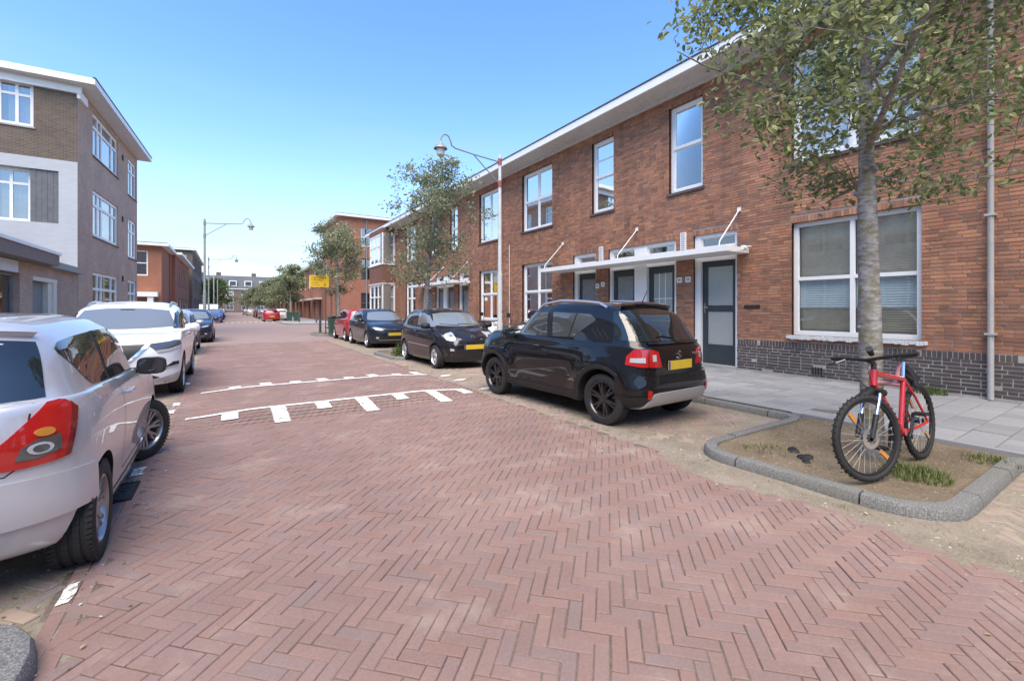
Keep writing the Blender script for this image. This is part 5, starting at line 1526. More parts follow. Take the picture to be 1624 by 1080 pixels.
# ---------------- silver hatchback at the left edge, tail towards us
sp = dict(rings=rings_of(1.93, -1.76, .845, 1.51, (.97, 1.0, 1.06), .34, -1.50, 1.02, -1.60, .60, zb=.22, nose=.80, tail=1.03, nf=2.6, nr=2.9, sh_r=.05, crk=.52, cr_roof=.34, nr_roof=2.8),
          arches=[(1.19, .352), (-1.19, .352)], well=.56, wheel_r=.302, track=.83, under=.0)
c = Car('parked_car', 'silver three-door hatchback cut by the left edge with its front wheel turned', sp, M['p_silver'], (-1.47, 4.62), R(90.5), scale=(.89, 1, .95))
c.wheels('y', M['alloy_grey'], steer=R(-30), spoke_n=7, rim_r=.205, tw=.19, tread=True)
c.patch('side_window', M['carglass'], 'side', [(-1.30, 1.30), (-1.08, 1.10), (-1.0, 1.065), (-.60, 1.05)], [(-1.30, 1.325), (-1.22, 1.36), (-1.0, 1.38), (-.66, 1.395)], nu=24)
c.patch('side_window', M['carglass'], 'side', [(-.52, 1.045), (.2, 1.025), (.76, 1.015)], [(-.58, 1.40), (.02, 1.405), (.36, 1.33), (.76, 1.025)], nu=22)
c.patch('door_post', M['black'], 'side', [(-.595, 1.05), (-.525, 1.047)], [(-.655, 1.395), (-.585, 1.40)], off=.002, nu=3)
c.patch('rear_window', M['carglass'], 'polar', [(133, 1.07), (155, 1.055), (180, 1.05)], [(129, 1.37), (150, 1.40), (180, 1.405)], cx=-.9, nu=22)
c.patch('windscreen', M['carglass'], 'front', [(0, 1.01), (.3, 1.01), (.62, 1.03)], [(0, 1.39), (.3, 1.385), (.48, 1.35)])
c.patch('roof_spoiler', M['p_silver'], 'polar', [(128, 1.395), (152, 1.425), (180, 1.43)], [(128, 1.41), (152, 1.445), (180, 1.45)], cx=-.9, off=.04, thick=.06, nu=20)
c.patch('tail_light', M['redlens'], 'polar', [(152, .735), (141, .725), (133, .73), (128.0, .745)], [(151.5, .75), (140, .93), (132.5, 1.04), (127, 1.05), (123, .995)], cx=-.95, off=.012, nu=16, nv=14)
c.patch('lamp_bezel', M['lampdark'], 'polar', [(141.5, .768), (137, .765), (130.8, .79)], [(140.0, .83), (136, .865), (130.3, .87)], cx=-.95, off=.0165, nu=12, nv=8)
for (nm_, mt_, ca, cz_, ra, rz_) in (('indicator_lens', 'amber', 134.4, .895, 2.6, .022), ('reversing_lens', 'clearlens', 135.8, .815, 3.2, .030), ('reversing_reflector', 'lampdark', 135.8, .815, 2.0, .02)):
    ts = [R(a) for a in range(180, 361, 20)]
    c.patch(nm_, M[mt_], 'polar', [(ca-ra*math.cos(t), cz_+rz_*math.sin(t)) for t in ts], [(ca-ra*math.cos(t), cz_-rz_*math.sin(t)) for t in ts], cx=-.95, off=.021 if nm_ != 'reversing_reflector' else .024, nu=14, nv=6)
c.patch('lens_edge', M['reddark'], 'polar', [(129.8, .74), (128.1, .75)], [(125.2, 1.03), (123.3, .99)], cx=-.95, off=.015, nu=4, nv=8)
c.patch('rear_bumper', M['p_silver'], 'polar', [(118, .44), (150, .43), (180, .43)], [(118, .655), (140, .665), (180, .67)], cx=-.95, off=.02, thick=.04, nu=30, nv=6)
for pts in ([(-.50, .36), (-.54, 1.04)], [(.82, .36), (.86, .7), (.90, .98)], [(-.50, .36), (.82, .36)]): c.seam('side', pts)
c.seam('side', [(-.80, .30), (.80, .30)], w=.015)
c.seam('rear', [(.615, 1.05), (.60, .80), (.57, .70), (0, .685)]); c.seam('polar', [(121, .665), (124, .68)], w=.006) if False else None
c.handle(-.34, .92, M['p_silver'])
c.mirror(.42, 1.035, .80, M['black'], size=(.1, .105, .078))
c.wiper('rear', [(.42, 1.19), (.30, 1.15), (0, 1.08)])
c.plate('rear', .55)
mb = MB(); mb.lathe([(0, .0), (.016, .0), (.016, .012), (0, .014)], 10, 'y', (1.25, .835, .78)); c.part('side_repeater', M['amber'], mb)
swift = c

# ---------------- white crossover behind it, nose towards us
sp = dict(rings=rings_of(2.16, -2.2, .895, 1.60, (1.09, 1.06, 1.12), .36, -1.75, 1.14, -2.02, .63, zb=.26, nose=.92, tail=1.08, nf=3.0, nr=3.4, sh_f=.10, cfk=.62),
          arches=[(1.323, .405), (-1.323, .405)], well=.60, wheel_r=.345, track=.89, under=.0)
c = Car('parked_car', 'white crossover parked nose towards us behind the silver hatchback', sp, M['p_white'], (-1.56, 11.15), R(-90), scale=(.95, 1, 1))
c.wheels('y', M['alloy'], spoke_n=5, rim_r=.235, tw=.21)
c.patch('windscreen', M['carglass_lit'], 'front', [(0, 1.125), (.3, 1.13), (.735, 1.155)], [(0, 1.49), (.3, 1.485), (.60, 1.45)], nu=24)
c.patch('side_window', M['carglass'], 'side', [(-.22, 1.13), (.4, 1.12), (.86, 1.12)], [(-.22, 1.475), (.08, 1.475), (.42, 1.40), (.86, 1.13)])
c.patch('side_window', M['carglass'], 'side', [(-1.45, 1.25), (-1.2, 1.14), (-.30, 1.13)], [(-1.45, 1.28), (-1.1, 1.43), (-.30, 1.475)])
c.patch('grille', M['black'], 'front', [(0, .60), (.18, .60), (.30, .70)], [(0, .885), (.28, .885), (.50, .885)], off=.012, thick=.03)
c.patch('grille_chrome', M['chrome'], 'front', [(.16, .585), (.20, .585)], [(.44, .89), (.50, .885)], off=.024, thick=.03, nu=3, nv=10)
c.patch('grille_chrome', M['chrome'], 'front', [(.0, .575), (.19, .575)], [(.0, .595), (.18, .60)], off=.024, thick=.03, nu=6, nv=2)
c.patch('headlight', M['lampdark'], 'polar', [(29, .775), (36, .79), (44, .83), (51, .885)], [(24, .885), (36, .915), (45, .945), (51, .945)], cx=1.0, off=.012, nu=14, nv=6)
c.patch('headlight_strip', M['clearlens'], 'polar', [(29, .765), (37, .785), (49, .85)], [(28, .80), (36, .815), (48.5, .868)], cx=1.0, off=.017, nu=12, nv=2)
c.patch('hood_gap', M['seam'], 'polar', [(0, .895), (24, .895), (50, .945)], [(0, .903), (24, .903), (50, .953)], cx=1.0, off=.004, thick=0, nu=24, nv=1)
c.patch('fog_lamp_recess', M['black'], 'polar', [(33, .52), (40, .525), (46, .55)], [(34, .535), (40, .60), (46, .60)], cx=1.0, off=.008, nu=8, nv=4)
c.patch('fog_lamp_blade', M['clearlens'], 'polar', [(32, .50), (47, .54)], [(32, .515), (47, .556)], cx=1.0, off=.02, nu=8, nv=2)
c.patch('lower_grille', M['black'], 'front', [(0, .33), (.40, .33), (.62, .36)], [(0, .50), (.30, .50), (.45, .44)], off=.01)
c.patch('bumper_skirt', M['trimsilver'], 'polar', [(0, .245), (25, .25), (46, .30)], [(0, .325), (22, .33), (46, .42)], cx=1.0, off=.02, thick=.03, nu=24, nv=4)
c.patch('sill_trim', M['black'], 'side', [(-.92, .24), (.92, .24)], [(-.92, .36), (.92, .36)], off=.016, thick=.03)
for sd in (1, -1):
    mb = MB(); pts = []
    for x in np.linspace(-1.35, .25, 10):
        h, n = c.proj('top', x, .59, sd); pts.append((x, sd*.59, h.z+(.035 if -1.3 < x < .2 else .003)))
    mb.tube(pts, .018, 8); c.part('roof_rail', M['alloy'], mb)
for pts in ([(-.26, .4), (-.26, 1.12)], [(.92, .4), (.98, 1.08)], [(-.26, .4), (.92, .4)], [(-1.1, .75), (-1.15, 1.1)]): c.seam('side', pts)
c.handle(-.12, 1.0, M['p_white']); c.handle(-1.0, 1.02, M['p_white'])
c.mirror(.86, 1.13, .87, M['p_white'], size=(.1, .12, .08)); c.plate('front', .53); emblem_ring(c, 'front', 0, .76, .06, 'bar')
mb = MB(); h, n = c.proj('front', 0, 1.46); mb.box(h.x-.02, h.x+.012, -.10, .10, 1.415, 1.475); c.part('sensor_housing', M['black'], mb)

# ---------------- dark plum three-door, nose towards us
sp = dict(rings=rings_of(1.80, -1.80, .825, 1.475, (.99, 1.0, 1.03), .40, -1.52, 1.10, -1.70, .60, zb=.20, nose=.82, tail=1.0, nf=2.5, nr=2.9, sh_f=.13, cfk=.66),
          arches=[(1.183, .345), (-1.183, .345)], well=.55, wheel_r=.295, track=.815, under=.0)
c = Car('parked_car', 'black plum three-door hatchback with round lamps parked nose towards us', sp, M['p_black2'], (5.10, 11.35), R(-90), scale=(.93, 1, 1))
c.wheels('y', M['alloy'], spoke_n=6, rim_r=.20, tw=.18)
c.patch('windscreen', M['carglass_lit'], 'front', [(0, 1.03), (.3, 1.035), (.66, 1.06)], [(0, 1.385), (.3, 1.38), (.55, 1.345)], nu=24)
c.patch('side_window', M['carglass_lit'], 'side', [(-.22, 1.05), (.4, 1.03), (.84, 1.02)], [(-.22, 1.37), (.1, 1.37), (.42, 1.30), (.84, 1.03)])
c.patch('side_window', M['carglass'], 'side', [(-1.15, 1.15), (-1.0, 1.08), (-.30, 1.055)], [(-1.15, 1.18), (-.9, 1.33), (-.30, 1.37)])
c.patch('headlight', M['clearlens'], 'polar', [(30, .72), (36, .70), (43, .72), (49, .82)], [(30, .78), (36, .86), (43, .90), (49, .87)], cx=.9, off=.012, nu=14, nv=8)
c.patch('headlight_bulb', M['lampdark'], 'polar', [(35, .75), (38.5, .735), (42, .75)], [(35, .80), (38.5, .825), (42, .81)], cx=.9, off=.02, nu=8, nv=6)
for sd in (1, -1):
    h, n = c.proj('front', .44, .655, sd)
    mb = MB(); mb.lathe([(.0, .02), (.05, .018), (.066, .01), (.07, -.03)], 20, 'x', (h.x, h.y, h.z)); o = c.part('fog_light', M['clearlens'], mb)
    mb = MB(); mb.lathe([(.066, .014), (.08, .014), (.08, -.03)], 20, 'x', (h.x, h.y, h.z)); c.part('lamp_ring', M['chrome'], mb, 40, o)
c.patch('side_lamp', M['clearlens'], 'polar', [(31, .46), (37, .455)], [(31, .50), (37, .52)], cx=.9, off=.012, nu=6, nv=4)
c.patch('upper_grille', M['seam'], 'front', [(0, .665), (.2, .665), (.34, .675)], [(0, .70), (.2, .70), (.34, .70)], off=.006)
c.patch('lower_grille', M['black'], 'front', [(0, .27), (.35, .27), (.52, .30)], [(0, .40), (.32, .40), (.46, .38)], off=.008)
c.seam('front', [(-.30, .845), (.30, .845)], both=False)
for pts in ([(-.26, .36), (-.26, 1.04)], [(.86, .36), (.92, 1.0)], [(-.26, .36), (.86, .36)]): c.seam('side', pts)
c.patch('side_moulding', M['trimsilver'], 'side', [(-.80, .545), (.80, .525)], [(-.80, .56), (.80, .54)], off=.01, nv=1)
c.handle(-.12, .90, M['p_black2']); c.mirror(.84, 1.05, .79, M['black']); c.plate('front', .545); emblem_ring(c, 'front', 0, .775, .05, 'diamond')
c.wiper('front', [(.5, 1.06), (.2, 1.075), (-.05, 1.08)]); c.wiper('front', [(-.05, 1.05), (-.3, 1.065), (-.52, 1.09)])

# ---------------- dark hatchback behind it, nose towards us
def five_door(name, label, paint, loc, rz, group='cars parked along the kerb', detail=.8, badge='ring', scale=(1, 1, 1)):
    sp = dict(rings=rings_of(2.02, -2.02, .87, 1.46, (.98, .99, 1.04), .30, -1.62, 1.08, -1.88, .60, zb=.20, nose=.80, tail=1.0, nf=2.7, nr=3.0, sh_f=.10, cfk=.62),
              arches=[(1.28, .36), (-1.28, .36)], well=.58, wheel_r=.31, track=.86, under=.0)
    c = Car(name, label, sp, paint, loc, rz, group, detail, scale)
    c.wheels('plain', M['alloy'], spoke_n=5, rim_r=.215, tw=.19)
    c.patch('windscreen', M['carglass_lit'], 'front', [(0, 1.02), (.3, 1.025), (.70, 1.05)], [(0, 1.37), (.3, 1.365), (.55, 1.335)])
    c.patch('side_window', M['carglass'], 'side', [(-.24, 1.04), (.4, 1.02), (.80, 1.01)], [(-.24, 1.36), (.05, 1.36), (.36, 1.28), (.80, 1.02)])
    c.patch('side_window', M['carglass'], 'side', [(-1.35, 1.14), (-1.15, 1.06), (-.32, 1.045)], [(-1.35, 1.17), (-1.05, 1.31), (-.32, 1.36)])
    c.patch('rear_window', M['carglass'], 'rear', [(0, 1.06), (.3, 1.06), (.56, 1.07)], [(0, 1.34), (.3, 1.335), (.46, 1.31)])
    c.patch('headlight', M['lampdark'], 'polar', [(23, .66), (32, .66), (42, .71), (48, .77)], [(23, .72), (32, .765), (42, .80), (48, .80)], cx=1.0, off=.012, nu=12, nv=5)
    c.patch('headlight_bulb', M['clearlens'], 'polar', [(27, .675), (40, .715)], [(27, .72), (40, .765)], cx=1.0, off=.018, nu=8, nv=3)
    c.patch('upper_grille', M['black'], 'front', [(0, .655), (.3, .655)], [(0, .735), (.3, .735)], off=.008)
    c.patch('lower_grille', M['black'], 'front', [(0, .28), (.4, .28), (.58, .32)], [(0, .45), (.38, .45), (.55, .50)], off=.008)
    c.patch('fog_light', M['clearlens'], 'polar', [(31, .37), (36, .37)], [(31, .43), (36, .43)], cx=1.0, off=.014, nu=5, nv=4)
    c.patch('bumper_strip', M['chrome'], 'front', [(-.55, .30), (.55, .30)], [(-.55, .315), (.55, .315)], off=.016, both=False, nv=1)
    c.patch('tail_light', M['redlens'], 'polar', [(128, .74), (140, .74), (152, .76)], [(128, .90), (140, .92), (152, .90)], cx=-1.05, off=.012, nu=10, nv=6)
    for pts in ([(-.28, .36), (-.28, 1.03)], [(.86, .36), (.92, .98)], [(-.28, .36), (.86, .36)], [(-.95, .66), (-1.0, 1.03)], [(-.28, .36), (-.8, .36), (-.95, .66)]): c.seam('side', pts)
    c.handle(-.14, .90, paint); c.handle(-.92, .92, paint); c.mirror(.80, 1.04, .83, paint)
    c.plate('front', .53); c.plate('rear', .60)
    if badge: emblem_ring(c, 'front', 0, .70, .055, badge); emblem_ring(c, 'rear', 0, .90, .05, badge)
    return c
five_door('parked_car', 'dark blue five-door hatchback parked between the plum hatchback and the red car', M['p_blue'], (5.28, 18.45), R(-90))
# red small hatch, tail towards us
def small_hatch(name, label, paint, loc, rz, group='cars parked along the kerb', detail=.7):
    sp = dict(rings=rings_of(1.72, -1.72, .81, 1.49, (.98, 1.0, 1.05), .42, -1.50, 1.10, -1.64, .60, zb=.20, nose=.84, tail=1.0, nf=2.6, nr=3.2, sh_f=.12, sh_r=.03, cfk=.6),
              arches=[(1.17, .34), (-1.17, .34)], well=.55, wheel_r=.29, track=.80, under=.0)
    c = Car(name, label, sp, paint, loc, rz, group, detail)
    c.wheels('plain', M['alloy'], spoke_n=6, rim_r=.19, tw=.17)
    c.patch('windscreen', M['carglass_lit'], 'front', [(0, 1.03), (.3, 1.03), (.58, 1.05)], [(0, 1.39), (.3, 1.385), (.48, 1.35)])
    c.patch('side_window', M['carglass'], 'side', [(-.20, 1.05), (.4, 1.03), (.84, 1.02)], [(-.20, 1.385), (.1, 1.385), (.42, 1.30), (.84, 1.03)])
    c.patch('side_window', M['carglass'], 'side', [(-1.1, 1.13), (-1.0, 1.07), (-.28, 1.05)], [(-1.1, 1.16), (-.9, 1.34), (-.28, 1.385)])
    c.patch('rear_window', M['carglass_lit'], 'rear', [(0, 1.05), (.3, 1.05), (.54, 1.06)], [(0, 1.37), (.3, 1.365), (.47, 1.34)])
    c.patch('tail_light', M['redlens'], 'polar', [(136, .70), (146, .70)], [(134, .98), (142, .98)], cx=-.9, off=.012, nu=6, nv=8)
    c.patch('headlight', M['clearlens'], 'polar', [(28, .68), (40, .72), (47, .80)], [(28, .76), (40, .84), (47, .84)], cx=.8, off=.012, nu=10, nv=5)
    c.patch('lower_grille', M['black'], 'front', [(0, .28), (.4, .28)], [(0, .48), (.38, .48)], off=.008)
    for pts in ([(-.24, .36), (-.24, 1.03)], [(.86, .36), (.92, .98)], [(-.24, .36), (.86, .36)], [(-.8, .6), (-.85, 1.05)]): c.seam('side', pts)
    c.handle(-.12, .9, paint); c.mirror(.84, 1.05, .77, M['black']); c.plate('rear', .62); c.plate('front', .5)
    return c
small_hatch('parked_car', 'small red hatchback parked tail towards us near the side street', M['p_red'], (5.28, 22.35), R(90))

def far_car(src, label, paint, loc, rz):
    r = copy_tree(src.root); r.location = (loc[0], loc[1], 0); r.rotation_euler = (0, 0, rz); r['label'] = label
    for ch in r.children:
        if src.paint in [sl.material for sl in ch.material_slots]:
            for sl in ch.material_slots:
                if sl.material == src.paint: sl.link = 'OBJECT'; sl.material = paint
    return r
hb = five_door('parked_car', 'navy hatchback parked nose towards us behind the white crossover', M['p_navy'], (-1.42, 25.2), R(-90), detail=.6, badge=None)
sh = small_hatch('parked_car', 'white small car seen past the red car, first in the far row on the right', M['p_white'], (5.6, 63.5), R(90), detail=.5)
far_car(hb, 'red hatchback in front of the small white car in the far row', M['p_red'], (4.3, 60.5), R(90))
far_car(hb, 'silver hatchback between the white crossover and the navy car on the left', M['p_silver'], (-1.75, 19.0), R(-90))
far_car(hb, 'bright blue hatchback far up the left side of the road', M['p_midblue'], (-1.40, 58.5), R(-90))
far_car(hb, 'dark car far up the left side behind the bright blue one', M['p_black'], (-1.3, 74.0), R(-90))
far_car(sh, 'pale car at the far left end of the parked row', M['p_white'], (-1.2, 90.0), R(-90))
far_car(hb, 'dark grey car next in line beyond the red and white cars', M['p_grey'], (4.6, 76.0), R(90))
far_car(hb, 'black car third in line in the far right row', M['p_black'], (4.6, 84.0), R(90))
far_car(hb, 'dark blue car fourth in line in the far right row', M['p_blue'], (4.7, 93.0), R(90))
far_car(hb, 'silver car near the end of the far right row', M['p_silver'], (4.2, 112.0), R(90))
far_car(hb, 'grey car at the end of the far right row', M['p_grey'], (3.8, 124.0), R(90))
# grey van behind the bright blue car
v = empty('parked_van', (-2.0, 66.0, 0), R(-90), 'grey panel van behind the bright blue car', 'van')
pr = [(-2.4, .3), (2.3, .3), (2.4, .75), (2.2, 1.05), (1.5, 1.2), (1.0, 2.0), (.7, 2.12), (-2.3, 2.12), (-2.42, 1.9)]
mb = MB(); mb.prism(pr, -.95, .95, 'y'); mb.build('body', M['p_grey'], v)
mb = MB(); mb.poly([(1.53, -.8, 1.22), (1.53, .8, 1.22), (1.06, .72, 1.96), (1.06, -.72, 1.96)]); mb.build('windscreen', M['carglass_lit'], v)
for sd in (1, -1):
    mb = MB(); mb.poly([(1.35, sd*.956, 1.2), (.5, sd*.956, 1.2), (.5, sd*.956, 1.85), (.95, sd*.956, 1.85)]); mb.build('side_window', M['carglass'], v)
    mb = MB(); mb.box(2.3, 2.42, min(sd*.55, sd*.9), max(sd*.55, sd*.9), .78, .98); mb.build('headlight', M['clearlens'], v)
    for wx in (1.5, -1.5):
        mb = MB(); mb.lathe([(0, -.1), (.33, -.1), (.33, .1), (0, .1)], 20, 'y', (wx, sd*.86, .33)); mb.build('wheel', M['rubber'], v, 40)
# ------------------------------------------------------------------ trees and plants
def leaf_arrays(P_, D, Nn, L, W):
    """leaves as two folded quads each: positions, directions, normals, lengths, widths"""
    S_ = np.cross(D, Nn); S_ /= np.linalg.norm(S_, axis=1, keepdims=True)+1e-9
    def at(a, b, c): return P_+D*(L*a)[:, None]+S_*(W*b)[:, None]+Nn*(W*c)[:, None]
    o = np.ones(len(P_))
    pts = [at(0*o, 0*o, 0*o), at(.28*o, .46*o, .14*o), at(.70*o, .36*o, .06*o), at(1.*o, 0*o, -.22*o), at(.70*o, -.36*o, .06*o), at(.28*o, -.46*o, .14*o)]
    V = np.stack(pts, 1).reshape(-1, 3)
    q = np.array([(0, 1, 2, 3), (0, 3, 4, 5)])
    return V, (q[None]+(np.arange(len(P_))*6)[:, None, None]).reshape(-1, 4)

def tree(label, loc, top, fork, rad, zlo, trunk_r, n_leaf, leaf, mat, seed, own=0, lean=(0, 0), cat='tree', group='street trees in the kerb beds', limbs=9, sides=10, spread=1.0, squash=(1, 1), shift=(0, 0)):
    rg = random.Random(seed); rs = np.random.RandomState(seed)
    root = empty('street_tree', (loc[0], loc[1], loc[2] if len(loc) > 2 else .06), label=label, cat=cat, group=group)
    mb = MB(); tips = []
    n = 26; lead = []
    for k in range(n+1):
        t = k/n; z = -.12+t*(top*.93+.12)
        lead.append(Vector((lean[0]*t+.05*math.sin(t*5+seed), lean[1]*t+.05*math.cos(t*4+seed*2)-.05*math.cos(seed*2), z)))
    rads = [trunk_r*(1.35 if k == 0 else 1.08 if k == 1 else 1+rg.uniform(-.06, .07))*max(.12, 1-.95*max(0, (p.z-fork*.7)/(top-fork*.7))) for k, p in enumerate(lead)]
    mb.tube(lead, rads, sides)
    for k in range(9):                       # knots and pruned stubs
        z = rg.uniform(.5, fork+.4); a = rg.uniform(0, 6.28); e_ = Vector((math.cos(a), math.sin(a), .25)); b_ = lead[0].lerp(lead[1], 0)
        i_ = min(range(len(lead)), key=lambda q_: abs(lead[q_].z-z)); b_ = lead[i_]
        mb.tube([b_+e_*trunk_r*.6, b_+e_*trunk_r*1.02, b_+e_*trunk_r*1.22], [trunk_r*.42, trunk_r*.30, trunk_r*.14], 7)
    def at_lead(z):
        for a, b in zip(lead, lead[1:]):
            if a.z <= z <= b.z: return a.lerp(b, (z-a.z)/(b.z-a.z))
        return lead[-1]
    zc = (zlo+top)/2; hz_ = (top-zlo)/2
    def env(p):
        f_ = max(0, min(1, p.z/top)); return math.sqrt(((p.x-shift[0]-lean[0]*f_)/(rad*squash[0]))**2+((p.y-shift[1]-lean[1]*f_)/(rad*squash[1]))**2+((p.z-zc)/hz_)**2)
    def branch(p, d, ln, r, lvl):
        pts = [p]; dd = d.normalized(); st = 5
        for k in range(st):
            dd = (dd+Vector((rg.gauss(0, .16), rg.gauss(0, .16), rg.gauss(.02, .12)))).normalized()
            nx = pts[-1]+dd*(ln/st)
            if env(nx) > 1.02: break
            pts.append(nx)
        if len(pts) < 2: return
        rr = [r*(1-.8*k/(len(pts)-1)) for k in range(len(pts))]
        mb.tube(pts, rr, 6 if lvl < 2 else 4)
        if lvl >= 1:
            for k in range(1, len(pts)): tips.append((pts[k], (pts[k]-pts[k-1]).normalized(), lvl))
        if lvl < 3:
            m = (5 if lvl == 0 else 4)
            for k in range(m):
                i = rg.randint(1, len(pts)-1); q_ = pts[i-1].lerp(pts[i], rg.random())
                a = Vector((rg.gauss(0, 1), rg.gauss(0, 1), rg.gauss(.1, .6))).normalized()
                branch(q_, (dd*.55+a*.8), ln*rg.uniform(.42, .62), max(.004, rr[i]*.6), lvl+1)
    for k in range(limbs):
        z = fork+(top*.86-fork)*(k/(limbs-1))**.9; a = k*2.4+seed+rg.uniform(-.3, .3)
        up = .15+.55*k/limbs if k > 1 else .05
        branch(at_lead(z), Vector((math.cos(a)*squash[0], math.sin(a)*squash[1], up)), rad*(1.05-.35*k/limbs)*spread, trunk_r*(.42-.2*k/limbs), 0)
    tr = mb.build('trunk', M['bark'], root, 60)
    # leaves on sprays round the twigs
    T_ = [t for t in tips]; per = max(1, n_leaf//len(T_)); PP = []; DD = []
    for (p, d, l) in T_:
        for k in range(per if l > 1 else max(1, per//3)):
            off = Vector((rg.gauss(0, .10), rg.gauss(0, .10), rg.gauss(-.01, .08)))*(leaf/.085)**.5
            PP.append(p+off); DD.append((d*.5+Vector((rg.gauss(0, .7), rg.gauss(0, .7), rg.gauss(-.25, .5)))).normalized())
    PP = np.array(PP); DD = np.array(DD); m = len(PP)
    NN = np.cross(DD, rs.normal(0, 1, (m, 3))+np.array([0, 0, .2])); NN[:, 2] = np.abs(NN[:, 2])+.25; NN -= DD*np.sum(NN*DD, 1, keepdims=True); NN /= np.linalg.norm(NN, axis=1, keepdims=True)+1e-9
    LL = leaf*rs.uniform(.65, 1.2, m); WW = LL*rs.uniform(.48, .62, m)
    pick = np.zeros(m, bool)
    if own:
        base = np.array(root.location); sc = []
        for i in range(m):
            w = PP[i]+base; px = to_px(*w); sc.append(LL[i]/px[2] if (15 < px[0] < 1609 and 15 < px[1] < 1065) else 0)
        pick[np.argsort(sc)[-own:]] = True
        V, Q = leaf_arrays(np.zeros((1, 3)), np.array([[1., 0, 0]]), np.array([[0, 0, 1.]]), np.array([1.]), np.array([.55])); pm_ = mesh_np('leaf', V, Q); pm_.materials.append(mat)
        for i in np.nonzero(pick)[0]:
            o = bpy.data.objects.new('leaf', pm_); link(o); o.parent = root
            X = Vector(DD[i]); Z = Vector(NN[i]); Y = Z.cross(X)
            o.matrix_local = Matrix.Translation(PP[i]) @ Matrix((X, Y, Z)).transposed().to_4x4() @ Matrix.Scale(LL[i], 4)
    k = ~pick
    V, Q = leaf_arrays(PP[k], DD[k], NN[k], LL[k], WW[k])
    finish(mesh_np('crown', V, Q), 'crown', mat, root, None, 'stuff')
    return root

tree('street tree with mossy grey trunk behind the red bicycle', (5.29, 1.70), 6.1, 2.45, 2.15, 2.5, .088, 19000, .076, M['leaf'], 5, own=300, limbs=14, shift=(.22, -.14), sides=16)
tree('street tree between the plum hatchback and the dark blue one', (5.3, 13.5), 6.2, 2.4, 1.85, 1.9, .085, 12500, .10, M['leaf_far'], 9, limbs=15, lean=(.34, -.22))
tree('street tree beside the yellow sign near the side street', (5.3, 26.7), 6.6, 2.5, 1.75, 2.2, .10, 9000, .13, M['leaf_far'], 14, limbs=14)
far = [(6.2, 58, 6.6), (6.4, 67, 6.2), (6.2, 76, 6.4), (6.3, 87, 6.2), (6.1, 98, 6.5), (5.6, 112, 6.4), (5.2, 128, 6.6), (4.4, 150, 7.0)]
nm = ['first', 'second', 'third', 'fourth', 'fifth', 'sixth', 'seventh', 'last']
for i, (x, y, t_) in enumerate(far):
    tree('%s tree of the far right row, counted from the corner block' % nm[i], (x, y), t_, 2.4, 2.1, 1.9, .10, 2000, .26, M['leaf_far'], 20+i, group='trees of the far right row', limbs=8)
tree('fresh green round tree far up the left side behind the lamp posts', (-2.6, 105), 7.2, 1.5, 4.2, .6, .16, 3600, .40, M['leaf_green'], 40, group=None, limbs=10)

def tuft(label, loc, r, hgt, n, mat, seed, cat='grass'):
    rg = random.Random(seed); mb = MB()
    for k in range(n):
        a = rg.uniform(0, 6.28); d = r*math.sqrt(rg.random()); x, y = d*math.cos(a), d*math.sin(a)
        l = hgt*rg.uniform(.4, 1.1)*(1-.5*d/r); b = rg.uniform(0, 6.28); lx, ly = math.cos(b), math.sin(b); w = .0035
        bend = l*rg.uniform(.2, .8)
        p0 = (x-ly*w, y+lx*w, 0); p1 = (x+ly*w, y-lx*w, 0); p2 = (x+lx*bend*.4+ly*w*.7, y+ly*bend*.4-lx*w*.7, l*.65); p3 = (x+lx*bend*.4-ly*w*.7, y+ly*bend*.4+lx*w*.7, l*.65)
        p4 = (x+lx*bend, y+ly*bend, l)
        i = [mb.pt(p) for p in (p0, p1, p2, p3, p4)]; mb.face((i[0], i[1], i[2], i[3])); mb.face((i[3], i[2], i[4]))
    o = mb.build('grass_tuft', mat); o.location = loc; return tag(o, label, cat, kind='stuff')
tuft('green grass tuft growing under the red bicycle', (4.92, 1.30, .06), .24, .14, 520, M['grass'], 1)
tuft('thin grass tuft at the inner corner of the near bed', (5.95, 1.05, .06), .20, .09, 220, M['grass'], 2)
tuft('weeds at the foot of the wall behind the bicycle', (9.62, 2.35, .1), .2, .2, 320, M['leaf_green'], 3)
tuft('sparse grass beside the left kerb stone of the near bed', (4.55, 2.35, .06), .22, .07, 120, M['grass'], 4)
def bush(label, loc, r, n, leaf, mat, seed):
    rs = np.random.RandomState(seed); v = rs.normal(0, 1, (n, 3)); v /= np.linalg.norm(v, axis=1, keepdims=True); P_ = v*(r*rs.uniform(.3, 1, (n, 1))); P_[:, 2] = np.abs(P_[:, 2])
    D = v+rs.normal(0, .6, (n, 3)); D /= np.linalg.norm(D, axis=1, keepdims=True); N2 = np.cross(D, rs.normal(0, 1, (n, 3))); N2 /= np.linalg.norm(N2, axis=1, keepdims=True)
    V, Q = leaf_arrays(P_, D, N2, leaf*rs.uniform(.6, 1.2, n), leaf*.5*np.ones(n))
    root = empty('shrub', loc, label=label, cat='shrub'); finish(mesh_np('foliage', V, Q), 'foliage', mat, root, None, 'stuff')
    mb = MB()
    for k in range(6): mb.tube([(0, 0, -.02), (math.cos(k)*.1, math.sin(k)*.1, r*.4), (math.cos(k)*r*.6, math.sin(k)*r*.6, r*.7)], [.008, .006, .003], 5)
    mb.build('stem', M['bark'], root)
bush('small green shrub in the bed behind the plum hatchback', (4.45, 13.1, .08), .32, 420, .09, M['leaf_green'], 3)
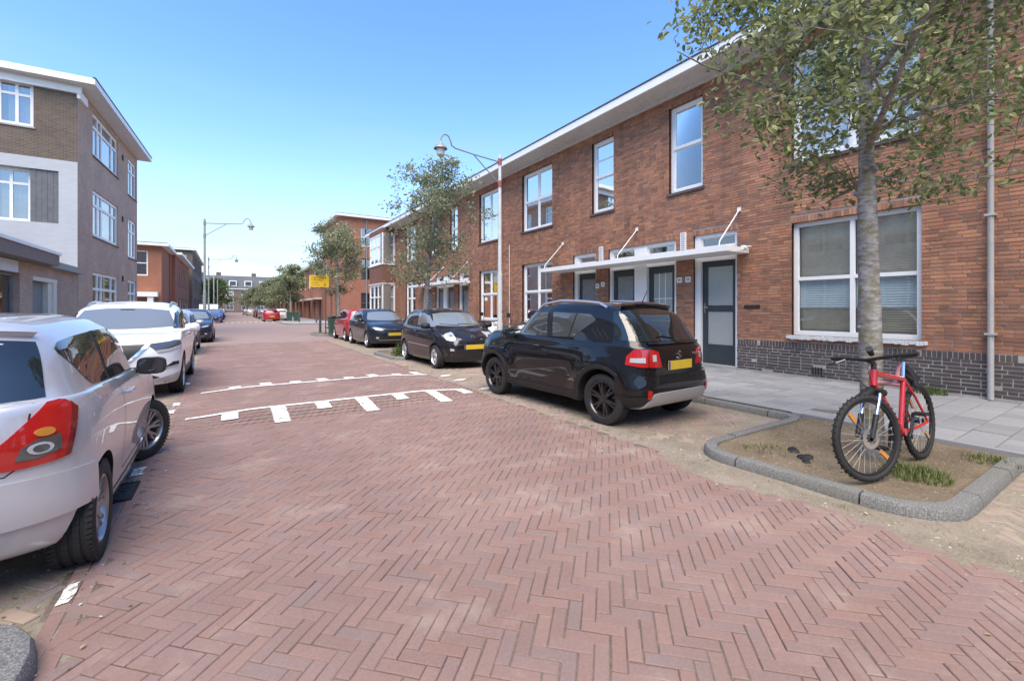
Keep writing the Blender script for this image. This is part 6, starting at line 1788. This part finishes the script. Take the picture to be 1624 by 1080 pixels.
# clods and litter
for i, (x, y, s_) in enumerate(((4.72, 2.18, .055), (4.62, 2.02, .05), (4.52, 1.98, .04))):
    mb = MB(); rg = random.Random(i); 
    for k in range(3): mb.lathe([(0, 0), (s_*.9, .005), (s_*.6, s_*.5), (0, s_*.75)], 7, 'z', (rg.uniform(-.04, .04), rg.uniform(-.03, .03), 0))
    o = mb.build('soil_clod', M['black'], None, None); o.location = (x, y, .065)
    tag(o, ['dark clod of earth in the near bed, farthest of three', 'dark clod of earth in the near bed, middle of three', 'dark clod of earth in the near bed, nearest of three'][i], 'clod', 'clods in the near bed')
M['litter'] = pieces('dry leaves', [(.30,.22,.12), (.22,.15,.08), (.36,.30,.18), (.55,.52,.46), (.15,.11,.07)], big=0., fine=.1)
rs = np.random.RandomState(2); n = 900
xs = np.where(rs.rand(n) < .7, rs.normal(4.1, .55, n), rs.normal(-.75, .2, n)); ys = rs.uniform(.3, 13, n)
zs = np.array([(sand_right(x, y) if x > 2 else sand_left(x, y))+.012 for x, y in zip(xs, ys)])
kk = ~((xs > 3.9) & (ys > .8) & (ys < 2.95)); xs, ys, zs = xs[kk], ys[kk], np.maximum(zs[kk], .008)
D = np.stack([rs.normal(0, 1, len(xs)), rs.normal(0, 1, len(xs)), rs.normal(0, .15, len(xs))], 1); D /= np.linalg.norm(D, axis=1, keepdims=True)
N2 = np.tile([0., 0., 1.], (len(xs), 1)); N2 -= D*np.sum(N2*D, 1, keepdims=True)
V, Q = leaf_arrays(np.stack([xs, ys, zs], 1), D, N2, rs.uniform(.008, .032, len(xs)), rs.uniform(.006, .018, len(xs)))
tag(finish(mesh_np('leaf_litter', V, Q), 'leaf_litter', M['litter'], None), 'dry leaf litter scattered along the gutters', 'litter', kind='stuff')

# grit on the sand and the bed, small weeds in the gutter joints
def grit(name, label, n, fx, zf, lo, hi, seed, mat):
    rs = np.random.RandomState(seed); V = []; Q = []
    xy = [fx(rs) for _ in range(n)]
    s_ = rs.uniform(lo, hi, n)
    base = np.array([(-1, -1, 0), (1, -1, 0), (1, 1, 0), (-1, 1, 0), (-.55, -.5, .8), (.5, -.55, .8), (.55, .5, .8), (-.5, .55, .8)])
    q = np.array([(4, 5, 6, 7), (0, 1, 5, 4), (1, 2, 6, 5), (2, 3, 7, 6), (3, 0, 4, 7)])
    for i, (x, y) in enumerate(xy):
        a = rs.uniform(0, 6.28); c_, d_ = math.cos(a), math.sin(a); b = base*(s_[i]*rs.uniform(.6, 1.2, 3))
        V.append(np.stack([x+b[:, 0]*c_-b[:, 1]*d_, y+b[:, 0]*d_+b[:, 1]*c_, zf(x, y)-.001+b[:, 2]], 1)); Q.append(q+i*8)
    return tag(finish(mesh_np(name, np.concatenate(V), np.concatenate(Q)), name, mat, None), label, 'grit', kind='stuff')
M['grit'] = pieces('grit', [(.36,.31,.24), (.28,.24,.18), (.46,.42,.35), (.20,.17,.13), (.40,.36,.30), (.52,.49,.44)], big=0., fine=.1)
M['crumb'] = pieces('soil crumbs', [(.24,.19,.14), (.18,.14,.10), (.30,.25,.18), (.14,.11,.08), (.34,.30,.24)], big=0., fine=.1)
grit('gutter_grit', 'loose grit and pebbles strewn over the sandy parking strips', 5200, lambda r: (r.uniform(3.45, 6.15), r.uniform(-1, 9)) if r.rand() < .8 else (r.uniform(-1.6, -.5), r.uniform(2.9, 9)),
     lambda x, y: .2 if False else (max(sand_right(x, y), -.003) if x > 2 else max(sand_left(x, y), -.003)), .002, .008, 5, M['grit'])
grit('bed_grit', 'crumbs of soil and pebbles over the near planting bed', 2600, lambda r: (r.uniform(4.15, 6.3), r.uniform(1.05, 2.7)), soil_z, .002, .008, 6, M['crumb'])
rs = np.random.RandomState(12); mb = MB()
for k in range(70):
    if k < 40: x, y = rs.choice([3.92, 6.17, 3.86])+rs.normal(0, .05), rs.uniform(.4, 12)
    elif k < 55: x, y = rs.uniform(4.2, 6.3), rs.uniform(1.0, 2.7)
    else: x, y = rs.normal(-.72, .06), rs.uniform(2.9, 10)
    z = .055 if (4.05 < x < 6.3 and .95 < y < 2.8) else -.002
    for q_ in range(rs.randint(6, 16)):
        a = rs.uniform(0, 6.28); l = rs.uniform(.012, .05); u, v = math.cos(a), math.sin(a); px_, py_ = x+rs.normal(0, .02), y+rs.normal(0, .02); w = .003
        mb.poly([(px_-v*w, py_+u*w, z), (px_+v*w, py_-u*w, z), (px_+u*l*.8, py_+v*l*.8, z+l*.9)])
tag(mb.build('gutter_weeds', M['grass']), 'tiny weeds sprouting in the gutters and the near bed', 'weeds', kind='stuff')

# ------------------------------------------------------------------ street furniture
def street_lamp(label, loc, hgt, sgn, arm=1.85, pole=None, rz=0):
    root = empty('street_lamp', loc, rz, label, 'street lamp', 'street lamps')
    pole = pole or M['pole']
    mb = MB(); mb.lathe([(0, 0), (.085, 0), (.085, .95), (.075, 1.0), (.07, 2.4), (.055, 2.46), (.045, hgt-.05), (.03, hgt), (0, hgt+.01)], 14); p = mb.build('pole', pole, root, 40)
    za = hgt-.22; s_ = sgn
    pts = [(0, 0, za), (s_*arm*.45, 0, za+.06), (s_*arm*.76, 0, za+.12), (s_*arm*.82, 0, za+.17), (s_*arm*.845, 0, za+.30), (s_*arm*.87, 0, za+.40), (s_*arm*.91, 0, za+.44), (s_*arm*.955, 0, za+.42), (s_*arm*.99, 0, za+.33), (s_*arm, 0, za+.22)]
    mb = MB(); mb.tube(pts, .02, 8); mb.build('arm', M['pole_g'], root, 50)
    mb = MB(); mb.tube([(s_*arm*.46, 0, za+.05), (s_*.04, 0, za-.62)], .016, 8); mb.build('brace', M['pole_g'], root, 50)
    for z in (za, za-.64):
        mb = MB(); mb.lathe([(.03, -.09), (.058, -.09), (.058, .09), (.03, .09)], 12, 'z', (0, 0, z)); mb.build('clamp_band', M['redband'] if pole is M['pole'] else M['pole_g'], root, 40)
    zt = za+.22
    mb = MB(); mb.lathe([(0, .02), (.035, .0), (.05, -.04), (.09, -.09), (.13, -.12), (.175, -.17), (.185, -.20), (.17, -.205), (.11, -.18)], 20, 'z', (s_*arm, 0, zt)); hd = mb.build('lamp_shade', M['zinc'] if pole is M['pole'] else pole, root, 40)
    mb = MB(); mb.lathe([(.11, -.19), (.105, -.34), (.09, -.37), (0, -.375)], 18, 'z', (s_*arm, 0, zt)); mb.build('lamp_glass', M['lampglass'], hd, 40)
    return root
street_lamp('white street lamp with red clamp bands standing behind the black crossover', (6.62, 10.95, .1), 5.85, -1)
street_lamp('tall grey street lamp in front of the orange brick house on the left', (-1.02, 27.6, .0), 6.1, 1, 2.05, M['pole_g'])
street_lamp('second grey street lamp further up the left side', (-1.4, 45.5, .0), 5.9, 1, 2.0, M['pole_g'])
for i, (x, y) in enumerate(((-1.6, 70), (-1.4, 82))):
    mb = MB(); mb.lathe([(0, 0), (.07, 0), (.06, 6), (0, 6.01)], 10); o = mb.build('lamp_post', M['pole'], None, 40); o.location = (x, y, 0)
    tag(o, ['thin pale post beyond the grey street lamps, the nearer one', 'thin pale post beyond the grey street lamps, the farther one'][i], 'post', 'thin pale posts')
# yellow traffic board
sg = empty('yellow_sign', (4.18, 25.9, 0), R(-2), 'yellow temporary traffic board on a post by the side street', 'sign')
mb = MB(); mb.tube([(.32, .03, 0), (.32, .03, 2.6)], .03, 8); mb.build('post', M['bollard'], sg, 40)
mb = MB(); mb.cbox(-.48, .48, -.31, .31, 0, .02, .004); o = mb.build('board', M['yellow'], sg); o.rotation_euler = (R(90), 0, 0); o.location = (0, 0, 2.98)
M['signink'] = plain('sign print', (.42, .22, .01), .6)
for (a, b, z0, z1) in ((-.42, .34, 3.15, 3.22), (-.42, .10, 3.02, 3.08), (-.42, -.05, 2.88, 2.94), (-.42, .02, 2.76, 2.81)):
    mb = MB(); mb.box(a, b, -.0225, -.0205, z0, z1); mb.build('print_line', M['signink'], sg)
mb = MB(); mb.lathe([(0, -.0225), (.07, -.0225), (.07, -.0205)], 14, 'y', (.28, 0, 2.80)); mb.build('print_dot', M['signink'], sg)
# bins and bollards on the far corner, litter bin by the near bed
def bin_(label, loc, rz=0, s_=1.):
    r = empty('waste_bin', loc, rz, label, 'bin', 'dark green bins')
    mb = MB(); b0, b1, hh = .23*s_, .29*s_, 1.0*s_
    i = [mb.pt(p) for p in ((-b0, -b0, .06), (b0, -b0, .06), (b0, b0, .06), (-b0, b0, .06), (-b1, -b1, hh), (b1, -b1, hh), (b1, b1, hh), (-b1, b1, hh))]
    for k in range(4): mb.face((i[k], i[(k+1) % 4], i[4+(k+1) % 4], i[4+k]))
    mb.face(i[:4][::-1]); mb.build('tub', M['greenbin'], r)
    mb = MB(); mb.cbox(-b1-.02, b1+.02, -b1-.03, b1+.02, hh, hh+.07, .03); mb.build('lid', M['greenbin'], r)
    for sd in (-1, 1):
        mb = MB(); mb.lathe([(0, -.02), (.09, -.02), (.09, .02), (0, .02)], 14, 'x', (sd*b0*.9, b0, .09)); mb.build('wheel', M['rubber'], r, 40)
bin_('dark green bin at the corner beside the red hatchback', (4.75, 25.0, .08), 0, .95)
bin_('dark green bin by the far corner pavement, left of the pair', (5.7, 54.5, .1))
bin_('dark green bin by the far corner pavement, right of the pair', (6.35, 54.1, .1))
for i, (x, y) in enumerate(((6.3, 51.2), (7.4, 47.6), (4.72, 29.0), (8.6, 46.8))):
    mb = MB(); mb.lathe([(0, 0), (.075, 0), (.07, .86), (.05, .93), (0, .95)], 12); o = mb.build('bollard', M['bollard'], None, 40); o.location = (x, y, .08 if i != 2 else 0)
    tag(o, ['dark bollard beside the far corner bins', 'dark bollard in the middle of the far corner', 'dark bollard under the yellow traffic board', 'dark bollard nearest the corner block'][i], 'bollard', 'dark bollards')

# parked scooters on the pavement behind the black crossover
def scooter(label, loc, rz, body, lean=0.):
    r = empty('motor_scooter', loc, rz, label, 'scooter', 'parked scooters'); r.rotation_euler = (lean, 0, rz)
    for x in (.62, -.58):
        w = MB(); w.lathe([(.14, -.05), (.20, -.055), (.235, -.03), (.235, .03), (.20, .055), (.14, .05)], 26, 'y', (x, 0, .235)); o = w.build('wheel', M['rubber'], r, 40)
        w = MB(); w.lathe([(0, -.04), (.14, -.04), (.14, .04), (0, .04)], 20, 'y', (x, 0, .235)); w.build('rim', M['alloy'], o, 40)
    m_ = MB(); m_.tube([(.62, 0, .24), (.52, 0, .55), (.42, 0, .98)], [.04, .045, .03], 8); m_.build('fork', M['black'], r, 40)
    m_ = MB(); sec = [(.60, .12, .50, .80), (.50, .22, .32, .95), (.44, .24, .26, .98), (.40, .23, .26, .92)]
    prev = None
    for (x, w, z0, z1) in sec:
        q_ = [m_.pt((x, -w*.7, z0)), m_.pt((x, w*.7, z0)), m_.pt((x-.02, w, (z0+z1)/2)), m_.pt((x, w*.6, z1)), m_.pt((x, -w*.6, z1)), m_.pt((x-.02, -w, (z0+z1)/2))]
        if prev:
            for k in range(6): m_.face((prev[k], prev[(k+1) % 6], q_[(k+1) % 6], q_[k]))
        else: m_.face(q_)
        prev = q_
    m_.face(prev[::-1]); m_.build('front_shield', body, r, 50)
    m_ = MB(); m_.cbox(-.15, .45, -.17, .17, .24, .32, .02); m_.build('footboard', M['black'], r)
    m_ = MB(); prev = None
    for (x, w, z0, z1) in ((-.12, .14, .28, .70), (-.25, .17, .27, .74), (-.55, .18, .36, .78), (-.80, .12, .52, .80), (-.88, .06, .62, .76)):
        q_ = [m_.pt((x, -w*.8, z0)), m_.pt((x, w*.8, z0)), m_.pt((x, w, (z0+z1)/2)), m_.pt((x, w*.7, z1)), m_.pt((x, -w*.7, z1)), m_.pt((x, -w, (z0+z1)/2))]
        if prev:
            for k in range(6): m_.face((prev[k], prev[(k+1) % 6], q_[(k+1) % 6], q_[k]))
        else: m_.face(q_)
        prev = q_
    m_.face(prev[::-1]); m_.build('rear_body', body, r, 50)
    m_ = MB(); m_.cbox(-.82, -.10, -.14, .14, .76, .86, .04); m_.build('seat', M['black'], r)
    m_ = MB(); m_.tube([(.36, -.34, 1.04), (.40, -.12, 1.0), (.42, 0, .99), (.40, .12, 1.0), (.36, .34, 1.04)], .014, 8); m_.build('handlebar', M['black'], r, 40)
    m_ = MB(); m_.lathe([(0, .06), (.05, .055), (.075, .02), (.08, -.06)], 18, 'x', (.52, 0, .90)); m_.build('headlight', M['clearlens'], r, 40)
    for sd in (-1, 1):
        m_ = MB(); m_.tube([(.38, sd*.26, 1.03), (.40, sd*.32, 1.22)], .006, 6); m_.lathe([(0, -.008), (.06, -.008), (.055, .01), (0, .012)], 14, 'x', (.40, sd*.34, 1.26)); m_.build('mirror', M['black'], r, 40)
scooter('dark scooter with round headlamp between the plum hatchback and the crossover', (6.55, 9.75, .1), R(-105), M['p_grey'], R(6))
scooter('white scooter parked by the white lamp post', (7.0, 12.2, .1), R(-95), M['p_white'], R(5))

# ------------------------------------------------------------------ red mountain bike
bk = empty('bicycle', (5.07, 1.42, .075), math.pi, 'red mountain bike with black tyres leaning on the tree in the near bed', 'bicycle')
bk.rotation_euler = (R(4.5), 0, math.pi-R(2))
WR = .35
RA, FA_, BBp, ST, HT, HB = Vector((-.43, 0, WR)), Vector((.66, 0, WR)), Vector((0, 0, .31)), Vector((-.165, 0, .76)), Vector((.425, 0, .885)), Vector((.465, 0, .755))
def bike_wheel(center, yaw):
    w = MB(); w.lathe([(.030, -.03), (.03, .03), (.018, .035), (.018, -.035)], 12, 'y', closed=True); o = w.build('wheel', M['alloy_dark'], bk, 40)
    o.location = center; o.rotation_euler = (0, 0, yaw)
    t = MB(); pf = [(WR-.024+.024*math.cos(R(a)), .023*math.sin(R(a))) for a in range(0, 360, 30)]; t.lathe(pf, 48, 'y', closed=True)
    for k in range(84):
        a = 2*math.pi*k/84; d_ = Vector((math.cos(a), 0, math.sin(a))); e_ = Vector((-math.sin(a), 0, math.cos(a)))
        for yy in ((-.018, -.008), (.008, .018)) if k % 2 else ((-.006, .006),):
            p = [d_*(WR+.003)+e_*q1+Vector((0, q0, 0)) for q0, q1 in ((yy[0], -.006), (yy[1], -.006), (yy[1], .006), (yy[0], .006))]; pb = [v-d_*.009 for v in p]
            i = [t.pt(v) for v in p]; j = [t.pt(v) for v in pb]; t.face(i)
            for z in range(4): t.face((i[z], j[z], j[(z+1) % 4], i[(z+1) % 4]))
    t.build('tyre', M['rubber'], o, 40)
    t = MB(); t.lathe([(WR-.045, -.011), (WR-.062, -.011), (WR-.066, 0), (WR-.062, .011), (WR-.045, .011)], 48, 'y', closed=True); t.build('rim', M['black'], o, 40)
    t = MB()
    for k in range(28):
        a = 2*math.pi*k/28; b = a+(.5 if k % 2 else -.5)
        t.tube([(.022*math.cos(b), .024 if k % 4 < 2 else -.024, .022*math.sin(b)), ((WR-.06)*math.cos(a), 0, (WR-.06)*math.sin(a))], .0014, 4, cap=False)
    t.build('spokes', M['pipe'], o)
    t = MB()
    for a in (1.0, 4.1): t.cbox(-.012, .012, -.045, .045, -.008, .008, .003) if False else None
    for a in (.9, 3.9):
        c_ = Vector((math.cos(a), 0, math.sin(a)))*.22; d_ = Vector((math.cos(a), 0, math.sin(a))); e_ = Vector((-math.sin(a), 0, math.cos(a)))
        i = [t.pt(c_+d_*u+e_*v+Vector((0, y, 0))) for u, v, y in ((-.045, -.016, -.008), (.045, -.016, -.008), (.045, .016, -.008), (-.045, .016, -.008), (-.045, -.016, .008), (.045, -.016, .008), (.045, .016, .008), (-.045, .016, .008))]
        for f_ in ((0, 1, 2, 3), (4, 5, 6, 7), (0, 1, 5, 4), (1, 2, 6, 5), (2, 3, 7, 6), (3, 0, 4, 7)): t.face([i[z] for z in f_])
    t.build('reflector', M['amber'], o)
    t = MB(); t.lathe([(.05, .03), (.085, .03), (.085, .033), (.05, .033)], 24, 'y', closed=True); t.build('brake_disc', M['chrome'], o, 40)
    return o
STEER = R(-17)
bike_wheel(RA, 0); bike_wheel(FA_, STEER)
fr = MB()
fr.tube([BBp, HB+Vector((-.01, 0, .01))], [.030, .028], 12); fr.tube([ST, HT+Vector((.005, 0, -.025))], [.022, .024], 12); fr.tube([BBp, ST], .021, 12)
fr.tube([HB, HT], .029, 12); fr.lathe([(0, -.04), (.032, -.04), (.032, .04), (0, .04)], 14, 'y', tuple(BBp))
for sd in (1, -1):
    fr.tube([BBp+Vector((-.03, sd*.03, 0)), Vector((-.25, sd*.05, .325)), RA+Vector((0, sd*.065, 0))], [.014, .012, .011], 8)
    fr.tube([ST+Vector((0, sd*.018, -.03)), Vector((-.25, sd*.045, .60)), RA+Vector((0, sd*.065, 0))], [.011, .010, .010], 8)
fr.build('frame', M['red'], bk, 50)
fk = MB(); ax = (HT-HB).normalized()
crown = HB-ax*.05
def turn(p):                                   # about the steering axis through HB
    return Matrix.Rotation(STEER, 3, ax) @ (Vector(p)-HB)+HB
for sd in (1, -1):
    a = crown+Vector((0, sd*.062, 0)); b = FA_+Vector((.0, sd*.062, 0)); m_ = a.lerp(b, .5)
    fk.tube([turn(a), turn(m_)], .015, 10, m=1); fk.tube([turn(m_), turn(b)], [.021, .017], 10, m=0)
fk.tube([turn(crown+Vector((0, -.08, 0))), turn(crown+Vector((0, 0, .015))), turn(crown+Vector((0, .08, 0)))], .022, 10, m=0)
fk.tube([HT, HT+ax*.06], .02, 10)
fk.build('fork', [M['black'], M['chrome']], bk, 50)
hb_ = MB(); st0 = HT+ax*.06; st1 = st0+Vector((.07, 0, .03)); 
hb_.tube([turn(st0), turn(st1)], .018, 10); hb_.tube([turn(st1+Vector((-.06, -.35, .03))), turn(st1+Vector((-.02, -.18, .02))), turn(st1), turn(st1+Vector((-.02, .18, .02))), turn(st1+Vector((-.06, .35, .03)))], .0145, 10)
hbo = hb_.build('handlebar', M['black'], bk, 50)
for sd in (1, -1):
    g_ = MB(); g_.tube([turn(st1+Vector((-.04, sd*.24, .025))), turn(st1+Vector((-.06, sd*.36, .03)))], .019, 10); g_.build('grip', M['rubber'], hbo, 50)
    g_ = MB(); g_.tube([turn(st1+Vector((-.02, sd*.20, .015))), turn(st1+Vector((.05, sd*.24, -.01))), turn(st1+Vector((.04, sd*.33, -.02)))], .008, 6); g_.build('brake_lever', M['alloy_dark'], hbo, 50)
g_ = MB(); c0 = turn(st1+Vector((.02, .06, .05))); g_.tube([c0, c0+Vector((.09, .02, .05))], [.022, .026], 10); g_.build('front_light', M['black'], hbo, 50)
for k, y in enumerate((-.12, .1)):
    g_ = MB(); g_.tube([turn(st1+Vector((0, y, .01))), turn(st1+Vector((.12, y*.8, -.05))), HB+Vector((.05, y*.2, -.02)), BBp.lerp(HB, .7)+Vector((0, .03, .02))], .003, 5); g_.build('cable', M['black'], hbo)
sp_ = MB(); sp_.tube([ST+Vector((.02, 0, -.06)), ST+Vector((-.05, 0, .17))], .0145, 10); sp_.build('seat_post', M['chrome'], bk, 50)
sd_ = MB(); prev = None; top = ST+Vector((-.05, 0, .19))
for (x, w, z) in ((-.15, .02, .015), (-.14, .065, .02), (-.09, .075, .025), (-.02, .05, .02), (.05, .028, .015), (.12, .02, .01), (.135, .006, .0)):
    q_ = [sd_.pt(top+Vector((x, w*math.cos(t), z+(.018*math.sin(t) if math.sin(t) > 0 else .03*math.sin(t))))) for t in [2*math.pi*i/12 for i in range(12)]]
    if prev:
        for k in range(12): sd_.face((prev[k], prev[(k+1) % 12], q_[(k+1) % 12], q_[k]))
    else: sd_.face(q_)
    prev = q_
sd_.face(prev[::-1]); sd_.build('saddle', M['black'], bk, 60)
g_ = MB(); g_.tube([ST+Vector((-.16, -.03, .10)), ST+Vector((-.2, .0, .02)), ST+Vector((-.19, .02, -.08))], [.03, .04, .03], 8); g_.build('saddle_bag', M['black'], bk, 60)
g_ = MB(); g_.tube([RA+Vector((-.05, 0, .40)), RA+Vector((.10, 0, .395)), ST+Vector((-.02, 0, .05))], [.03, .03, .012], 8); g_.build('rear_mudguard', M['black'], bk, 60)
g_ = MB(); g_.tube([turn(crown+Vector((-.12, 0, -.02))), turn(crown+Vector((.03, 0, .01))), turn(crown+Vector((.20, 0, -.06)))], [.03, .038, .03], 8); g_.build('front_mudguard', M['black'], bk, 60)
cr = MB(); cr.lathe([(.045, -.055), (.092, -.055), (.092, -.06), (.045, -.06)], 28, 'y', tuple(BBp), closed=True)
cr.tube([BBp+Vector((0, -.075, 0)), BBp+Vector((.05, -.08, -.165))], [.013, .010], 8); cr.tube([BBp+Vector((0, .075, 0)), BBp+Vector((-.05, .08, .165))], [.013, .010], 8)
cro = cr.build('crank', M['alloy_dark'], bk, 40)
for (p, sd) in ((BBp+Vector((.05, -.08, -.165)), -1), (BBp+Vector((-.05, .08, .165)), 1)):
    g_ = MB(); q_ = p+Vector((0, sd*.055, 0)); g_.box(q_.x-.045, q_.x+.045, q_.y-.045, q_.y+.045, q_.z-.012, q_.z+.012); g_.build('pedal', M['black'], cro)
ca_ = MB()
for r_, y in ((.055, -.035), (.045, -.042), (.035, -.049)): ca_.lathe([(.015, y), (r_, y), (r_, y-.003), (.015, y-.003)], 20, 'y', tuple(RA), closed=True)
ca_.tube([RA+Vector((.0, -.04, -.03)), RA+Vector((.03, -.06, -.12)), RA+Vector((.05, -.05, -.17))], .012, 6); ca_.build('derailleur', M['alloy_dark'], bk, 40)
ch = MB(); ch.tube([BBp+Vector((0, -.057, .09)), RA+Vector((0, -.04, .05))], .004, 5); ch.tube([BBp+Vector((0, -.057, -.09)), RA+Vector((.05, -.05, -.17))], .004, 5); ch.build('chain', M['alloy_dark'], bk)
M['pink'] = plain('faded pink fabric', (.42, .20, .22), .8, vary=.2, vscale=20)
lk = MB(); lk.tube([ST+Vector((-.06, .0, .16)), ST+Vector((-.03, -.035, .10)), ST+Vector((-.0, -.045, .0)), ST+Vector((.05, -.03, -.05)), ST+Vector((.16, -.03, -.03)), ST+Vector((.24, -.12, -.02))], .02, 8)
o = lk.build('chain_lock_sleeve', M['pink'], bk, 60)
sk_ = MB(); sk_.tube([Vector((-.28, -.06, .31)), Vector((-.33, -.16, .02))], [.009, .007], 6); sk_.build('kickstand', M['black'], bk)
